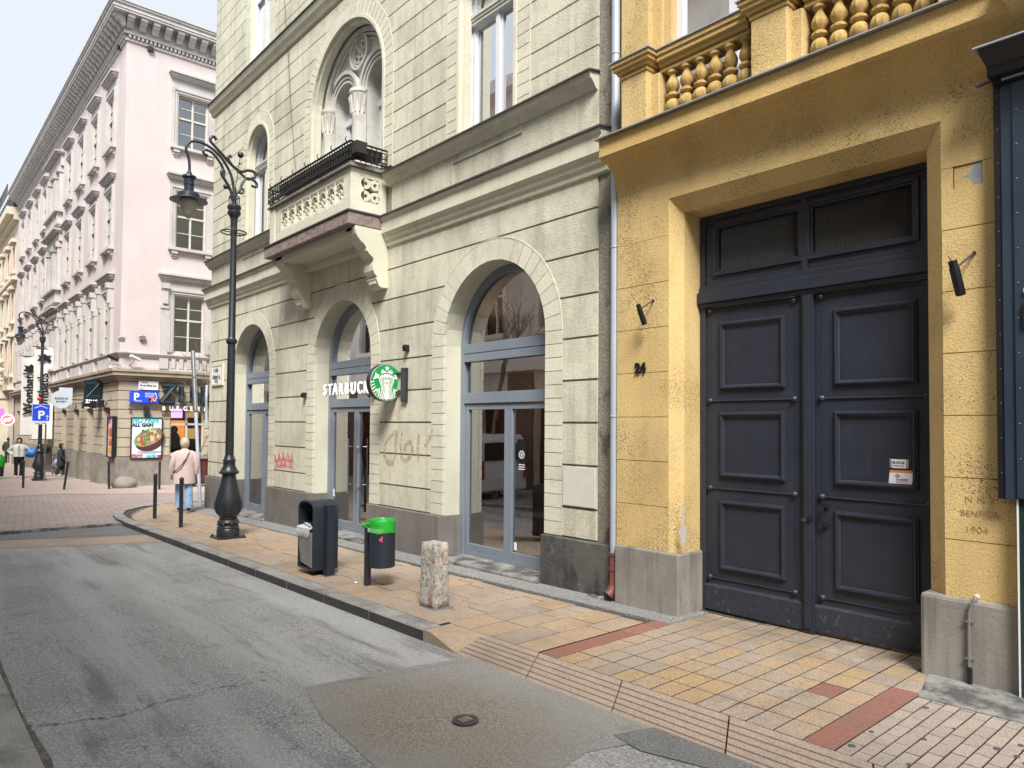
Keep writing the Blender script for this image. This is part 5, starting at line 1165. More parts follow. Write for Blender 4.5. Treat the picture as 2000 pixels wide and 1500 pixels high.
    mb.build('finial_balls', I, t, True)
    lh = empty('lantern', (0, -.77, 6.0), 0, t)
    mb = MB(); mb.lathe([(.025, .32), (.05, .27), (.065, .245), (.11, .23), (.115, .205), (.085, .18), (.078, .10), (.088, .095), (.088, .075), (.078, .07), (.078, -.03), (.13, -.06), (.17, -.075), (.178, -.15), (.17, -.16), (.20, -.172), (.30, -.19), (.305, -.20), (.29, -.205), (.15, -.195)], 0, -.77, 6.0, 26, cap=False)
    mb.build('hood', IB, lh, True)
    fr = NB('frosted_lamp_glass'); fr.b.inputs['Base Color'].default_value = (.42, .40, .33, 1); fr.b.inputs['Roughness'].default_value = .35
    mb = MB(); mb.lathe([(.145, -.19), (.145, -.25), (.13, -.33), (.10, -.41), (.06, -.47), (.02, -.50), (.0, -.505)], 0, -.77, 6.0, 20, cap=False); mb.build('glass_bowl', fr.mat, lh, True)
    t.location = loc; t.rotation_euler = (0, 0, rz)
    return t
L1 = street_lamp((-12.73, 4.54, G(-12.73)), 'tall cast iron street lamp standing by the kerb in front of the left shop door')
# place the rest of the family
L2 = copy_tree(L1, (-35.0, 4.74, G(-35)), 0, 'further street lamp behind the blue parking sign at the crossing')

# bollards -------------------------------------------------------------------
def bollard(loc, lab, tilt=(0, 0), first=[None]):
    if first[0] is None:
        t = thing('bollard', lab, 'bollard', (0, 0, 0), 'black iron bollards')
        mb = MB(); mb.lathe([(.038, -.1), (.038, .86), (.045, .865), (.045, .885), (.03, .895)], seg=16); mb.build('post', M['iron'], t, True)
        mb = MB(); mb.lathe([(.026, .893), (.04, .905), (.045, .93), (.038, .96), (.015, .98), (0, .98)], seg=14, cap=False); mb.build('ball_cap', M['iron'], t, True)
        first[0] = t; r = t
    else: r = copy_tree(first[0], loc, None, lab)
    r.location = loc; r.rotation_euler = (tilt[0], tilt[1], 0); return r
for (px, py, lab, tl) in ((302, 1013, 'black bollard left of the walking woman on the near pavement', (0, 0)), (353, 1030, 'black bollard standing right in front of the walking woman', (0, 0)), (45, 953, 'black bollard in front of the woman with hands on hips', (0, 0)),
        (125, 956, 'leaning black bollard at the crossing', (-.10, .04)), (213, 955, 'black bollard beside the rounded guard stone', (.03, 0)), (311, 956, 'black bollard under the food poster', (0, 0))):
    g = aG(px, py, 0 if px > 290 and py > 1000 else -.05); bollard((g.x, g.y, g.z), lab, tl)

# slatted pole with the leaning sign post ------------------------------------
sp = aG(391, 989); t = thing('sign_pole', 'grey leaning steel sign pole at the shop building corner', 'pole', tuple(sp))
topp = aY(377, 686, sp.y)
mb = MB(); mb.tube([sp, sp.lerp(topp, .5), topp], .045, 12); mb.build('pole_shaft', M['pipe'], t, True)
mb = MB(); s_ = sp.lerp(topp, .60); e_ = sp.lerp(topp, .995)
mb.tube([s_, e_], .054, 12); mb.build('pole_sleeve', M['steel'], t, True)
for f in (.60, .82): q = sp.lerp(topp, f); mb = MB(); mb.lathe([(.056, 0), (.062, .004), (.062, .05), (.056, .054)], q.x, q.y, q.z, 12, cap=False); mb.build('clamp', M['steel'], t, True)

# large rectangular litter bin -------------------------------------------------
bx = thing('litter_bin', 'tall dark blue box litter bin with a scratched steel front and white liner', 'litter bin', (-8.9, 4.3, G(-8.9)))
BB = surf('dark_blue_bin_paint', (.020, .027, .040), (.028, .036, .052), .45, 4, fine=(30, .15), bump=(30, .1, .004), dirt=((.06, .06, .065), 5, .6, .8, (1, 1, .5), .5))
gz = G(-8.7)
x0, x1, y0, y1, zb, zt = -8.94, -8.50, 4.10, 4.45, gz+.07, gz+.95
# shell: arched section swept along y
def arch_sec(xa, xb, zb, zt, r, n=10):
    cx = (xa+xb)/2; hw = (xb-xa)/2
    return [(xa, zb), (xb, zb)]+[(cx+hw*math.cos(PI*i/n), zt-r+r*math.sin(PI*i/n)) for i in range(n+1)]
outer = arch_sec(x0, x1, zb, zt, .09); inner_ = arch_sec(x0+.02, x1-.02, zb+.02, zt-.02, .08)
mb = MB(); n = len(outer)
vs = [(x, y0, z) for x, z in outer]+[(x, y1, z) for x, z in outer]+[(x, y0, z) for x, z in inner_]+[(x, y0+.30, z) for x, z in inner_]
fs = []
for i in range(n):
    j = (i+1) % n; fs += [(i, j, n+j, n+i), (2*n+i, 2*n+j, 3*n+j, 3*n+i), (i, 2*n+i, 2*n+j, j)]
fs += [tuple(range(n, 2*n)), tuple(range(3*n, 4*n))]
mb.add(vs, fs); mb.build('bin_shell', BB, bx, True)
mb = MB(); mb.box(x0+.02, x1-.02, y0+.005, y0+.02, zt-.285, zt-.272); mb.build('cross_bar', BB, bx)
mb = MB(); mb.hexa([(x0+.04, y0+.02, zb+.06), (x1-.03, y0+.0, zb+.03), (x1-.03, y0+.28, zb+.03), (x0+.04, y0+.28, zb+.06), (x0+.05, y0-.03, zt-.40), (x1-.03, y0-.03, zt-.40), (x1-.03, y0+.28, zt-.40), (x0+.05, y0+.28, zt-.40)])
stl = surf('rusty_scratched_steel', (.46, .47, .44), (.34, .345, .33), .4, 5, (1, 1, .4), metal=.45, streak=((.10, .085, .06), 26, .75), dirt=((.22, .12, .05), 7, .56, .7, (1, 1, .5), .7))
mb.build('steel_liner', stl, bx, bev=.006)
mb = MB(); random.seed(3); m_ = 14
for r in range(3):
    pass
vs = []; nx = 16
for j in range(6):
    for i in range(nx+1):
        u = i/nx; vs.append((x0+.035+(x1-x0-.06)*u, y0-.034+.006*random.uniform(-1, 1)-(.008 if j in (1, 2) else 0)+(.10 if j == 5 else 0), zt-.46+.028*j+.012*random.uniform(-1, 1)+.03*math.sin(u*7)*(j == 5)))
fs = [(j*(nx+1)+i, j*(nx+1)+i+1, (j+1)*(nx+1)+i+1, (j+1)*(nx+1)+i) for j in range(5) for i in range(nx)]
mb.add(vs, fs); mb.build('plastic_liner', surf('white_bin_bag', (.75, .77, .78), (.60, .62, .64), .4, 12, bump=(30, .6, .01)), bx, True)
mb = MB(); mb.box(-8.49, -8.385, 4.24, 4.35, gz-.04, zt-.04); mb.build('post', BB, bx, bev=.006)
mb = MB(); mb.box(-8.50, -8.36, 4.21, 4.38, gz-.02, gz+.012); mb.build('foot_plate', M['steel'], bx)
mb = MB(); mb.box(-8.80, -8.64, y0+.10, y0+.28, gz-.05, zb+.02); mb.build('inner_foot', M['black'], bx)
# small round bin with green bag
rb = thing('round_bin', 'small dark round litter bin on a post with a bright green bag', 'litter bin', (-7.5, 4.4, G(-7.5)))
gz = G(-7.6); px_, py_ = -7.58, 4.36
mb = MB(); mb.box(px_-.035, px_+.035, py_-.03, py_+.03, gz-.05, gz+.70); mb.build('post', BB, rb, bev=.006)
bcx, bcy = -7.42, 4.46; BRd = .155
mb = MB(); mb.lathe([(BRd-.01, gz+.235), (BRd, gz+.24), (BRd, gz+.665), (BRd-.012, gz+.67), (BRd-.015, gz+.45)], bcx, bcy, 0, 32, cap=False); mb.lathe([(0, gz+.236), (BRd-.005, gz+.24)], bcx, bcy, 0, 32, cap=False); mb.build('basket', BB, rb, True)
grn = surf('bright_green_bag', (.03, .50, .055), (.02, .40, .04), .35, 8, bump=(16, .5, .02))
mb = MB(); sg = 40; ring_ = []
lv = [(BRd+.003, .645, .006), (BRd+.005, .68, .003), (BRd+.003, .74, .002), (BRd+.002, .785, .003), (BRd-.004, .797, .004), (BRd-.02, .77, .006), (BRd-.03, .66, .006)]
vs = []
for r_, z_, am in lv:
    for i in range(sg):
        a = 2*PI*i/sg; rr = r_+am*.5*math.sin(5*a+z_*9); zz_ = z_+am*1.2*math.sin(4*a+2)+(am > .01)*.01*math.sin(11*a); vs.append((bcx+rr*math.cos(a), bcy+rr*math.sin(a), gz+zz_))
fs = [(j*sg+i, j*sg+(i+1) % sg, (j+1)*sg+(i+1) % sg, (j+1)*sg+i) for j in range(len(lv)-1) for i in range(sg)]
mb.add(vs, fs); mb.build('green_bag', grn, rb, True)
mb = MB(); kx, ky = bcx-BRd*.9, bcy-.10
for q in range(5): mb.ball((kx-.02+random.uniform(-.05, .04), ky-.03+random.uniform(-.03, .03), gz+.70+random.uniform(-.025, .035)), (random.uniform(.02, .032), .022, random.uniform(.014, .022)), 8, 5)
mb.build('bag_knot', grn, rb, True)
mb = MB()
for i in range(14):
    a = -2.0+i*.11; mb.tube([(bcx+(BRd+.012)*math.cos(a), bcy+(BRd+.012)*math.sin(a), gz+.655), (bcx+(BRd+.014)*math.cos(a+.07), bcy+(BRd+.014)*math.sin(a+.07), gz+.70)], .004, 4)
mb.build('bag_fold', surf('pale_green_plastic', (.35, .75, .4), (.5, .8, .5), .4), rb)
mb = MB(); a = -.52
mb.add([(bcx+(BRd+.003)*math.cos(q), bcy+(BRd+.003)*math.sin(q), gz+z_) for q, z_ in ((a-.3, .57), (a, .54), (a+.02, .62))], [(0, 1, 2)]); mb.build('pink_sticker', plain('pink_red_sticker', (.65, .10, .20), .5), rb, fixn=False)
mb = MB(); mb.ball((-7.75, 4.30, gz+.01), (.03, .02, .014), 7, 4); tag(mb.build('crumpled_paper', M['white']), 'crumpled white paper lying beside the foot of the round bin', 'litter')

# worn concrete stump
k = NB('paint_stained_limestone'); c = k.mix(k.ramp(k.noise(9, 5, .65), .35, .65), (.68, .64, .57), (.50, .46, .40))
c = k.mix(k.ramp(k.noise(13, 5, .7, (1, 1, .45)), .50, .60, 0, .8), c, (.30, .17, .11)); c = k.mix(k.ramp(k.noise(9.3, 4, .6, (1.3, 1, .5)), .55, .63, 0, .8), c, (.20, .42, .36))
c = k.mix(k.ramp(k.noise(30, 4, .7), .56, .63, 0, .85), c, (.14, .12, .10)); k.lk(c, k.b.inputs['Base Color']); k.b.inputs['Roughness'].default_value = .92; k.bump(k.noise(22, 5, .7), .9, .02)
stm = thing('stone_stump', 'pale square stone stump with paint and rust stains on the pavement edge', 'bollard', (-6.15, 4.36, G(-6.15)))
mb = MB(); bm = bmesh.new(); bmesh.ops.create_cube(bm, size=1); bmesh.ops.subdivide_edges(bm, edges=bm.edges, cuts=9, use_grid_fill=True)
from mathutils import noise as mnoise
for v in bm.verts:
    co_ = v.co.copy(); e = max(0, (abs(co_.x)-.42)/.08)*max(0, (abs(co_.y)-.42)/.08)+max(0, (abs(co_.z)-.46)/.04)*max(abs(co_.x), abs(co_.y))*.9
    nz = mnoise.noise(Vector((co_.x*5, co_.y*5, co_.z*14)))
    v.co.x = co_.x*(.245-.02*co_.z)*(1-.05*e)+nz*.008; v.co.y = co_.y*(.19-.015*co_.z)*(1-.05*e)+nz*.006; v.co.z = co_.z*.68+nz*.006*e
me = bpy.data.meshes.new('stone_block'); bm.to_mesh(me); bm.free(); me.materials.append(k.mat)
for p in me.polygons: p.use_smooth = True
place('stone_block', me, stm, (-6.19, 4.36, G(-6.15)+.325), (0, 0, math.radians(6)))
mb = MB(); mb.ext_z([(-6.31, 4.25), (-6.03, 4.24), (-6.0, 4.48), (-6.30, 4.50)], G(-6.15)-.01, G(-6.15)+.006); mb.build('bitumen_bed', M['asphalt_dark'], stm)

# ------------------------------------------------------------------ round sign and lettering of the coffee shop
XS = -9.60; sg_ = thing('roundel_sign', 'round green and white siren emblem sign projecting from the wall beside the middle door', 'sign', (XS, 5.81, 2.45))
cy, cz, Rr = 5.815, 2.452, .292
mb = MB(); mb.T = lambda p: (XS-.13+p[2], cy+p[0], cz+p[1]); mb.lathe([(Rr-.02, 0), (Rr, .01), (Rr, .118), (Rr-.008, .126)], 0, 0, 0, 48, cap=False); mb.T = None; mb.build('sign_case', M['iron'], sg_, True)
def flat(mb, pts, x): mb.add([(x, cy+u*Rr, cz+v*Rr) for u, v in pts], [tuple(range(len(pts)))])
def dsk(mb, r, x, c=(0, 0), ry=None): flat(mb, [(c[0]+r*math.cos(2*PI*i/48), c[1]+(ry or r)*math.sin(2*PI*i/48)) for i in range(48)], x)
X = XS
mb = MB(); dsk(mb, .985, X-.006); dsk(mb, .985, X-.125); mb.build('white_face', M['white'], sg_, fixn=False)
GR = plain('sign_green', (.0, .30, .085), .35); CW = plain('sign_cream', (.88, .90, .80), .4)
mb = MB(); dsk(mb, .955, X-.002); mb.build('green_disc', GR, sg_, fixn=False)
mb = MB(); x = X+.002
def star(c, r, rot=0, k=.42): return [(c[0]+(r if i % 2 == 0 else r*k)*math.sin(rot+PI*i/5), c[1]+(r if i % 2 == 0 else r*k)*math.cos(rot+PI*i/5)) for i in range(10)]
def clipc(p):
    r = math.hypot(*p); return p if r < .955 else (p[0]*.955/r, p[1]*.955/r)
flat(mb, [(-.36, .66), (-.26, .57), (-.28, .73), (-.13, .60), (0, .56), (.13, .60), (.28, .73), (.26, .57), (.38, .66), (.33, .44), (.2, .50), (0, .53), (-.2, .50), (-.31, .44)], x)
flat(mb, star((.02, .76), .17), x+.0004)
hair = []
def wave(s, t): return s*(.40+.055*math.sin(t*7.5+.6)-.03*t)
for i in range(25): t = i/24; hair.append((wave(-1, t), .30-1.2*t))
for i in range(25): t = 1-i/24; hair.append((wave(1, t), .30-1.2*t))
hair = [clipc(p) for p in hair]+[(.36, .36), (.2, .46), (0, .49), (-.2, .46), (-.36, .36)]
flat(mb, hair, x+.0008)
for s in (-1, 1):
    flat(mb, [(s*a, b) for a, b in ((.66, .58), (.62, .43), (.42, .42), (.50, .33), (.44, .20), (.62, .22), (.82, .12), (.80, .20), (.72, .34))], x)
    for i in range(9):       # scales of the tails along the rim
        a = math.radians(178+i*11); r0, r1 = .94, .74-.02*i+.02*(i > 4)
        a2 = a+.085; p = [(r0*math.cos(a), r0*math.sin(a)), (r0*math.cos(a2), r0*math.sin(a2)), (r1*math.cos(a2-.06), r1*math.sin(a2-.06)+.03), (r1*math.cos(a-.02), r1*math.sin(a-.02)+.03)]
        flat(mb, [(-s*u*-1 if s > 0 else u, v) if s < 0 else (-u, v) for u, v in p], x)
    flat(mb, [(s*a, b) for a, b in ((.42, -.28), (.52, -.36), (.66, -.42), (.60, -.50), (.72, -.62), (.50, -.58), (.42, -.50))], x)
mb.build('white_figure', CW, sg_, fixn=False)
mb = MB(); x = X+.0045
def ribbon(mb, pts, w, x):
    for a, b in zip(pts[:-1], pts[1:]):
        d = Vector((b[0]-a[0], b[1]-a[1])); 
        if d.length < 1e-6: continue
        n = Vector((-d.y, d.x)).normalized()*w; e = d.normalized()*w*.3
        flat(mb, [(a[0]-e.x-n.x, a[1]-e.y-n.y), (b[0]+e.x-n.x, b[1]+e.y-n.y), (b[0]+e.x+n.x, b[1]+e.y+n.y), (a[0]-e.x+n.x, a[1]-e.y+n.y)], x)
DG = plain('sign_dark_green', (.0, .14, .05), .4)
for s in (-1, 1):
    for q, (o, st_) in enumerate(((.335, .24), (.27, .30), (.205, .26))):
        ribbon(mb, [clipc((s*(o+.045*math.sin(t*7.5+.6+.1*q)-.02*t-(.02*q)*t), st_-1.16*t)) for t in [i/22 for i in range(23)]], .013, x+q*.0002)
    ribbon(mb, [(s*.20, .30), (s*.20, .10), (s*.13, -.02), (0, -.09)], .012, x+.0008)
    ribbon(mb, [(s*.155, .245), (s*.09, .275), (s*.035, .245)], .014, x+.001); ribbon(mb, [(s*.14, .195), (s*.09, .20), (s*.045, .19)], .018, x+.001)
ribbon(mb, [(.0, .22), (-.015, .10), (.02, .085)], .010, x+.001); ribbon(mb, [(-.05, .02), (0, .005), (.05, .02)], .014, x+.001); ribbon(mb, [(-.27, .40), (-.14, .475), (0, .49), (.14, .475), (.27, .40)], .012, x+.001)
mb.build('line_drawing', DG, sg_, fixn=False)
mb = MB(); mb.box(-9.44, -9.30, 5.965, 6.015, 2.16, 2.68); mb.build('wall_bracket', M['iron'], sg_, bev=.004)
mb = MB(); mb.box(XS-.11, XS-.03, 6.05, 6.16, 2.58, 2.63) if False else mb.box(XS-.09, -9.31, 5.985, 6.012, 2.57, 2.62); mb.box(XS-.09, -9.31, 5.985, 6.012, 2.28, 2.33)
for z in (2.30, 2.58): mb.tube([(XS-.065, cy+Rr*.85, z), (XS-.065, 5.998, z)], .018, 8)
mb.build('bracket_arm', M['iron'], sg_)
# lettering on the wall, one object per letter
lt = thing('shop_lettering', 'white raised letters reading STARBUCKS above the middle door, partly behind the round sign', 'lettering', (-11.3, 5.98, 2.4))
lxa, lxb = aY(632, 765, 5.93).x, aY(723, 765, 5.93).x
wl_ = (.175, .165, .215, .20, .19, .215, .205, .20); xx = lxa
for ch, wch in zip('STARBUCKS', wl_+(.18,)):
    o = text('letter', ch, .29, M['white_lit'], lt, (xx, 5.93, 2.32), (1, 0, 0), (0, 0, 1), .012, .0025, sx=.86)
    ob_ = text('letter_return', ch, .29, M['black'], lt, (xx, 5.9455, 2.32), (1, 0, 0), (0, 0, 1), .003, .010, sx=.86); xx += wch*(lxb-lxa)/sum(wl_)
mb = MB(); mb.box(lxa, -10.35, 5.955, 5.985, 2.35, 2.37); mb.box(lxa, -10.35, 5.955, 5.985, 2.47, 2.49); mb.build('carrier_rail', M['gray_frame'], lt)
# little things on the beige wall
o = thing('street_plaque', 'small old street name plaque in a stone frame at the shop building corner', 'plaque', (-17.8, 6.0, 3))
mb = MB(); frame_rect(mb, PB, -18.12, -17.36, 2.72, 3.24, .05, -.04, .02); mb.build('frame', M['beige_trim'], o); mb = MB(); pbox(mb, PB, -18.07, -17.41, 2.77, 3.19, -.03, 0); mb.build('plate', M['white'], o)
text('plaque_text', 'V. KER.', .12, M['black'], o, (-18.0, 5.985, 3.05), (1, 0, 0), (0, 0, 1), .001, .002); text('plaque_text', 'Irányi u.', .17, M['black'], o, (-18.04, 5.985, 2.88), (1, 0, 0), (0, 0, 1), .001, .003); text('plaque_text', '19-23', .10, M['black'], o, (-17.9, 5.985, 2.79), (1, 0, 0), (0, 0, 1), .001, .002)
for i, (px, py, lb) in enumerate(((795, 680, 'small dark wall camera left of the right arched door'), (596, 772, 'small dark junction box between left and middle door'))):
    p = aY(px, py, 6.0); o = thing('wall_device', lb, 'device', (p.x, 6.0, p.z)); mb = MB(); mb.box(p.x-.035, p.x+.035, 5.94, 6.02, p.z-.05, p.z+.05); mb.tube([(p.x, 5.96, p.z+.03), (p.x+.05, 5.90, p.z+.0)], .022, 8); mb.build('case', M['black'], o)
p = aY(447, 738, 6.0)
o = thing('metal_strip', 'thin bent grey metal strip fixed at the shop building corner edge', 'strip', (-18.3, 6.0, 2.2)); mb = MB(); mb.tube([(-18.34, 5.95, 2.75), (-18.30, 5.93, 2.45), (-18.34, 5.95, 2.1), (-18.30, 5.95, 1.75)], .03, 8); mb.build('strip', M['pipe'], o)
o = thing('loose_cable', 'thin cable sagging down the upper beige wall left of the big twin window', 'cable', (-14, 6, 9)); mb = MB()
cp = [aY(x, y, 5.985) for x, y in ((556, 0), (558, 45), (561, 80), (564, 130), (566, 180), (569, 230), (572, 262), (574, 300), (577, 330))]; mb.tube(cp, .0045, 5); mb.build('cable_run', M['flashing'], o)
# ------------------------------------------------------------------ PINK PALACE ACROSS THE SIDE STREET
YP, XP = 6.20, -28.5; XE = -56.8
pb_ = thing('pink_palace', 'pale pink corner palace with grey window surrounds and a deep bracketed cornice', 'building', (-40, 12, G(-40)))
PL = lambda u, z, d: (u, YP+d, z)          # long face along the street
PR = lambda u, z, d: (XP-d, u, z)          # face on the side street
M['pink'] = surf('pale_pink_render', (.64, .56, .555), (.59, .51, .505), .88, .7, fine=(20, .03), dirt=((.50, .42, .40), .8, .56, .8, (1, 1, .5), .35), streak=((.74, .68, .66), 2.0, .25))
M['pink_trim'] = surf('pale_grey_pink_stone', (.57, .54, .525), (.49, .465, .45), .85, 1.2, fine=(20, .05), dirt=((.27, .25, .24), 1.8, .52, .75, (1, 1, .6), .6))
M['trim_dark'] = surf('grey_cornice_stone', (.60, .575, .56), (.50, .48, .47), .88, 1.8, dirt=((.26, .25, .24), 2.5, .53, .75, (1, 1, 1), .5))
M['sand'] = surf('sandy_base_stone', (.52, .455, .345), (.44, .38, .29), .9, 1.2, fine=(25, .06), dirt=((.22, .19, .15), 1.6, .52, .75, (1, 1, .6), .5), rnd=.06)
M['sand_plinth'] = surf('worn_grey_plinth', (.33, .30, .255), (.25, .23, .20), .9, 2, fine=(25, .12), dirt=((.13, .12, .11), 2.5, .5, .7, (1, 1, .6), .7))
colsL = [-30.6, -33.4, -36.2, -39.0, -41.6, -43.2, -45.9, -48.7, -51.5, -54.3]
rowsZ = [(4.45, 6.62, 7.28), (8.42, 10.55, 11.12), (12.28, 14.28, 14.98)]
rcols = [8.55, 12.3]
# walls
mb = MB(); opsL = [(c, .52, a, b, 'flat') for c in colsL for a, b, _ in rowsZ]
wall_with_openings(mb, PL, XE, XP, 3.75, 16.0, opsL, 0, .35)
opsR = [(c, .56, a, b, 'flat') for c in rcols for a, b, _ in rowsZ]
wall_with_openings(mb, PR, YP, 20, 3.75, 16.0, opsR, 0, .35)
pw = mb.build('wall', M['pink'], pb_, fixn=False)
mb = MB(); mb.box(XE, XP-.5, YP+.9, YP+.95, -1, 16); mb.box(XP-.95, XP-.9, YP+.5, 20, -1, 16); mb.build('dark_rooms', M['dark_int'], pb_)
def make_window(P, c, hw, zb, zt, near):
    d_ = 0 if near else -.10
    wnd = empty('window', P(c, zb, .1), 0, pb_)
    mb = MB(); frame_rect(mb, P, c-hw, c+hw, zb, zt, .07, .12+d_, .2+d_); pbox(mb, P, c-.035, c+.035, zb+.07, zt-.07, .12+d_, .19+d_); zm = zb+(zt-zb)*.58
    pbox(mb, P, c-hw+.07, c-.035, zm-.035, zm+.035, .10+d_, .19+d_); pbox(mb, P, c+.035, c+hw-.07, zm-.035, zm+.035, .10+d_, .19+d_)
    for z in (zb+(zm-zb)*.5, zm+(zt-zm)*.48): pbox(mb, P, c-hw+.07, c-.035, z-.014, z+.014, .135+d_, .18+d_); pbox(mb, P, c+.035, c+hw-.07, z-.014, z+.014, .135+d_, .18+d_)
    mb.build('frame', M['cream_frame'], wnd)
    mb = MB(); mb.add([P(c-hw, zb, .165+d_), P(c+hw, zb, .165+d_), P(c+hw, zt, .165+d_), P(c-hw, zt, .165+d_)], [(0, 1, 2, 3)]); mb.build('pane', M['glass_dark'], wnd, fixn=False)
    if random.random() < .75 or near:
        mb = MB(); zc = random.choice((zb, zb, zm, zb+(zt-zb)*.3, zb+(zt-zb)*.75)); mb.add([P(c-hw, zc, .3), P(c+hw, zc, .3), P(c+hw, zt, .3), P(c-hw, zt, .3)], [(0, 1, 2, 3)]); mb.build('blind', M['curtain'], wnd, fixn=False)
def surround(P, c, hw, zb, zt, zh, row):
    mb = MB(); w = .22
    for k, (o0, o1, dd) in enumerate(((0, .05, .03), (.05, .14, .06), (.14, w, .095))):
        for s in (-1, 1): u0, u1 = sorted((c+s*(hw+o0), c+s*(hw+o1))); pbox(mb, P, u0, u1, zb, zt+o0, -dd, 0)
        pbox(mb, P, c-hw-o1, c+hw+o1, zt+o0, zt+o1, -dd, 0)
    if row == 0:
        for s in (-1, 1):
            u0, u1 = sorted((c+s*(hw+w), c+s*(hw+w+.24))); pbox(mb, P, u0, u1, zb-.12, zt-.05, -.10, 0); pbox(mb, P, u0-.02, u1+.02, zt-.55, zt-.42, -.14, 0); pbox(mb, P, u0+.03, u1-.03, zt-.38, zt+.18, -.20, 0); pbox(mb, P, u0, u1, zt+.18, zt+.38, -.26, 0)
        ww = hw+w+.26
    else: ww = hw+w+.04
    pbox(mb, P, c-ww+.05, c+ww-.05, zt+w, zh-.12, -.03, 0)
    mb.build('window_surround', M['pink_trim'], pb_)
    mb = MB(); pbox(mb, P, c-ww, c+ww, zh-.12, zh-.05, -.14, 0); pbox(mb, P, c-ww-.05, c+ww+.05, zh-.05, zh+.03, -.19, 0); pbox(mb, P, c-ww-.10, c+ww+.10, zh+.03, zh+.10, -.26, 0); n = int(2*ww/.09)
    for i in range(n): u = c-ww+2*ww*(i+.5)/n; pbox(mb, P, u-.022, u+.022, zh-.09, zh-.05, -.18, -.13)
    mb.build('window_hood', M['pink_trim'], pb_)
    if row > 0:
        mb = MB(); pbox(mb, P, c-hw-w-.04, c+hw+w+.04, zb-.11, zb, -.18, .12)
        for s in (-1, 1): u = c+s*(hw+.05); pbox(mb, P, u-.11, u+.11, zb-.24, zb-.11, -.14, 0); pbox(mb, P, u-.10, u+.10, zb-.33, zb-.24, -.08, 0); pbox(mb, P, u-.07, u+.07, zb-.40, zb-.33, -.04, 0)
        mb.build('window_sill', M['pink_trim'], pb_)
for r, (a, b, h) in enumerate(rowsZ):
    for c in colsL:
        make_window(PL, c, .52, a, b, False)
        if c in (-41.6, -43.2):
            mb = MB()
            for s in (-1, 1): u = c+s*.68; pbox(mb, PL, u-.11, u+.11, a-.05, b+.1, -.16, 0); pbox(mb, PL, u-.16, u+.16, b-.15, b+.12, -.22, 0); pbox(mb, PL, u-.14, u+.14, a-.12, a+.1, -.2, 0)
            mb.build('pilaster', M['pink_trim'], pb_)
        else: surround(PL, c, .52, a, b, h, r)
    mb = MB(); c = -42.4; pbox(mb, PL, c-1.75, c+1.75, b+.14, h, -.14, 0); pbox(mb, PL, c-1.85, c+1.85, h, h+.07, -.30, 0); pbox(mb, PL, c-1.9, c+1.9, h+.07, h+.13, -.42, 0)
    pbox(mb, PL, c-1.8, c+1.8, a-.16, a-.04, -.36, 0); pbox(mb, PL, c-1.7, c+1.7, a-.75, a-.62, -.25, 0)
    for i in range(7): u = c-1.55+i*.517; pbox(mb, PL, u-.09, u+.09, a-.62, a-.16, -.24, 0)
    if r == 0:
        for i in range(9): mb.ball(PL(c-1.5+i*.375, h-.25, -.17), (.14, .07, .13), 8, 5)
    mb.build('bay_frame', M['pink_trim'], pb_)
    for c in rcols: make_window(PR, c, .56, a, b, True); surround(PR, c, .56, a, b, h, r)
# balustrade-like belt between 3.72 and 4.32
mb = MB(); 
for P, u0, u1, ex in ((PL, XE, XP, 1), (PR, YP, 20, 0)):
    for za_, zb_2, pj in ((4.26, 4.31, .10), (4.31, 4.35, .13), (4.20, 4.26, .06), (3.74, 3.82, .08)): pbox(mb, P, u0, u1+ex*pj, za_, zb_2, -pj, 0)
mb.build('belt_course', M['pink_trim'], pb_)
mb = MB(); ml = MB(); ml.mi = 0
for c in colsL:
    for i in range(6): u = c-.58+i*.232; pbox(mb, PL, u-.055, u+.055, 3.82, 4.20, -.09, 0)
    for s in (-1, 1): u = c+s*.86; pbox(mb, PL, u-.13, u+.13, 3.82, 4.20, -.11, 0)
for c in rcols:
    for i in range(5): u = c-.56+i*.28; pbox(mb, PR, u-.07, u+.07, 3.84, 4.20, -.09, 0)
    for s in (-1, 1): u = c+s*.90; pbox(mb, PR, u-.15, u+.15, 3.82, 4.20, -.12, 0)
mb.build('apron_baluster', M['pink_trim'], pb_)
# sandy ground floor: courses as single stones
opg = [(c, .62, -1, 2.38, 'flat') for c in (-30.35, -33.3, -36.1, -39.0)]+[(-42.4, .9, -1, 2.6, 'flat')]+[(c, .7, -1, 2.5, 'flat') for c in (-46, -49, -52, -55)]
opr = [(8.56, .62, .62, 2.42, 'flat'), (12.3, .7, -1, 2.42, 'flat')]
mb = MB(); wall_with_openings(mb, PL, XE, XP, -1.6, 3.32, opg, .04, .5); wall_with_openings(mb, PR, YP, 20, -1.6, 3.32, opr, .04, .5); lw = mb.build('lower_wall', M['sand'], pb_, fixn=False)
rw = [(.58+.34*i, .58+.34*(i+1)) for i in range(8)]
course_blocks(PL, lw, M['sand'], rw, -45.0, XP-.0, [(c, h, b, t, k) for c, h, b, t, k in opg if c > -45], 0, .05, .03)
course_blocks(PR, lw, M['sand'], rw, YP+.052, 11.0, [o for o in opr if o[0] < 11], 0, .05, .03)
mb = MB()
segs = []; u = XE
for c, h, *_ in sorted(opg): segs.append((u, c-h+.004)); u = c+h-.004
segs.append((u, XP-.501))
for a, b in segs:
    if b > a: pbox(mb, PL, a, b, -1.6, .56, -.05, .5)
for a, b in ((YP-.05, 11.6), (13.0, 20)): pbox(mb, PR, a, b, -1.6, .56, -.05, .5)
mb.build('plinth', M['sand_plinth'], pb_)
mb = MB(); 
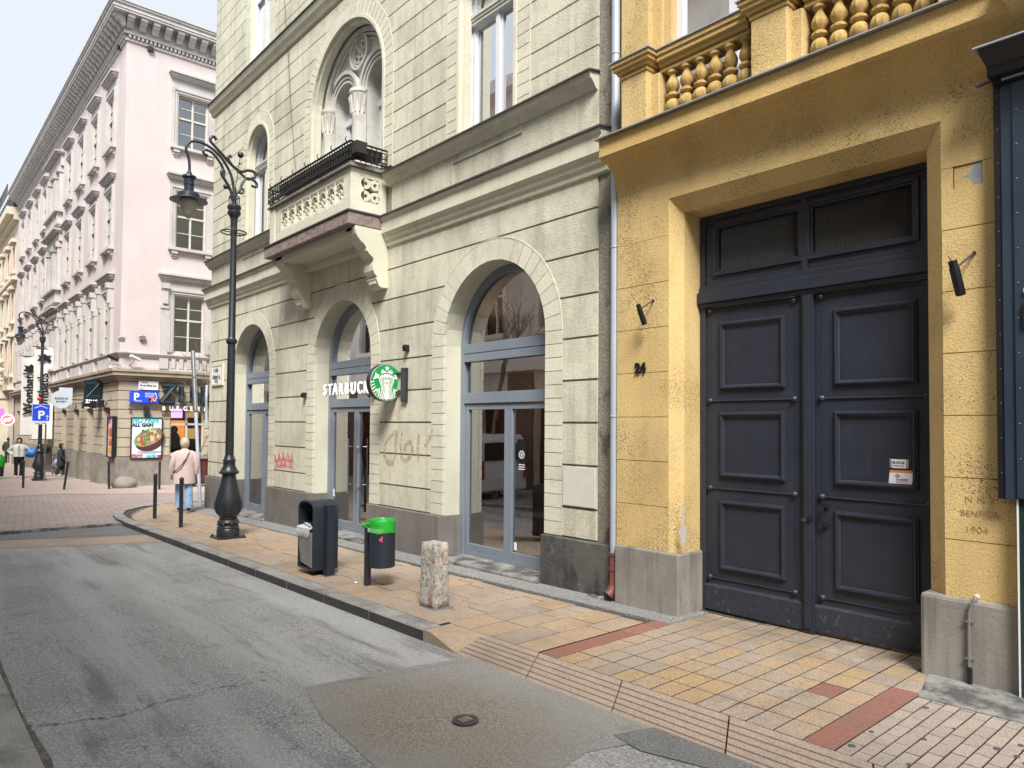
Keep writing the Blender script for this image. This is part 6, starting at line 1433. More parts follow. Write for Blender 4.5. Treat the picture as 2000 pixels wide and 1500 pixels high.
for P, u0, u1, ex in ((PL, XE, XP, 1), (PR, YP, 20, 0)):
    for za_, zb_2, pj in ((3.32, 3.42, .08), (3.42, 3.50, .16), (3.50, 3.64, .26), (3.64, 3.72, .31)): pbox(mb, P, u0, u1+ex*pj, za_, zb_2, -pj, 0)
mb.build('lower_cornice', surf('brown_cornice_stone', (.42, .35, .27), (.34, .28, .22), .88, 1.5, dirt=((.17, .14, .11), 2, .5, .72, (1, 1, 1), .6)), pb_)
# dark ground-floor openings with shop fronts
mb = MB(); mb.box(XE, XP-.6, YP+.55, YP+.6, -1.6, 3.0); mb.box(XP-.62, XP-.57, YP+.5, 20, -1.6, 3.0); mb.build('shop_dark', plain('dark_shop_interior', (.035, .028, .025), .7), pb_)
sw = empty('shop_window', (XP, 8.56, .6), 0, pb_)
mb = MB(); frame_rect(mb, PR, 7.94, 9.18, .62, 2.42, .06, .10, .2); pbox(mb, PR, 8.53, 8.59, .68, 2.36, .1, .2); pbox(mb, PR, 8.0, 9.12, 1.72, 1.80, .1, .2); mb.build('frame', M['cream_frame'], sw)
mb = MB(); mb.add([PR(8.0, .68, .15), PR(9.12, .68, .15), PR(9.12, 2.36, .15), PR(8.0, 2.36, .15)], [(0, 1, 2, 3)]); mb.build('pane', glass('shop_pane', (.75, .75, .72), 1.4, .03), sw, fixn=False)
mb = MB(); pbox(mb, PR, 7.9, 8.62, 1.0, 1.9, .48, .5); mb.build('orange_wall', plain('lit_orange_wall', (.75, .28, .07), .7, emit=.35), sw)
mb = MB(); pbox(mb, PR, 8.05, 8.5, 2.0, 2.35, .42, .46); mb.build('violet_lamp', plain('violet_lit_lamp', (.62, .36, .85), .6, emit=.6), sw)
mb = MB(); pbox(mb, PR, 8.65, 9.1, 2.02, 2.33, .42, .46); pbox(mb, PR, 8.65, 9.15, 1.2, 1.6, .48, .5); mb.build('amber_panel', plain('lit_amber_panel', (.55, .38, .16), .6, emit=.25), sw)
mb = MB(); mb.ball(PR(8.2, 1.55, .38), (.1, .14, .15), 12, 8); mb.ball(PR(8.2, 1.1, .38), (.12, .24, .38), 12, 8); mb.build('guest_silhouette', M['black'], sw, True)
# main cornice with brackets
def crown(P, u0, u1):
    mb = MB(); ext = 1 if P is PL else 0
    for za_, zb_2, pj in ((15.72, 15.80, .06), (15.94, 16.02, .14), (16.02, 16.50, .10), (16.50, 16.58, .56), (16.58, 16.72, .59), (16.72, 16.80, .64), (16.80, 16.86, .68)): pbox(mb, P, u0, u1+ext*pj, za_, zb_2, -pj, 0)
    n = int((u1-u0)/.14)
    for i in range(n): u = u0+(u1-u0)*(i+.5)/n; pbox(mb, P, u-.035, u+.035, 15.82, 15.93, -.12, 0)
    mb.build('main_cornice', M['trim_dark'], pb_)
crown(PL, XE, XP); crown(PR, YP, 20)
mb = MB(); mb.prism([(-.12, .0), (-.50, .0), (-.50, -.10), (-.43, -.13), (-.38, -.20), (-.28, -.22), (-.20, -.36), (-.12, -.38)], lambda d, z: (-.11, d, z), lambda d, z: (.11, d, z)); cm = mb.mesh('cornice_bracket', M['trim_dark'])
u = XE+.3
while u < XP+.2: place('cornice_bracket', cm, pb_, (u, YP, 16.49)); u += .44
u = YP+.03
while u < 14: place('cornice_bracket', cm, pb_, (XP, u, 16.49), (0, 0, PI/2)); u += .425
mb = MB(); mb.add([(XE, YP-.6, 16.87), (XP+.6, YP-.6, 16.87), (XP+.6, 20, 16.87), (XE, YP+5, 19.2), (XP-5, YP+5, 19.2), (XP-5, 20, 19.2)], [(0, 1, 4, 3), (1, 2, 5, 4)]); mb.build('roof', surf('grey_roof_tiles', (.20, .19, .18), (.13, .125, .12), .85, 8), pb_)
# spot lamps and boxes on the pink wall
for px, py, lb, f in ((294, 96, 'small dark floodlight under the pink palace cornice', 'R'), (234, 93, 'dark floodlight at the upper corner of the pink palace', 'L'), (278, 660, 'small grey box on the pink wall above the belt course', 'R'), (238, 663, 'white box at the corner of the pink wall', 'L')):
    p = aX(px, py, XP+.05) if f == 'R' else aY(px, py, YP-.05); o = thing('wall_fixture', lb, 'fixture', tuple(p)); mb = MB(); mb.box(p.x-.07, p.x+.07, p.y-.10, p.y+.10, p.z-.09, p.z+.09)
    mb.build('case', M['iron'] if 'dark' in lb else M['steel'], o, bev=.02)
for px, py, lb, f in ((264, 700, 'white bullet camera on the pink wall above the blue parking sign', 'R'), (220, 700, 'black dome camera at the palace corner', 'L')):
    p = aX(px, py, XP+.3) if f == 'R' else aY(px, py, YP-.3); o = thing('security_camera', lb, 'camera', tuple(p)); mb = MB()
    mb.tube([p+Vector((.08, -.17, .08)), p+Vector((-.04, .17, -.05))], .055, 10); mb.build('camera_body', M['white'] if 'white' in lb else M['black'], o); mb = MB(); mb.tube([p, p+Vector((0, -.1, -.20)), (XP, p.y-.1, p.z-.22) if f == 'R' else (p.x-.1, YP, p.z-.22)], .025, 6); mb.build('camera_arm', M['steel'], o)

# signs on the palace -----------------------------------------------------------
FX = XP+.09
def rpt(px, py, X=None): return aX(px, py, X or FX)
o = thing('street_sign', 'white street name plate above the blue parking sign on the palace', 'sign', (FX, 7.1, 3.2)); a, b = rpt(271, 744), rpt(309, 762)
mb = MB(); mb.box(FX-.02, FX, a.y, b.y, b.z, a.z); mb.build('plate', M['white'], o)
for i, (s_, sz, zz) in enumerate((('V. Belváros', .085, .235), ('Károlyi Mihály utca', .10, .12), ('15 - 17', .06, .03))): text('plate_text', s_, sz, M['black'] if i else plain('grey_print', (.25, .25, .25), .6), o, (FX+.004, a.y+.04, b.z+zz), (0, 1, 0), (0, 0, 1), .001, .003, sx=.72)
o = thing('parking_garage_sign', 'blue lit parking garage sign with a white P and red cross on the palace', 'sign', (FX, 7.1, 2.7)); a, b = rpt(255, 763, FX+.12), rpt(309, 787, FX+.12)
mb = MB(); mb.box(FX-.05, FX+.12, a.y, b.y, b.z, a.z); mb.build('panel', plain('sign_blue', (.01, .06, .52), .4, emit=.12), o)
wx = FX+.126; hgt = a.z-b.z
text('letter', 'P', hgt*.88, M['white'], o, (wx, a.y+.10, b.z+hgt*.2), (0, 1, 0), (0, 0, 1), .003, .012); 
for i, s_ in enumerate(('KÁROLYI PALOTA', 'PARKOLÓHÁZ', 'MÉLYGARÁZS')): text('panel_text', s_, .06, M['white'], o, (wx, a.y+.48, b.z+hgt*(.76-.15*i)), (0, 1, 0), (0, 0, 1), .002, .001, sx=.8)
text('panel_text', 'Szép utca', .08, M['white'], o, (wx, a.y+.16, b.z+.04), (0, 1, 0), (0, 0, 1), .002, .001, sx=.7)
mb = MB(); mb.box(wx-.003, wx+.003, a.y+.62, a.y+.84, b.z+.03, b.z+.19); mb.build('display', M['black'], o)
mb = MB(); rd = plain('lit_red', (1, .12, .04), .5, emit=1.2)
for s in (-1, 1): mb.tube([(wx+.006, a.y+.68, b.z+.11-s*.06), (wx+.006, a.y+.80, b.z+.11+s*.06)], .010, 5)
mb.build('red_cross', rd, o)
mb = MB(); mb.tube([(wx+.004, b.y-.12, a.z-.05), (wx+.004, b.y-.05, (a.z+b.z)/2), (wx+.004, b.y-.12, b.z+.05)], .014, 5); mb.build('chevron', M['white'], o)
# framed posters
def poster(lab, a, b, P, kind):
    o = thing('poster_case', lab, 'poster', tuple(a)); u0, u1, z0, z1 = a[3], b[3], b[4], a[4]
    return o
o = thing('food_poster', 'large framed poster of a salad bowl reading NO PAIN on the palace corner', 'poster', (FX, 7.1, 1.2)); a, b = rpt(256, 815), rpt(316, 895); u0, u1, z1, z0 = a.y, b.y, a.z, b.z; W_, H_ = u1-u0, z1-z0
mb = MB(); frame_rect(mb, PR, u0, u1, z0, z1, .03, -.11, -.04); mb.build('frame', M['black'], o); mb = MB(); pbox(mb, PR, u0+.02, u1-.02, z0+.02, z1-.02, -.085, -.04); mb.build('paper', plain('poster_pale_blue', (.66, .76, .86), .5), o)
Q = lambda u, v, d=-.087: PR(u0+u*W_, z0+v*H_, d)
def flatp(mb, pts, d): mb.add([Q(u, v, d) for u, v in pts], [tuple(range(len(pts)))])
def ell(cx, cy_, rx, ry, rot=0, a0=0, a1=2*PI, n=26): return [(cx+rx*math.cos(t)*math.cos(rot)-ry*math.sin(t)*math.sin(rot)*1.0, cy_+(rx*math.cos(t)*math.sin(rot)+ry*math.sin(t)*math.cos(rot))*W_/H_) for t in [a0+(a1-a0)*i/n for i in range(n+1)]]
mb = MB(); flatp(mb, ell(.60, .155, .40, .05), -.0872); mb.build('bowl_shadow', plain('print_grey', (.35, .40, .46), .6), o, fixn=False)
mb = MB(); flatp(mb, ell(.60, .47, .50, .40, .45, PI, 2*PI), -.088); mb.build('bowl_print', plain('print_brown', (.075, .03, .025), .6), o, fixn=False)
mb = MB(); flatp(mb, ell(.57, .52, .50, .27, .45), -.089); mb.build('bowl_rim_print', plain('print_olive', (.30, .32, .14), .6), o, fixn=False)
random.seed(11)
cols = [(.08, .22, .05), (.05, .16, .04), (.55, .06, .05), (.42, .12, .16), (.55, .38, .36), (.62, .22, .06), (.15, .34, .08), (.25, .05, .09), (.55, .56, .40), (.35, .22, .25), (.5, .05, .04), (.10, .26, .06)]
for ci_, cc in enumerate(cols):
    mb = MB()
    for q in range(7):
        t = random.uniform(0, 2*PI); r = math.sqrt(random.random())*.92; bu = .57+.46*r*math.cos(t)*math.cos(.45)-.25*r*math.sin(t)*math.sin(.45); bv = .53+(.46*r*math.cos(t)*math.sin(.45)+.25*r*math.sin(t)*math.cos(.45))*W_/H_
        rx = random.uniform(.03, .085); flatp(mb, ell(bu, bv, rx, rx*random.uniform(.35, .8), random.uniform(0, 3), n=9), -.090-.0004*(ci_*7+q)*.12)
    mb.build('salad_print', plain('print_food_'+str(ci_), cc, .6), o, fixn=False)
tq = plain('print_turquoise', (.02, .52, .58), .6)
text('poster_text', 'NO PAIN', .30, tq, o, Q(.04, .875, -.094), (0, 1, 0), (0, 0, 1), .001, .012, sx=.72); text('poster_text', 'ALL GAIN', .17, M['black'], o, Q(.04, .78, -.094), (0, 1, 0), (0, 0, 1), .001, .008, sx=.95)
text('poster_text', 'ZING SALAD', .08, plain('print_crimson', (.55, .02, .10), .6), o, Q(.04, .075, -.094), (0, 1, 0), (0, 0, 1), .001, .004, sx=.8); text('poster_text', 'BURGER & CO', .07, bpy.data.materials['print_crimson'], o, Q(.04, .03, -.094), (0, 1, 0), (0, 0, 1), .001, .002, sx=.8)
text('poster_text', 'SALTED', .13, tq, o, Q(.52, .035, -.094), (0, 1, 0), (0, 0, 1), .001, .006, sx=.7); mb = MB(); flatp(mb, [(.85, .03), (.97, .03), (.97, .085), (.85, .085)], -.094); mb.build('red_label', bpy.data.materials['print_crimson'], o, fixn=False)
# narrow poster on the long face
o = thing('narrow_poster', 'narrow framed burger poster seen edge on beside the palace corner', 'poster', (-28.9, YP, 1.3)); u0, u1, z0, z1 = -29.45, -28.62, .53, 2.03
mb = MB(); frame_rect(mb, PL, u0, u1, z0, z1, .04, -.16, -.0); mb.build('frame', M['black'], o); mb = MB(); pbox(mb, PL, u0+.03, u1-.03, z0+.03, z1-.03, -.12, 0); mb.build('paper', plain('poster_pink', (.80, .55, .60), .5), o)
mb = MB(); mb.ball(PL(-29.03, 1.45, -.12), (.28, .01, .18), 14, 8); mb.ball(PL(-29.03, 1.05, -.12), (.24, .01, .12), 14, 8); mb.build('burger_print', plain('print_orange_red', (.60, .12, .05), .6), o); mb = MB(); mb.ball(PL(-29.03, .82, -.12), (.26, .012, .14), 14, 8); mb.ball(PL(-29.03, 1.22, -.125), (.27, .01, .06), 14, 8); mb.build('fries_print', plain('print_yellow', (.70, .45, .08), .6), o)
text('poster_text', 'BEST', .22, plain('print_magenta', (.7, .05, .25), .6), o, PL(-29.38, 1.78, -.126), (1, 0, 0), (0, 0, 1), .001, .006, sx=.8)
# Z letters: ZING / BURGER & CO
NE = plain('dark_teal_tube', (.006, .013, .017), .4); NL = plain('teal_neon_tube', (.01, .09, .14), .4)
o = thing('zing_lettering', 'big dark outlined letters ZING over white letters BURGER & CO on the palace', 'lettering', (FX, 8.6, 2.9))
p0 = rpt(317, 790, FX+.1); y_ = rpt(316, 790, FX+.12).y; zt_ = rpt(316, 750, FX+.12).z; zb_ = rpt(316, 789, FX+.12).z; h_ = zt_-zb_
for i, ch in enumerate('ZING'):
    uu = y_+.0+i*.60-(.12 if i > 1 else 0); hh = h_
    strokes = {'Z': [(0, 1), (.85, 1), (0, 0), (.85, 0)], 'I': [(.15, 0), (.15, 1)], 'N': [(0, 0), (0, 1), (.75, 0), (.75, 1)], 'G': [(.8, .85), (.6, 1), (.2, 1), (0, .8), (0, .2), (.2, 0), (.6, 0), (.8, .2), (.8, .5), (.45, .5)]}[ch]
    for st_, (m_, rr, dx) in enumerate(((NE, .10, 0), (NL, .007, .10))):
        mb = MB(); pts = [(FX+.10+dx, uu+a*.52, zb_+.06+b*(hh-.12)) for a, b in strokes]
        for a_, b_ in zip(pts[:-1], pts[1:]): mb.tube([a_, b_], rr, 8)
        for a_ in pts[1:-1]: mb.ball(a_, rr*1.02, 8, 6)
        mb.build('letter' if st_ == 0 else 'neon_line', m_, o, True)
zz2 = rpt(316, 803, FX+.1).z
uu = y_+.02
for ch in 'BURGER&CO':
    text('small_letter', ch, .235, M['white_lit'], o, (FX+.10, uu, zz2+.03), (0, 1, 0), (0, 0, 1), .01, .001, sx=.85); uu += .245 if ch not in 'R&' else .25
    if ch == 'R' and False: uu += .1
mb = MB(); mb.box(FX-.02, FX+.06, y_, y_+2.3, zz2-.02, zz2+.0); mb.box(FX-.02, FX+.06, y_, y_+2.3, zb_-.03, zb_); mb.build('carrier_rail', M['black'], o)
mb = MB(); p = rpt(286, 803); mb.box(FX-.09, FX+.1, p.y-.08, p.y+.08, p.z-.15, p.z+.13); tag(mb.build('wall_lamp', M['iron']), 'small black wall lamp between parking sign and food poster', 'lamp')
p = rpt(253, 794); o = text('cast_numeral', '2', .26, M['iron'], None, (FX+.0, p.y-.06, p.z-.12), (0, 1, 0), (0, 0, 1), .02, .0); tag(o, 'black cast numeral left of the lamp on the palace corner', 'number')
# projecting Z blade sign
XZ = -31.0; o = thing('blade_sign', 'dark box blade sign with a neon Z and white letters ZING on the palace front', 'sign', (XZ, 5.87, 2.9)); a, b = aX(165, 742, XZ), aX(199, 793, XZ)
mb = MB(); mb.box(XZ-.12, XZ, a.y, b.y, b.z, a.z); mb.build('box_panel', NE, o)
for m_, rr, dx, nm in ((NL, .012, .012, 'neon_line'),):
    mb = MB(); zt2, zb2 = a.z-.08, b.z+.32
    for off_ in (0, .06): 
        pts = [(XZ+dx, a.y+.07, zt2-off_), (XZ+dx, b.y-.07-off_, zt2-off_), (XZ+dx, a.y+.07+off_, zb2+off_), (XZ+dx, b.y-.07, zb2+off_)]
        for a_, b_ in zip(pts[:-1], pts[1:]): mb.tube([a_, b_], rr, 6)
    mb.build(nm, m_, o)
text('letter_row', 'ZING', .17, M['white_lit'], o, (XZ+.004, a.y+.05, b.z+.11), (0, 1, 0), (0, 0, 1), .01, .008, space=1.15, sx=.95); text('letter_row', 'BURGER', .08, M['white'], o, (XZ+.0, a.y+.02, b.z-.10), (0, 1, 0), (0, 0, 1), .01, .003)
mb = MB(); mb.tube([(XZ-.06, a.y, a.z-.02), (XZ-.06, 6.2, a.z-.02)], .025, 6); mb.tube([(XZ-.06, a.y, b.z-.02), (XZ-.06, 6.2, b.z-.02)], .025, 6); mb.build('sign_arm', M['black'], o)
for i, xx in enumerate((-29.6, -30.9, -32.4)):
    mb = MB(); mb.box(xx-.12, xx+.12, 5.75, 5.95, 2.35, 2.62); mb.tube([(xx, 5.85, 2.5), (xx, 6.2, 2.7)], .02, 6); tag(mb.build('floodlight', M['black']), ('black floodlight nearest the palace corner', 'black floodlight under the blade sign', 'black floodlight over the second doorway of the palace')[i], 'lamp', 'floodlights on the palace front')
# round white sign + pale square sign
XR = -33.6; c = aX(120, 780, XR); o = thing('oval_sign', 'pale round blade sign with small dark print in front of the palace', 'sign', tuple(c)); r = (aX(140, 780, XR).y-aX(99, 780, XR).y)/2
mb = MB(); mb.T = lambda p: (XR-.05+p[2], c.y+p[0], c.z+p[1]); mb.lathe([(0, 0), (r, 0), (r, .05), (0, .05)], 0, 0, 0, 30, cap=False); mb.T = None; mb.build('disc', surf('pale_blue_grey_board', (.60, .66, .74), (.56, .62, .70), .5), o); 
text('disc_text', 'BLESSING', .11, M['black'], o, (XR+.006, c.y, c.z+.0), (0, 1, 0), (0, 0, 1), .002, .001, align='CENTER'); text('disc_text', 'BAKERY', .10, M['black'], o, (XR+.006, c.y, c.z-.12), (0, 1, 0), (0, 0, 1), .002, .001, align='CENTER')
mb = MB(); mb.tube([(XR-.02, c.y+r, c.z), (XR-.02, 6.2, c.z)], .022, 6); mb.build('sign_arm', M['black'], o)
a, b = aX(127, 757, XR-.4), aX(141, 796, XR-.4); mb = MB(); mb.box(XR-.46, XR-.4, a.y-.2, b.y, b.z, a.z); tag(mb.build('square_sign', bpy.data.materials['pale_blue_grey_board']), 'pale square blade sign just behind the round one', 'sign')
# hostel banners
XW = -41.5
def banner(lab, X, y0, y1, z0, z1, zt_):
    o = thing('hostel_banner', lab, 'banner', (X, (y0+y1)/2, (z0+z1)/2), 'white hostel banners')
    mb = MB(); n, m_ = 10, 16; vs = []
    for j in range(m_+1):
        for i in range(n+1): u = i/n; v = j/m_; vs.append((X+.03*math.sin(u*6+v*3)*(.3+v), y0+(y1-y0)*u, z0+(z1-z0)*v))
    mb.add(vs, [(j*(n+1)+i, j*(n+1)+i+1, (j+1)*(n+1)+i+1, (j+1)*(n+1)+i) for j in range(m_) for i in range(n)]); mb.build('cloth', surf('white_banner_cloth', (.80, .79, .75), (.74, .73, .69), .8, 3), o, True, fixn=False)
    text('banner_text', "Wombat's", .60, M['black'], o, (X+.08, y0+(y1-y0)*.70, z0+1.0), (0, 0, 1), (0, -1, 0), .004, .018, sx=.90); text('banner_text', 'CITY HOSTEL', .20, plain('banner_grey', (.25, .25, .24), .7), o, (X+.08, y0+(y1-y0)*.92, z0+1.9), (0, 0, 1), (0, -1, 0), .004, .0)
    mb = MB(); mb.tube([(X, y0-.1, z1), (X, 6.2, z1)], .02, 6); mb.tube([(X, y0-.1, z0), (X, 6.2, z0)], .02, 6); mb.build('banner_pole', M['iron'], o)
    c_ = ((y0+y1)/2, zt_); mb = MB(); mb.T = lambda p: (X+.075, c_[0]+p[0], c_[1]+p[1])
    mb.ball((0, 0, 0), (.26, .16, 1), 10, 6); mb.T = None
    mb = MB(); mb.add([(X+.08, c_[0]+u, c_[1]+v) for u, v in ((-.30, -.16), (-.10, -.20), (.05, -.12), (.22, -.22), (.30, -.10), (.20, .02), (.30, .16), (.12, .12), (.02, .22), (-.08, .10), (-.28, .14), (-.20, 0))], [tuple(range(12))]); mb.build('animal_mark', M['black'], o, fixn=False)
banner("white hostel banner nearer the lamp, black vertical writing", XW, 5.28, 6.12, .95, 5.50, 4.95)
banner("white hostel banner behind and left of the first", XW-.6, aX(43, 700, XW-.6).y, aX(77, 700, XW-.6).y, 1.15, 5.05, 4.45)
# parking sign on its post by the second lamp
XK = -34.0; a, b = aX(63, 789, XK), aX(97, 823, XK); o = thing('parking_sign', 'blue square P garage sign on a thin post before the second lamp', 'sign', (XK, a.y, G(XK)))
mb = MB(); mb.box(XK-.02, XK, a.y, b.y, b.z, a.z); mb.build('panel', bpy.data.materials['sign_blue'], o); mb = MB(); frame_rect(mb, lambda u, z, d: (XK+d, u, z), a.y, b.y, b.z, a.z, .012, .002, .006); mb.build('border', M['white'], o)
text('letter', 'P', .46, M['white'], o, (XK+.006, (a.y+b.y)/2-.11, b.z+.10), (0, 1, 0), (0, 0, 1), .003, .012)
mb = MB(); m_ = (a.y+b.y)/2; mb.tube([(XK+.008, a.y+.08, a.z-.17), (XK+.008, m_, a.z-.07), (XK+.008, b.y-.08, a.z-.17)], .014, 5); mb.tube([(XK+.008, b.y-.09, b.z+.05), (XK+.008, b.y-.09, b.z+.24)], .012, 5); mb.tube([(XK+.008, b.y-.13, b.z+.18), (XK+.008, b.y-.09, b.z+.25), (XK+.008, b.y-.05, b.z+.18)], .012, 5); mb.build('pictogram', M['white'], o)
mb = MB(); mb.box(XK-.02, XK, a.y+.06, b.y-.03, b.z-.12, b.z-.01); mb.build('sub_plate', M['white'], o); text('plate_text', 'Fogd i Kézi', .09, plain('blue_print', (.02, .05, .35), .6), o, (XK+.004, a.y+.09, b.z-.10), (0, 1, 0), (0, 0, 1), .001, .001)
mb = MB(); mb.tube([(XK-.05, b.y-.12, G(XK)-.1), (XK-.05, b.y-.12, a.z)], .03, 8); mb.build('post', M['steel'], o, True)
mb = MB(); p = aX(77, 779, XK); mb.ball(p, .085, 10, 8); tag(mb.build('red_reflector', plain('red_lens', (.75, .03, .03), .3)), 'small red round lamp just above the blue parking sign', 'lamp')
# red round sign and magenta sign at the left edge
XQ = -47.0; c = aX(15, 820, XQ); r = abs(aX(30, 820, XQ).y-aX(1, 820, XQ).y)/2; o = thing('neon_sign', 'round red neon sign with white ring at the left edge', 'sign', tuple(c))
mb = MB(); mb.T = lambda p: (XQ-.08+p[2], c.y+p[0], c.z+p[1]); mb.lathe([(0, 0), (r, 0), (r, .08), (0, .08)], 0, 0, 0, 28, cap=False); mb.T = None; mb.build('disc', plain('sign_red', (.85, .10, .10), .5, emit=.5), o)
mb = MB(); ring(mb, lambda u, z, d: (XQ+.004-d, u, z), c.y, c.z, r*.92, r*.80, 0, .01, 28, 0, 2*PI)
mb.tube([(XQ+.01, c.y-r*.5, c.z-r*.1), (XQ+.01, c.y-r*.2, c.z+r*.2), (XQ+.01, c.y+r*.1, c.z-r*.2), (XQ+.01, c.y+r*.5, c.z+r*.15)], .04, 6); mb.tube([(XQ+.01, c.y-r*.5, c.z-r*.35), (XQ+.01, c.y+r*.45, c.z+r*.4)], .03, 6); mb.build('ring_mark', plain('pink_white_lit', (1, .75, .72), .5, emit=.8), o)
mb = MB(); p = aX(3, 812, XQ-1); mb.box(XQ-1.1, XQ-1, p.y-.6, p.y+.12, p.z-.35, p.z+.4); tag(mb.build('magenta_sign', plain('magenta_panel', (.65, .12, .50), .5, emit=.3)), 'magenta and white sign cut by the left edge behind the red one', 'sign')
# guard stone at the palace corner
mb = MB(); bm = bmesh.new(); bmesh.ops.create_icosphere(bm, subdivisions=3, radius=1)
for v in bm.verts: v.co *= 1+.08*mnoise.noise(v.co*2.5)
me = bpy.data.meshes.new('guard_stone'); bm.to_mesh(me); bm.free(); me.materials.append(M['sand_plinth']); [setattr(p, 'use_smooth', True) for p in me.polygons]
g = aG(240, 945, -.05); o = place('guard_stone', me, None, (-28.05, 6.35, G(-28)-.05+.13), (0, 0, .3), (.36, .42, .27)); tag(o, 'large rounded worn guard stone at the foot of the palace corner', 'stone')
# terrace fence panels by the side street (dark red box)
o = thing('terrace_planter', 'dark red slatted terrace planter box behind the walking woman', 'planter', (-26.4, 8.4, G(-26.4)-.05)); zg = G(-26.3)-.05
xa_, ya_, yb__ = -26.7, 8.15, 9.7
RED = surf('maroon_planter_paint', (.12, .025, .022), (.08, .018, .016), .5, 5)
mb = MB(); mb.box(-27.0, -26.72, ya_+.02, yb__-.02, zg+.1, zg+.98); mb.build('box', RED, o)
mb = MB(); frame_rect(mb, lambda u, z, d: (-26.70+d, u, z), ya_, yb__, zg+.08, zg+1.0, .05, 0, .04); mb.box(-26.9, -26.7, ya_+.1, ya_+.2, zg, zg+.1); mb.box(-26.9, -26.7, yb__-.2, yb__-.1, zg, zg+.1); mb.build('frame', M['iron'], o)
for i in range(9): mb = MB(); u = ya_+.08+i*.165; mb.box(-26.71, -26.69, u, u+.14, zg+.14, zg+.94); mb.build('slat', RED, o)
# bare twigs
o = thing('bare_shrub', 'tall bare twiggy shrub rising in front of the ZING letters', 'shrub', (-26.2, 8.9, G(-26)))
mb = MB(); random.seed(5)
def twig(p, d, L, r, depth):
    pts = [p]; q = p
    for i in range(4): d = (d+Vector((random.uniform(-.2, .2), random.uniform(-.25, .25), random.uniform(-.05, .12)))).normalized(); q = q+d*L/4; pts.append(q)
    mb.tube(pts, [r*(1-.15*i) for i in range(5)], 4)
    if depth:
        for k in range(3): twig(pts[random.choice((2, 3, 4))], (d+Vector((random.uniform(-.5, .5), random.uniform(-.9, .9), random.uniform(-.3, .5)))).normalized(), L*.6, r*.55, depth-1)
for i in range(5): twig(Vector((-26.86, 8.5+i*.25, zg+.9)), Vector((0, random.uniform(-.2, .2), 1)).normalized(), 2.3, .022, 3)
mb.build('branches', surf('grey_twig', (.17, .14, .12), (.24, .20, .17), .8), o)
# ------------------------------------------------------------------ CREAM PALACE further on
cb = thing('cream_palace', 'cream ornate palace with red shutters beyond the pink one', 'building', (-70, 12, G(-70)))
CR = surf('cream_stucco', (.68, .62, .50), (.58, .52, .42), .88, 1.0, dirt=((.35, .30, .24), 1.2, .5, .75, (1, 1, 1), .5)); RS = plain('red_shutter', (.42, .05, .06), .6)
XC0, XC1 = -95, -56.8
colc = [-58.6-2.9*i for i in range(12)]
mb = MB(); wall_with_openings(mb, PL, XC0, XC1, -2, 15.2, [(c, .6, a, b, 'flat') for c in colc for a, b in ((5.0, 7.4), (8.6, 10.6), (12.0, 13.8))], 0, .3); mb.build('wall', CR, cb, fixn=False)
mb = MB(); mb.box(XC0, XC1, YP+.6, YP+.65, -2, 15); mb.build('dark_rooms', M['dark_int'], cb)
mb = MB(); pbox(mb, PL, XC0, XC1, 15.2, 15.5, -.3, 0); pbox(mb, PL, XC0, XC1, 15.5, 16.0, -.7, 0); pbox(mb, PL, XC0, XC1, 3.9, 4.2, -.4, 0); pbox(mb, PL, XC0, XC1, 11.2, 11.45, -.3, 0); mb.build('cornice', CR, cb)
mb = MB(); mb.hexa([(XC0, YP-.3, 16.0), (XC1, YP-.3, 16.0), (XC1, YP+5, 16.0), (XC0, YP+5, 16.0), (XC0, YP+2.2, 19.0), (XC1, YP+2.2, 19.0), (XC1, YP+5, 19.0), (XC0, YP+5, 19.0)])
for i in range(26): u = XC1-.4-i*.9; pbox(mb, PL, u-.14, u+.14, 16.0, 17.4, -.3, 1.2)
mb.build('mansard_roof', surf('dark_slate_roof', (.07, .068, .07), (.05, .05, .052), .7, 3), cb)
mb = MB(); u0 = XC1-9
for i in range(26): mb.tube([(u0-i*.5, YP+.2, 19), (u0-i*.5, YP+.2, 19.9)], .02, 4)
mb.tube([(u0, YP+.2, 19.9), (u0-13, YP+.2, 19.9)], .03, 4); mb.build('roof_railing', M['iron'], cb)
for c in colc[:9]:
    for r, (a, b) in enumerate(((5.0, 7.4), (8.6, 10.6), (12.0, 13.8))):
        wnd = empty('window', PL(c, a, .1), 0, cb); mb = MB(); frame_rect(mb, PL, c-.6, c+.6, a, b, .1, -.05, .2); pbox(mb, PL, c-.8, c+.8, b+.1, b+.35, -.25, 0); pbox(mb, PL, c-.75, c+.75, a-.2, a, -.2, 0); pbox(mb, PL, c-.04, c+.04, a, b, .1, .2)
        for q in range(5): mb.ball(PL(c-.5+q*.25, b+.2, -.26), (.1, .08, .12), 6, 4)
        mb.build('frame', CR, wnd); mb = MB(); mb.add([PL(c-.6, a, .15), PL(c+.6, a, .15), PL(c+.6, b, .15), PL(c-.6, b, .15)], [(0, 1, 2, 3)]); mb.build('pane', M['glass_dark'], wnd, fixn=False)
        if r != 1 or c == colc[0]: mb = MB(); pbox(mb, PL, c-.58, c-.1, a+.05, b-.05, .02, .06); mb.build('shutter', RS, wnd)
for c in colc[:4]:
    mb = MB(); pbox(mb, PL, c-1.6, c-1.1, -1, 3.9, -.5, 0); pbox(mb, PL, c-1.7, c-1.0, 3.4, 3.9, -.6, 0)
    for q in range(6): mb.ball(PL(c-1.35+random.uniform(-.3, .3), 4.4+q*.3, -.5), (.25, .25, .22), 7, 5)
    mb.build('carved_pilaster', CR, cb)
    mb = MB(); pbox(mb, PL, c-.9, c+.7, -1, 2.9, .01, .02); mb.build('doorway', plain('dark_doorway', (.05, .035, .03), .6), cb)

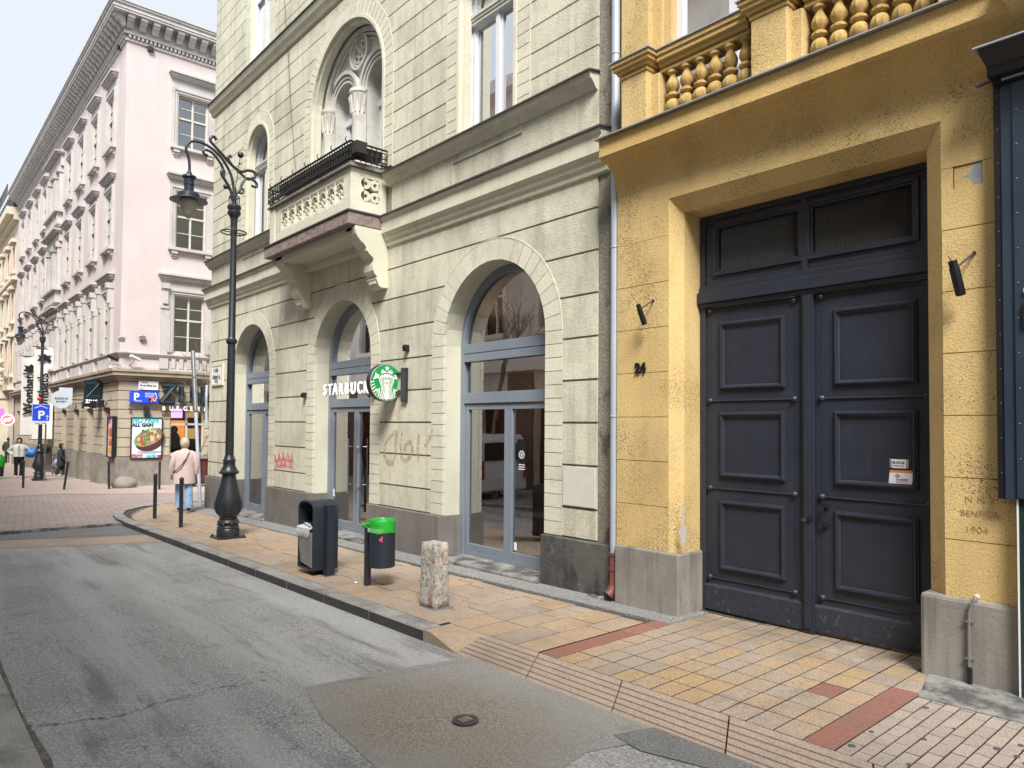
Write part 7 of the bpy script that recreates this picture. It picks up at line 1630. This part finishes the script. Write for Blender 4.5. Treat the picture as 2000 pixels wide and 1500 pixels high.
# ------------------------------------------------------------------ OPPOSITE SIDE (mirrored in the shop glass)
YO = -3.0; PO = lambda u, z, d: (u, YO-d, z)
ob = thing('opposite_house', 'grey pink stuccoed house across the street, seen mirrored in the shop doors', 'building', (-12, -6, G(-12)))
OPI = surf('grey_pink_stucco', (.74, .69, .66), (.68, .63, .60), .88, 1.0, dirt=((.34, .30, .28), 1.4, .5, .75, (1, 1, .5), .5))
OTR = surf('grey_pink_trim', (.80, .76, .73), (.72, .68, .65), .85, 2)
cols_o = [-62.5+2.9*i for i in range(25)]
mb = MB(); wall_with_openings(mb, PO, -66, 9, -1, 13.2, [(c, .55, a, b, 'flat') for c in cols_o for a, b in ((4.9, 7.0), (8.8, 10.8))]+[(c, .8, -1, 2.9, 'flat') for c in cols_o], 0, .3); mb.build('wall', OPI, ob, fixn=False)
mb = MB(); mb.box(-66, 9, YO-.9, YO-.85, -1, 13); mb.box(-66, -65.9, YO-9, YO, -1, 13.2); mb.box(8.9, 9, YO-9, YO, -1, 13.2); mb.build('dark_rooms', plain('dark_brown_room', (.05, .025, .02), .7), ob)
mb = MB(); pbox(mb, PO, -66, 9, 3.6, 3.9, -.25, 0); pbox(mb, PO, -66, 9, 7.9, 8.05, -.12, 0); pbox(mb, PO, -66, 9, 13.0, 13.4, -.5, 0); mb.build('cornice', OTR, ob)
dsf = surf('dark_brown_dimming_panel', (.13, .09, .07), (.09, .06, .05), .6, 2)  # unseen dark panels added to dim the facade mirrored in the shop doors
for c in cols_o[:-1]: mb = MB(); pbox(mb, PO, c+.82, c+2.08, -1, 3.55, -.06, 0); mb.build('reflection_dimming_panel', dsf, ob)
for c in cols_o:
    for a, b in ((4.9, 7.0), (8.8, 10.8)):
        wnd = empty('window', PO(c, a, 0), 0, ob); mb = MB(); frame_rect(mb, PO, c-.75, c+.75, a-.12, b+.2, .18, -.08, 0); pbox(mb, PO, c-.95, c+.95, b+.35, b+.5, -.28, 0); 
        for s in (-1, 1): pbox(mb, PO, c+s*.82-.1, c+s*.82+.1, b-.1, b+.35, -.2, 0)
        pbox(mb, PO, c-.03, c+.03, a, b, .12, .2); pbox(mb, PO, c-.55, c+.55, a+1.35, a+1.42, .12, .2); mb.build('frame', OTR, wnd)
        mb = MB(); mb.box(c-.55, c+.55, YO-.22, YO-.2, a, b); mb.build('pane', plain('dark_mirror_pane', (.03, .018, .015), .15), wnd)
# white van parked across the street
VX, VY = -17.6, -.35; zg = G(VX)-.11
van = thing('white_van', 'white delivery van parked across the street, mirrored in the right shop door', 'van', (VX, VY, zg))
prof_ = [(-2.3, .35), (2.3, .35), (2.32, .9), (2.25, 1.75), (2.05, 1.95), (-.9, 1.95), (-1.5, 1.35), (-2.25, 1.05), (-2.35, .7)]
mb = MB(); mb.ext_y([(VX+x, zg+z) for x, z in prof_], VY-.88, VY+.88); mb.build('body', plain('white_van_paint', (.75, .76, .78), .25), van, bev=.05)
mb = MB(); mb.box(VX+2.27, VX+2.33, VY-.7, VY+.7, zg+1.2, zg+1.7); mb.build('rear_window', M['black'], van)
mb = MB(); mb.box(VX+2.30, VX+2.345, VY-.26, VY+.26, zg+.72, zg+.83); mb.build('number_plate', M['white'], van)
for s in (-1, 1):
    mb = MB(); mb.box(VX+2.29, VX+2.34, VY+s*.8-.07, VY+s*.8+.07, zg+.7, zg+1.2); mb.build('tail_light', RS, van)
    for wx_ in (-1.5, 1.5):
        wh = empty('wheel', (VX+wx_, VY+s*.82, zg+.32), 0, van); mb = MB(); mb.T = lambda p, wx_=wx_, s=s: (VX+wx_+p[0], VY+s*.80+p[2], zg+.32+p[1]); mb.lathe([(.2, -.1), (.32, -.09), (.33, 0), (.32, .09), (.2, .1)], 0, 0, 0, 24, cap=False); mb.T = None; mb.build('tyre', M['black'], wh, True)
        mb = MB(); mb.T = lambda p, wx_=wx_, s=s: (VX+wx_+p[0], VY+s*.80+p[2], zg+.32+p[1]); mb.lathe([(0, -.08), (.2, -.1), (.2, .1), (0, .08)], 0, 0, 0, 24, cap=False); mb.T = None; mb.build('rim', M['steel'], wh, True)
# bare street tree across the street
tr = thing('bare_tree', 'bare leafless street tree across the street, mirrored in the shop glass', 'tree', (-11.8, -.6, G(-11.8))); mb = MB(); random.seed(21)
def limb(p, d, L, r, depth):
    pts = [p]; q = p
    for i in range(4): d = (d+Vector((random.uniform(-.15, .15), random.uniform(-.15, .15), random.uniform(-.05, .15)))).normalized(); q = q+d*L/4; pts.append(q)
    mb.tube(pts, [r*(1-.12*i) for i in range(5)], 5)
    if depth:
        for k in range(3): limb(pts[random.choice((2, 3, 4))], (d+Vector((random.uniform(-.9, .9), random.uniform(-.9, .9), random.uniform(-.2, .5)))).normalized(), L*.68, r*.55, depth-1)
limb(Vector((-15.5, -.2, G(-15.5))), Vector((0, 0, 1)), 2.4, .09, 0); trunk = mb; tr.location = (-15.5, -.2, G(-15.5)); trunk.build('trunk', bpy.data.materials['grey_twig'], tr, True)
mb = MB(); limb(Vector((-15.5, -.2, 2.0)), Vector((0, 0, 1)), 1.6, .07, 5); mb.build('crown', bpy.data.materials['grey_twig'], tr)

# ------------------------------------------------------------------ PEOPLE
SKIN = plain('skin', (.55, .34, .25), .6)
def skinned(name, joints, edges, radii, mat, parent, sub=2, root=0):
    me = bpy.data.meshes.new(name); me.from_pydata([tuple(j) for j in joints], edges, []); me.materials.append(mat)
    o = link(bpy.data.objects.new(name, me), parent)
    m = o.modifiers.new('skin', 'SKIN'); 
    sv = me.skin_vertices[0].data if me.skin_vertices else None
    if sv is None:
        bm = bmesh.new(); bm.from_mesh(me); bm.verts.layers.skin.verify(); bm.to_mesh(me); bm.free(); sv = me.skin_vertices[0].data
    for i, r in enumerate(radii): sv[i].radius = (r, r); sv[i].use_root = (i == root)
    m.use_smooth_shade = True; s_ = o.modifiers.new('sub', 'SUBSURF'); s_.levels = sub; s_.render_levels = sub
    return o
def loft(mb, rings, seg=22):
    # rings: (center, rx, ry) horizontal ellipses
    vs = []
    for (c, rx, ry, fold) in rings:
        for k in range(seg):
            a = 2*PI*k/seg; f = 1+fold*math.sin(5*a+c[2]*3)+fold*.6*math.sin(9*a+1); vs.append((c[0]+rx*f*math.cos(a), c[1]+ry*f*math.sin(a), c[2]))
    n = len(rings); mb.add(vs, [(i*seg+k, i*seg+(k+1) % seg, (i+1)*seg+(k+1) % seg, (i+1)*seg+k) for i in range(n-1) for k in range(seg)]+[tuple(range(seg))[::-1], tuple((n-1)*seg+k for k in range(seg))])
def hand(mb_, w, d, s):
    d = d.normalized(); side = d.cross(Vector((0, 0, 1)));  side = side.normalized() if side.length > .1 else Vector((1, 0, 0))
    mb_.tube([w, w+d*.05, w+d*.09], [(.022, .016), (.040, .018), (.036, .014)], 8)
    for i in range(4): a = w+d*.085+side*(.026-.0175*i); L = (.055, .065, .06, .045)[i]; mb_.tube([a, a+d*L*.5, a+d*L*.85+Vector((0, 0, -.008))], [.009, .008, .006], 6)
    mb_.tube([w+d*.025+side*.028*s, w+d*.055+side*.052*s, w+d*.08+side*.055*s], [.011, .010, .008], 6)
def person(lab, loc, facing, H, coat, coatL, trouser, shoe, hair, arms, stride, bag=None, bulky=1.0, haircurl=False, top=None):
    """local frame: +y is the way the person faces"""
    t = thing('person', lab, 'person', (0, 0, 0)); k = H/1.7
    V = lambda x, y, z: Vector((x*k, y*k, z*k))
    hipL, hipR = V(-.09, 0, .88), V(.09, 0, .88)
    s = stride; fL, fR = V(-.09, s, .09), V(.10, -s, .11 if s else .09); kL, kR = V(-.10, s*.55+.03, .48), V(.10, -s*.35+.03, .49)
    J = [V(0, 0, .95), V(0, 0, 1.15), V(0, .0, 1.36), V(0, .0, 1.46), V(0, .02, 1.53)]; E = [(0, 1), (1, 2), (2, 3), (3, 4)]; Rd = [.13, .12, .12, .055, .05]
    for sgn, hp, kn, ft in ((-1, hipL, kL, fL), (1, hipR, kR, fR)):
        b = len(J); J += [hp, kn, ft, ft+V(0, .10, -.05)]; E += [(0, b), (b, b+1), (b+1, b+2), (b+2, b+3)]; Rd += [.09, .058, .042, .035]
    for sgn in (-1, 1):
        el, wr = arms[0 if sgn < 0 else 1]; b = len(J); J += [V(sgn*.17, 0, 1.38), V(*el), V(*wr)]; E += [(2, b), (b, b+1), (b+1, b+2)]; Rd += [.055, .042, .028]
    body = skinned('body', J, E, [r*k for r in Rd], SKIN, t)
    # trousers
    mb = MB()
    for hp, kn, ft in ((hipL, kL, fL), (hipR, kR, fR)): mb.tube([hp+V(0, 0, .06), hp+V(0, 0, -.15), kn, ft+V(0, -.01, .10), ft+V(0, 0, -.01)], [(.115*k, .11*k), (.105*k, .10*k), (.082*k*bulky, .082*k*bulky), (.085*k*bulky, .08*k*bulky), (.088*k*bulky, .085*k*bulky)], 14)
    loft(mb, [(V(0, 0, .80), .17*k, .12*k, 0), (V(0, 0, .92), .185*k, .135*k, 0), (V(0, 0, 1.02), .165*k, .12*k, 0)], 18); mb.build('trousers', trouser, t, True)
    # coat
    mb = MB(); cb_ = coatL
    rings = [(V(0, 0, cb_), .245*k, .19*k, .035), (V(0, 0, cb_+.02), .245*k, .19*k, .035), (V(0, 0, cb_+.22), .235*k, .18*k, .02), (V(0, 0, 1.05), .215*k, .165*k, .01), (V(0, -.005, 1.25), .225*k, .155*k, .005), (V(0, -.01, 1.36), .215*k, .14*k, 0), (V(0, -.005, 1.43), .15*k, .10*k, 0), (V(0, 0, 1.475), .07*k, .065*k, 0), (V(0, .0, 1.50), .066*k, .062*k, 0)]
    loft(mb, rings); 
    for i, sgn in enumerate((-1, 1)):
        el, wr = arms[i]; el = V(*el); wr = V(*wr); sh = V(sgn*.165, -.005, 1.385); mb.tube([sh+V(-sgn*.05, 0, .0), sh+V(sgn*.02, 0, -.03), sh.lerp(el, .5), el, el.lerp(wr, .5), el.lerp(wr, .92)], [.075*k, .082*k, .078*k, .070*k, .066*k, .064*k], 14)
    mb.build('coat', coat, t, True)
    if top:
        mb = MB(); loft(mb, [(V(0, .07, .98), .085*k, .13*k, 0), (V(0, .07, 1.2), .085*k, .115*k, 0), (V(0, .04, 1.4), .065*k, .105*k, 0)], 14); mb.build('shirt', top, t, True)
    mb = MB()
    for i in (0, 1):
        el, wr = V(*arms[i][0]), V(*arms[i][1]); hand(mb, el.lerp(wr, .93), wr-el, 1 if i == 0 else -1)
    mb.build('hands', SKIN, t, True)
    mb = MB()
    for ft in (fL, fR): mb.ball((ft.x, ft.y+.05*k, ft.z-.055*k), (.045*k, .13*k, .04*k), 12, 8); mb.ball((ft.x, ft.y-.02*k, ft.z-.03*k), (.045*k, .06*k, .06*k), 10, 6)
    mb.build('shoes', shoe, t, True)
    # head
    hc = V(0, .03, 1.60); bm = bmesh.new(); bmesh.ops.create_uvsphere(bm, u_segments=20, v_segments=14, radius=1)
    for v in bm.verts:
        x, y, z = v.co; w = 1-.22*max(0, -z)**1.5; v.co = Vector((x*.074*w, y*.092*w+(.012 if y > 0 and z < -.2 else 0), z*.115))*k+hc
        if y > .8 and -.25 < z < .15 and abs(x) < .25: v.co.y += .018*k
    me = bpy.data.meshes.new('head'); bm.to_mesh(me); bm.free(); me.materials.append(SKIN); [setattr(p, 'use_smooth', True) for p in me.polygons]; hd = link(bpy.data.objects.new('head', me), t)
    mb = MB()
    for sg in (-1, 1): mb.ball(hc+V(sg*.028, .083, .012), (.011*k, .006*k, .007*k), 8, 5); mb.ball(hc+V(sg*.028, .086, .032), (.015*k, .005*k, .003*k), 8, 4)
    mb.build('eyes', M['black'], hd); mb = MB(); mb.ball(hc+V(0, .084, -.052), (.020*k, .008*k, .006*k), 8, 5); mb.build('mouth', plain('lip', (.42, .14, .13), .5), hd)
    mb = MB()
    for sg in (-1, 1): mb.ball(hc+V(sg*.074, -.005, -.005), (.010*k, .018*k, .028*k), 8, 6)
    mb.build('ears', SKIN, hd, True)
    hm = MB(); bm = bmesh.new(); bmesh.ops.create_icosphere(bm, subdivisions=4, radius=1); am = .16 if haircurl else .07
    for v in bm.verts:
        c_ = v.co.copy(); nz = 1+am*mnoise.noise(c_*(4.5 if haircurl else 3))+am*.5*mnoise.noise(Vector((c_.x*16, c_.y*16, c_.z*3)))
        fr = 1.0
        if c_.y > .45 and c_.z < .42: fr = .70
        v.co = Vector((c_.x*.094*nz*fr, c_.y*.108*nz*fr-.012, (c_.z*.122*nz+.018)))*k*(1.15 if haircurl else 1.12 if bag else 1.0)+hc
    me = bpy.data.meshes.new('hair'); bm.to_mesh(me); bm.free(); me.materials.append(hair); [setattr(p, 'use_smooth', True) for p in me.polygons]; link(bpy.data.objects.new('hair', me), hd)
    if bag:
        mb = MB(); mb.tube([V(.10, -.13, 1.42), V(.02, -.185, 1.25), V(-.10, -.20, 1.08), V(-.19, -.15, .98), V(-.25, -.02, .93)], [(.016*k, .006*k)]*5, 6); mb.build('bag_strap', M['black'], t)
        
    t.location = loc; t.rotation_euler = (0, 0, facing)
    return t
# facing angle: local +y -> world; woman walks away along the street (-x): rotate +90deg
pc = surf('pale_pink_wool', (.70, .545, .52), (.64, .49, .465), .95, 6, bump=(60, .5, .01), fine=(60, .06))
dn = surf('light_blue_denim', (.17, .33, .56), (.28, .46, .68), .85, 6, dirt=((.45, .60, .78), 5, .5, .7, (1, 1, .5), .5))
bl = surf('ash_blond_hair', (.62, .55, .44), (.42, .36, .27), .7, 40, (1, 1, .2))
wp = aG(357, 1000); 
person('elderly woman with short blond hair in a pale pink coat and light jeans walking away', (wp.x+.05, wp.y, wp.z+.03), math.radians(76), 1.66, pc, .66, dn, M['black'], bl, (((-.27, -.03, 1.12), (-.27, .06, .86)), ((.27, -.03, 1.12), (.26, .05, .87))), .17, True, 1.12)
fp = aG(36, 934, -.05)
person('woman with dark curly hair and hands on hips in a white jacket and black trousers', (fp.x, fp.y, fp.z+.02), math.radians(-100), 1.70, surf('white_puffer', (.70, .70, .66), (.60, .60, .57), .8, 6, bump=(12, .6, .03)), .92, M['black'], M['white'], surf('black_curls', (.03, .022, .02), (.05, .035, .03), .7, 20), (((-.40, -.10, 1.16), (-.20, .05, 1.0)), ((.40, -.10, 1.16), (.20, .05, 1.0))), .06, None, .85, True, surf('beige_printed_top', (.50, .42, .36), (.38, .31, .27), .8, 20))
fp = aG(8, 903, -.05)
person('person in a dark jacket walking away at the left edge', (fp.x+2, fp.y, fp.z), math.radians(90), 1.74, plain('dark_green_jacket', (.035, .04, .035), .8), .85, plain('dark_trousers', (.03, .035, .045), .8), M['black'], M['black'], (((-.27, -.02, 1.12), (-.25, .1, .9)), ((.27, -.02, 1.12), (.25, .1, .9))), .10, None)
# person bending with bags behind the second lamp
fp = aG(96, 925, -.05)
def sack(lab, px, py, X, r, mat, name='sack'):
    c_ = aX(px, py, X); bm = bmesh.new(); bmesh.ops.create_icosphere(bm, subdivisions=4, radius=1)
    for v in bm.verts: q = v.co.copy(); nz = 1+.16*mnoise.noise(q*2.2)+.06*mnoise.noise(q*7); v.co = Vector((q.x*r[0]*nz, q.y*r[1]*nz, q.z*r[2]*nz*(1.0 if q.z < .5 else 1.1)))
    me = bpy.data.meshes.new(name); bm.to_mesh(me); bm.free(); me.materials.append(mat); [setattr(p, 'use_smooth', True) for p in me.polygons]; o = place(name, me, None, c_); return tag(o, lab, 'bag')
person('person in a dark coat and white shoes bending behind the second lamp', (-38.2, 6.0, G(-38.2)-.05), math.radians(-30), 1.45, plain('charcoal_coat', (.03, .032, .036), .8), .55, plain('charcoal_leggings', (.03, .03, .03), .8), M['white'], M['black'], (((-.30, .12, 1.10), (-.22, .28, .9)), ((.30, .12, 1.10), (.22, .28, .9))), .12, None, 1.1, True)
sack('bright blue plastic bag carried beside the second lamp', 63, 885, -37.5, (.26, .30, .20), surf('blue_plastic', (.02, .14, .42), (.03, .19, .50), .35, 5), 'blue_bag')
sack('pale patterned cloth bag hanging low right of the second lamp', 112, 910, -38.5, (.20, .22, .27), surf('pale_blue_pattern', (.50, .55, .66), (.25, .32, .50), .8, 9), 'patterned_bag')
sack('black bulky bag on the bending person\'s back', 84, 878, -37.8, (.26, .28, .22), plain('black_bag_cloth', (.02, .02, .022), .7), 'black_bag')
# dark scooter silhouette parked by the palace
o = thing('parked_bicycle', 'dark bicycle leaning against the palace wall behind the second lamp', 'bicycle', (-39.5, 6.0, G(-39.5)-.05)); zg = G(-39.5)-.05
for dx in (-.5, .5):
    mb = MB(); mb.tube([(-39.5+dx+.32*math.cos(2*PI*i/20), 5.95, zg+.33+.32*math.sin(2*PI*i/20)) for i in range(21)], .02, 5, cap=False); mb.build('wheel', M['black'], o)
mb = MB(); F_ = [(-40.0, 5.95, zg+.33), (-39.6, 5.95, zg+.30), (-39.75, 5.95, zg+.85), (-40.0, 5.95, zg+.33)]; mb.tube(F_, .02, 5); mb.tube([(-39.6, 5.95, zg+.30), (-39.15, 5.95, zg+.80), (-39.75, 5.95, zg+.78)], .02, 5); mb.tube([(-39.0, 5.95, zg+.33), (-39.15, 5.95, zg+.80), (-39.2, 5.95, zg+.98)], .02, 5); mb.build('frame', M['black'], o)
mb = MB(); mb.ball((-39.76, 5.95, zg+.90), (.14, .07, .03), 8, 5); mb.build('saddle', M['black'], o); mb = MB(); mb.tube([(-39.2, 5.72, zg+1.0), (-39.2, 6.15, zg+1.0)], .015, 5); mb.build('handlebar', M['black'], o)
# green bagged bin cut by the left edge
g = aG(1, 935, -.05); o = thing('far_bin', 'dark litter bin with a green bag cut by the left edge', 'litter bin', tuple(g)); mb = MB(); mb.lathe([(.22, .1), (.24, .55)], g.x, g.y-.12, g.z, 16); mb.build('basket', M['iron'], o, True); mb = MB(); mb.lathe([(.25, .52), (.27, .7), (.24, .95), (.14, 1.05)], g.x, g.y-.12, g.z, 16); mb.build('green_bag', grn, o, True)
# no leftovers: join nothing, render settings only at the top
# ------------------------------------------------------------------ pieces that do not touch become parts of their own
def explode(o, eps=.003):
    me = o.data; n = len(me.vertices); par = list(range(n))
    def find(a):
        while par[a] != a: par[a] = par[par[a]]; a = par[a]
        return a
    for p in me.polygons:
        v = p.vertices; r = find(v[0])
        for q in v[1:]: par[find(q)] = r
    isl = {}
    for i in range(n): isl.setdefault(find(i), []).append(i)
    roots = list(isl); bb_ = []
    for r in roots:
        c = [me.vertices[i].co for i in isl[r]]; bb_.append([min(v[k] for v in c)-eps for k in range(3)]+[max(v[k] for v in c)+eps for k in range(3)])
    grp = list(range(len(roots)))
    def gf(a):
        while grp[a] != a: a = grp[a]
        return a
    for i in range(len(roots)):
        for j in range(i+1, len(roots)):
            A, B = bb_[i], bb_[j]
            if all(A[k] <= B[k+3] and B[k] <= A[k+3] for k in range(3)): grp[gf(j)] = gf(i)
    sets = {}
    for i, r in enumerate(roots): sets.setdefault(gf(i), []).extend(isl[r])
    if len(sets) < 2: return
    owner = {}
    for g, vs in sets.items():
        for v in vs: owner[v] = g
    first = True
    data = {g: ({v: i for i, v in enumerate(vs)}, [tuple(me.vertices[v].co) for v in vs], []) for g, vs in sets.items()}
    for p in me.polygons: g = owner[p.vertices[0]]; data[g][2].append(tuple(data[g][0][v] for v in p.vertices))
    for g, (mp, vs, fs) in data.items():
        m2 = bpy.data.meshes.new(me.name); m2.from_pydata(vs, [], fs)
        for m in me.materials: m2.materials.append(m)
        if first: o.data = m2; first = False
        else:
            c = o.copy(); c.data = m2; C.objects.link(c)
for o in list(bpy.data.objects):
    if o.type == 'MESH' and o.name.split('.')[0] in ('lower_cornice', 'sill_cornice', 'frieze_panel', 'arch_moulding', 'plinth', 'edge_bead', 'bay_frame', 'apron_baluster', 'bead_rail', 'bag_fold', 'border_stripe', 'letter_back', 'carrier_rail', 'leaf_relief', 'pilaster', 'salad_print', 'scratched_writing') and len(o.data.polygons) < 6000:
        explode(o)
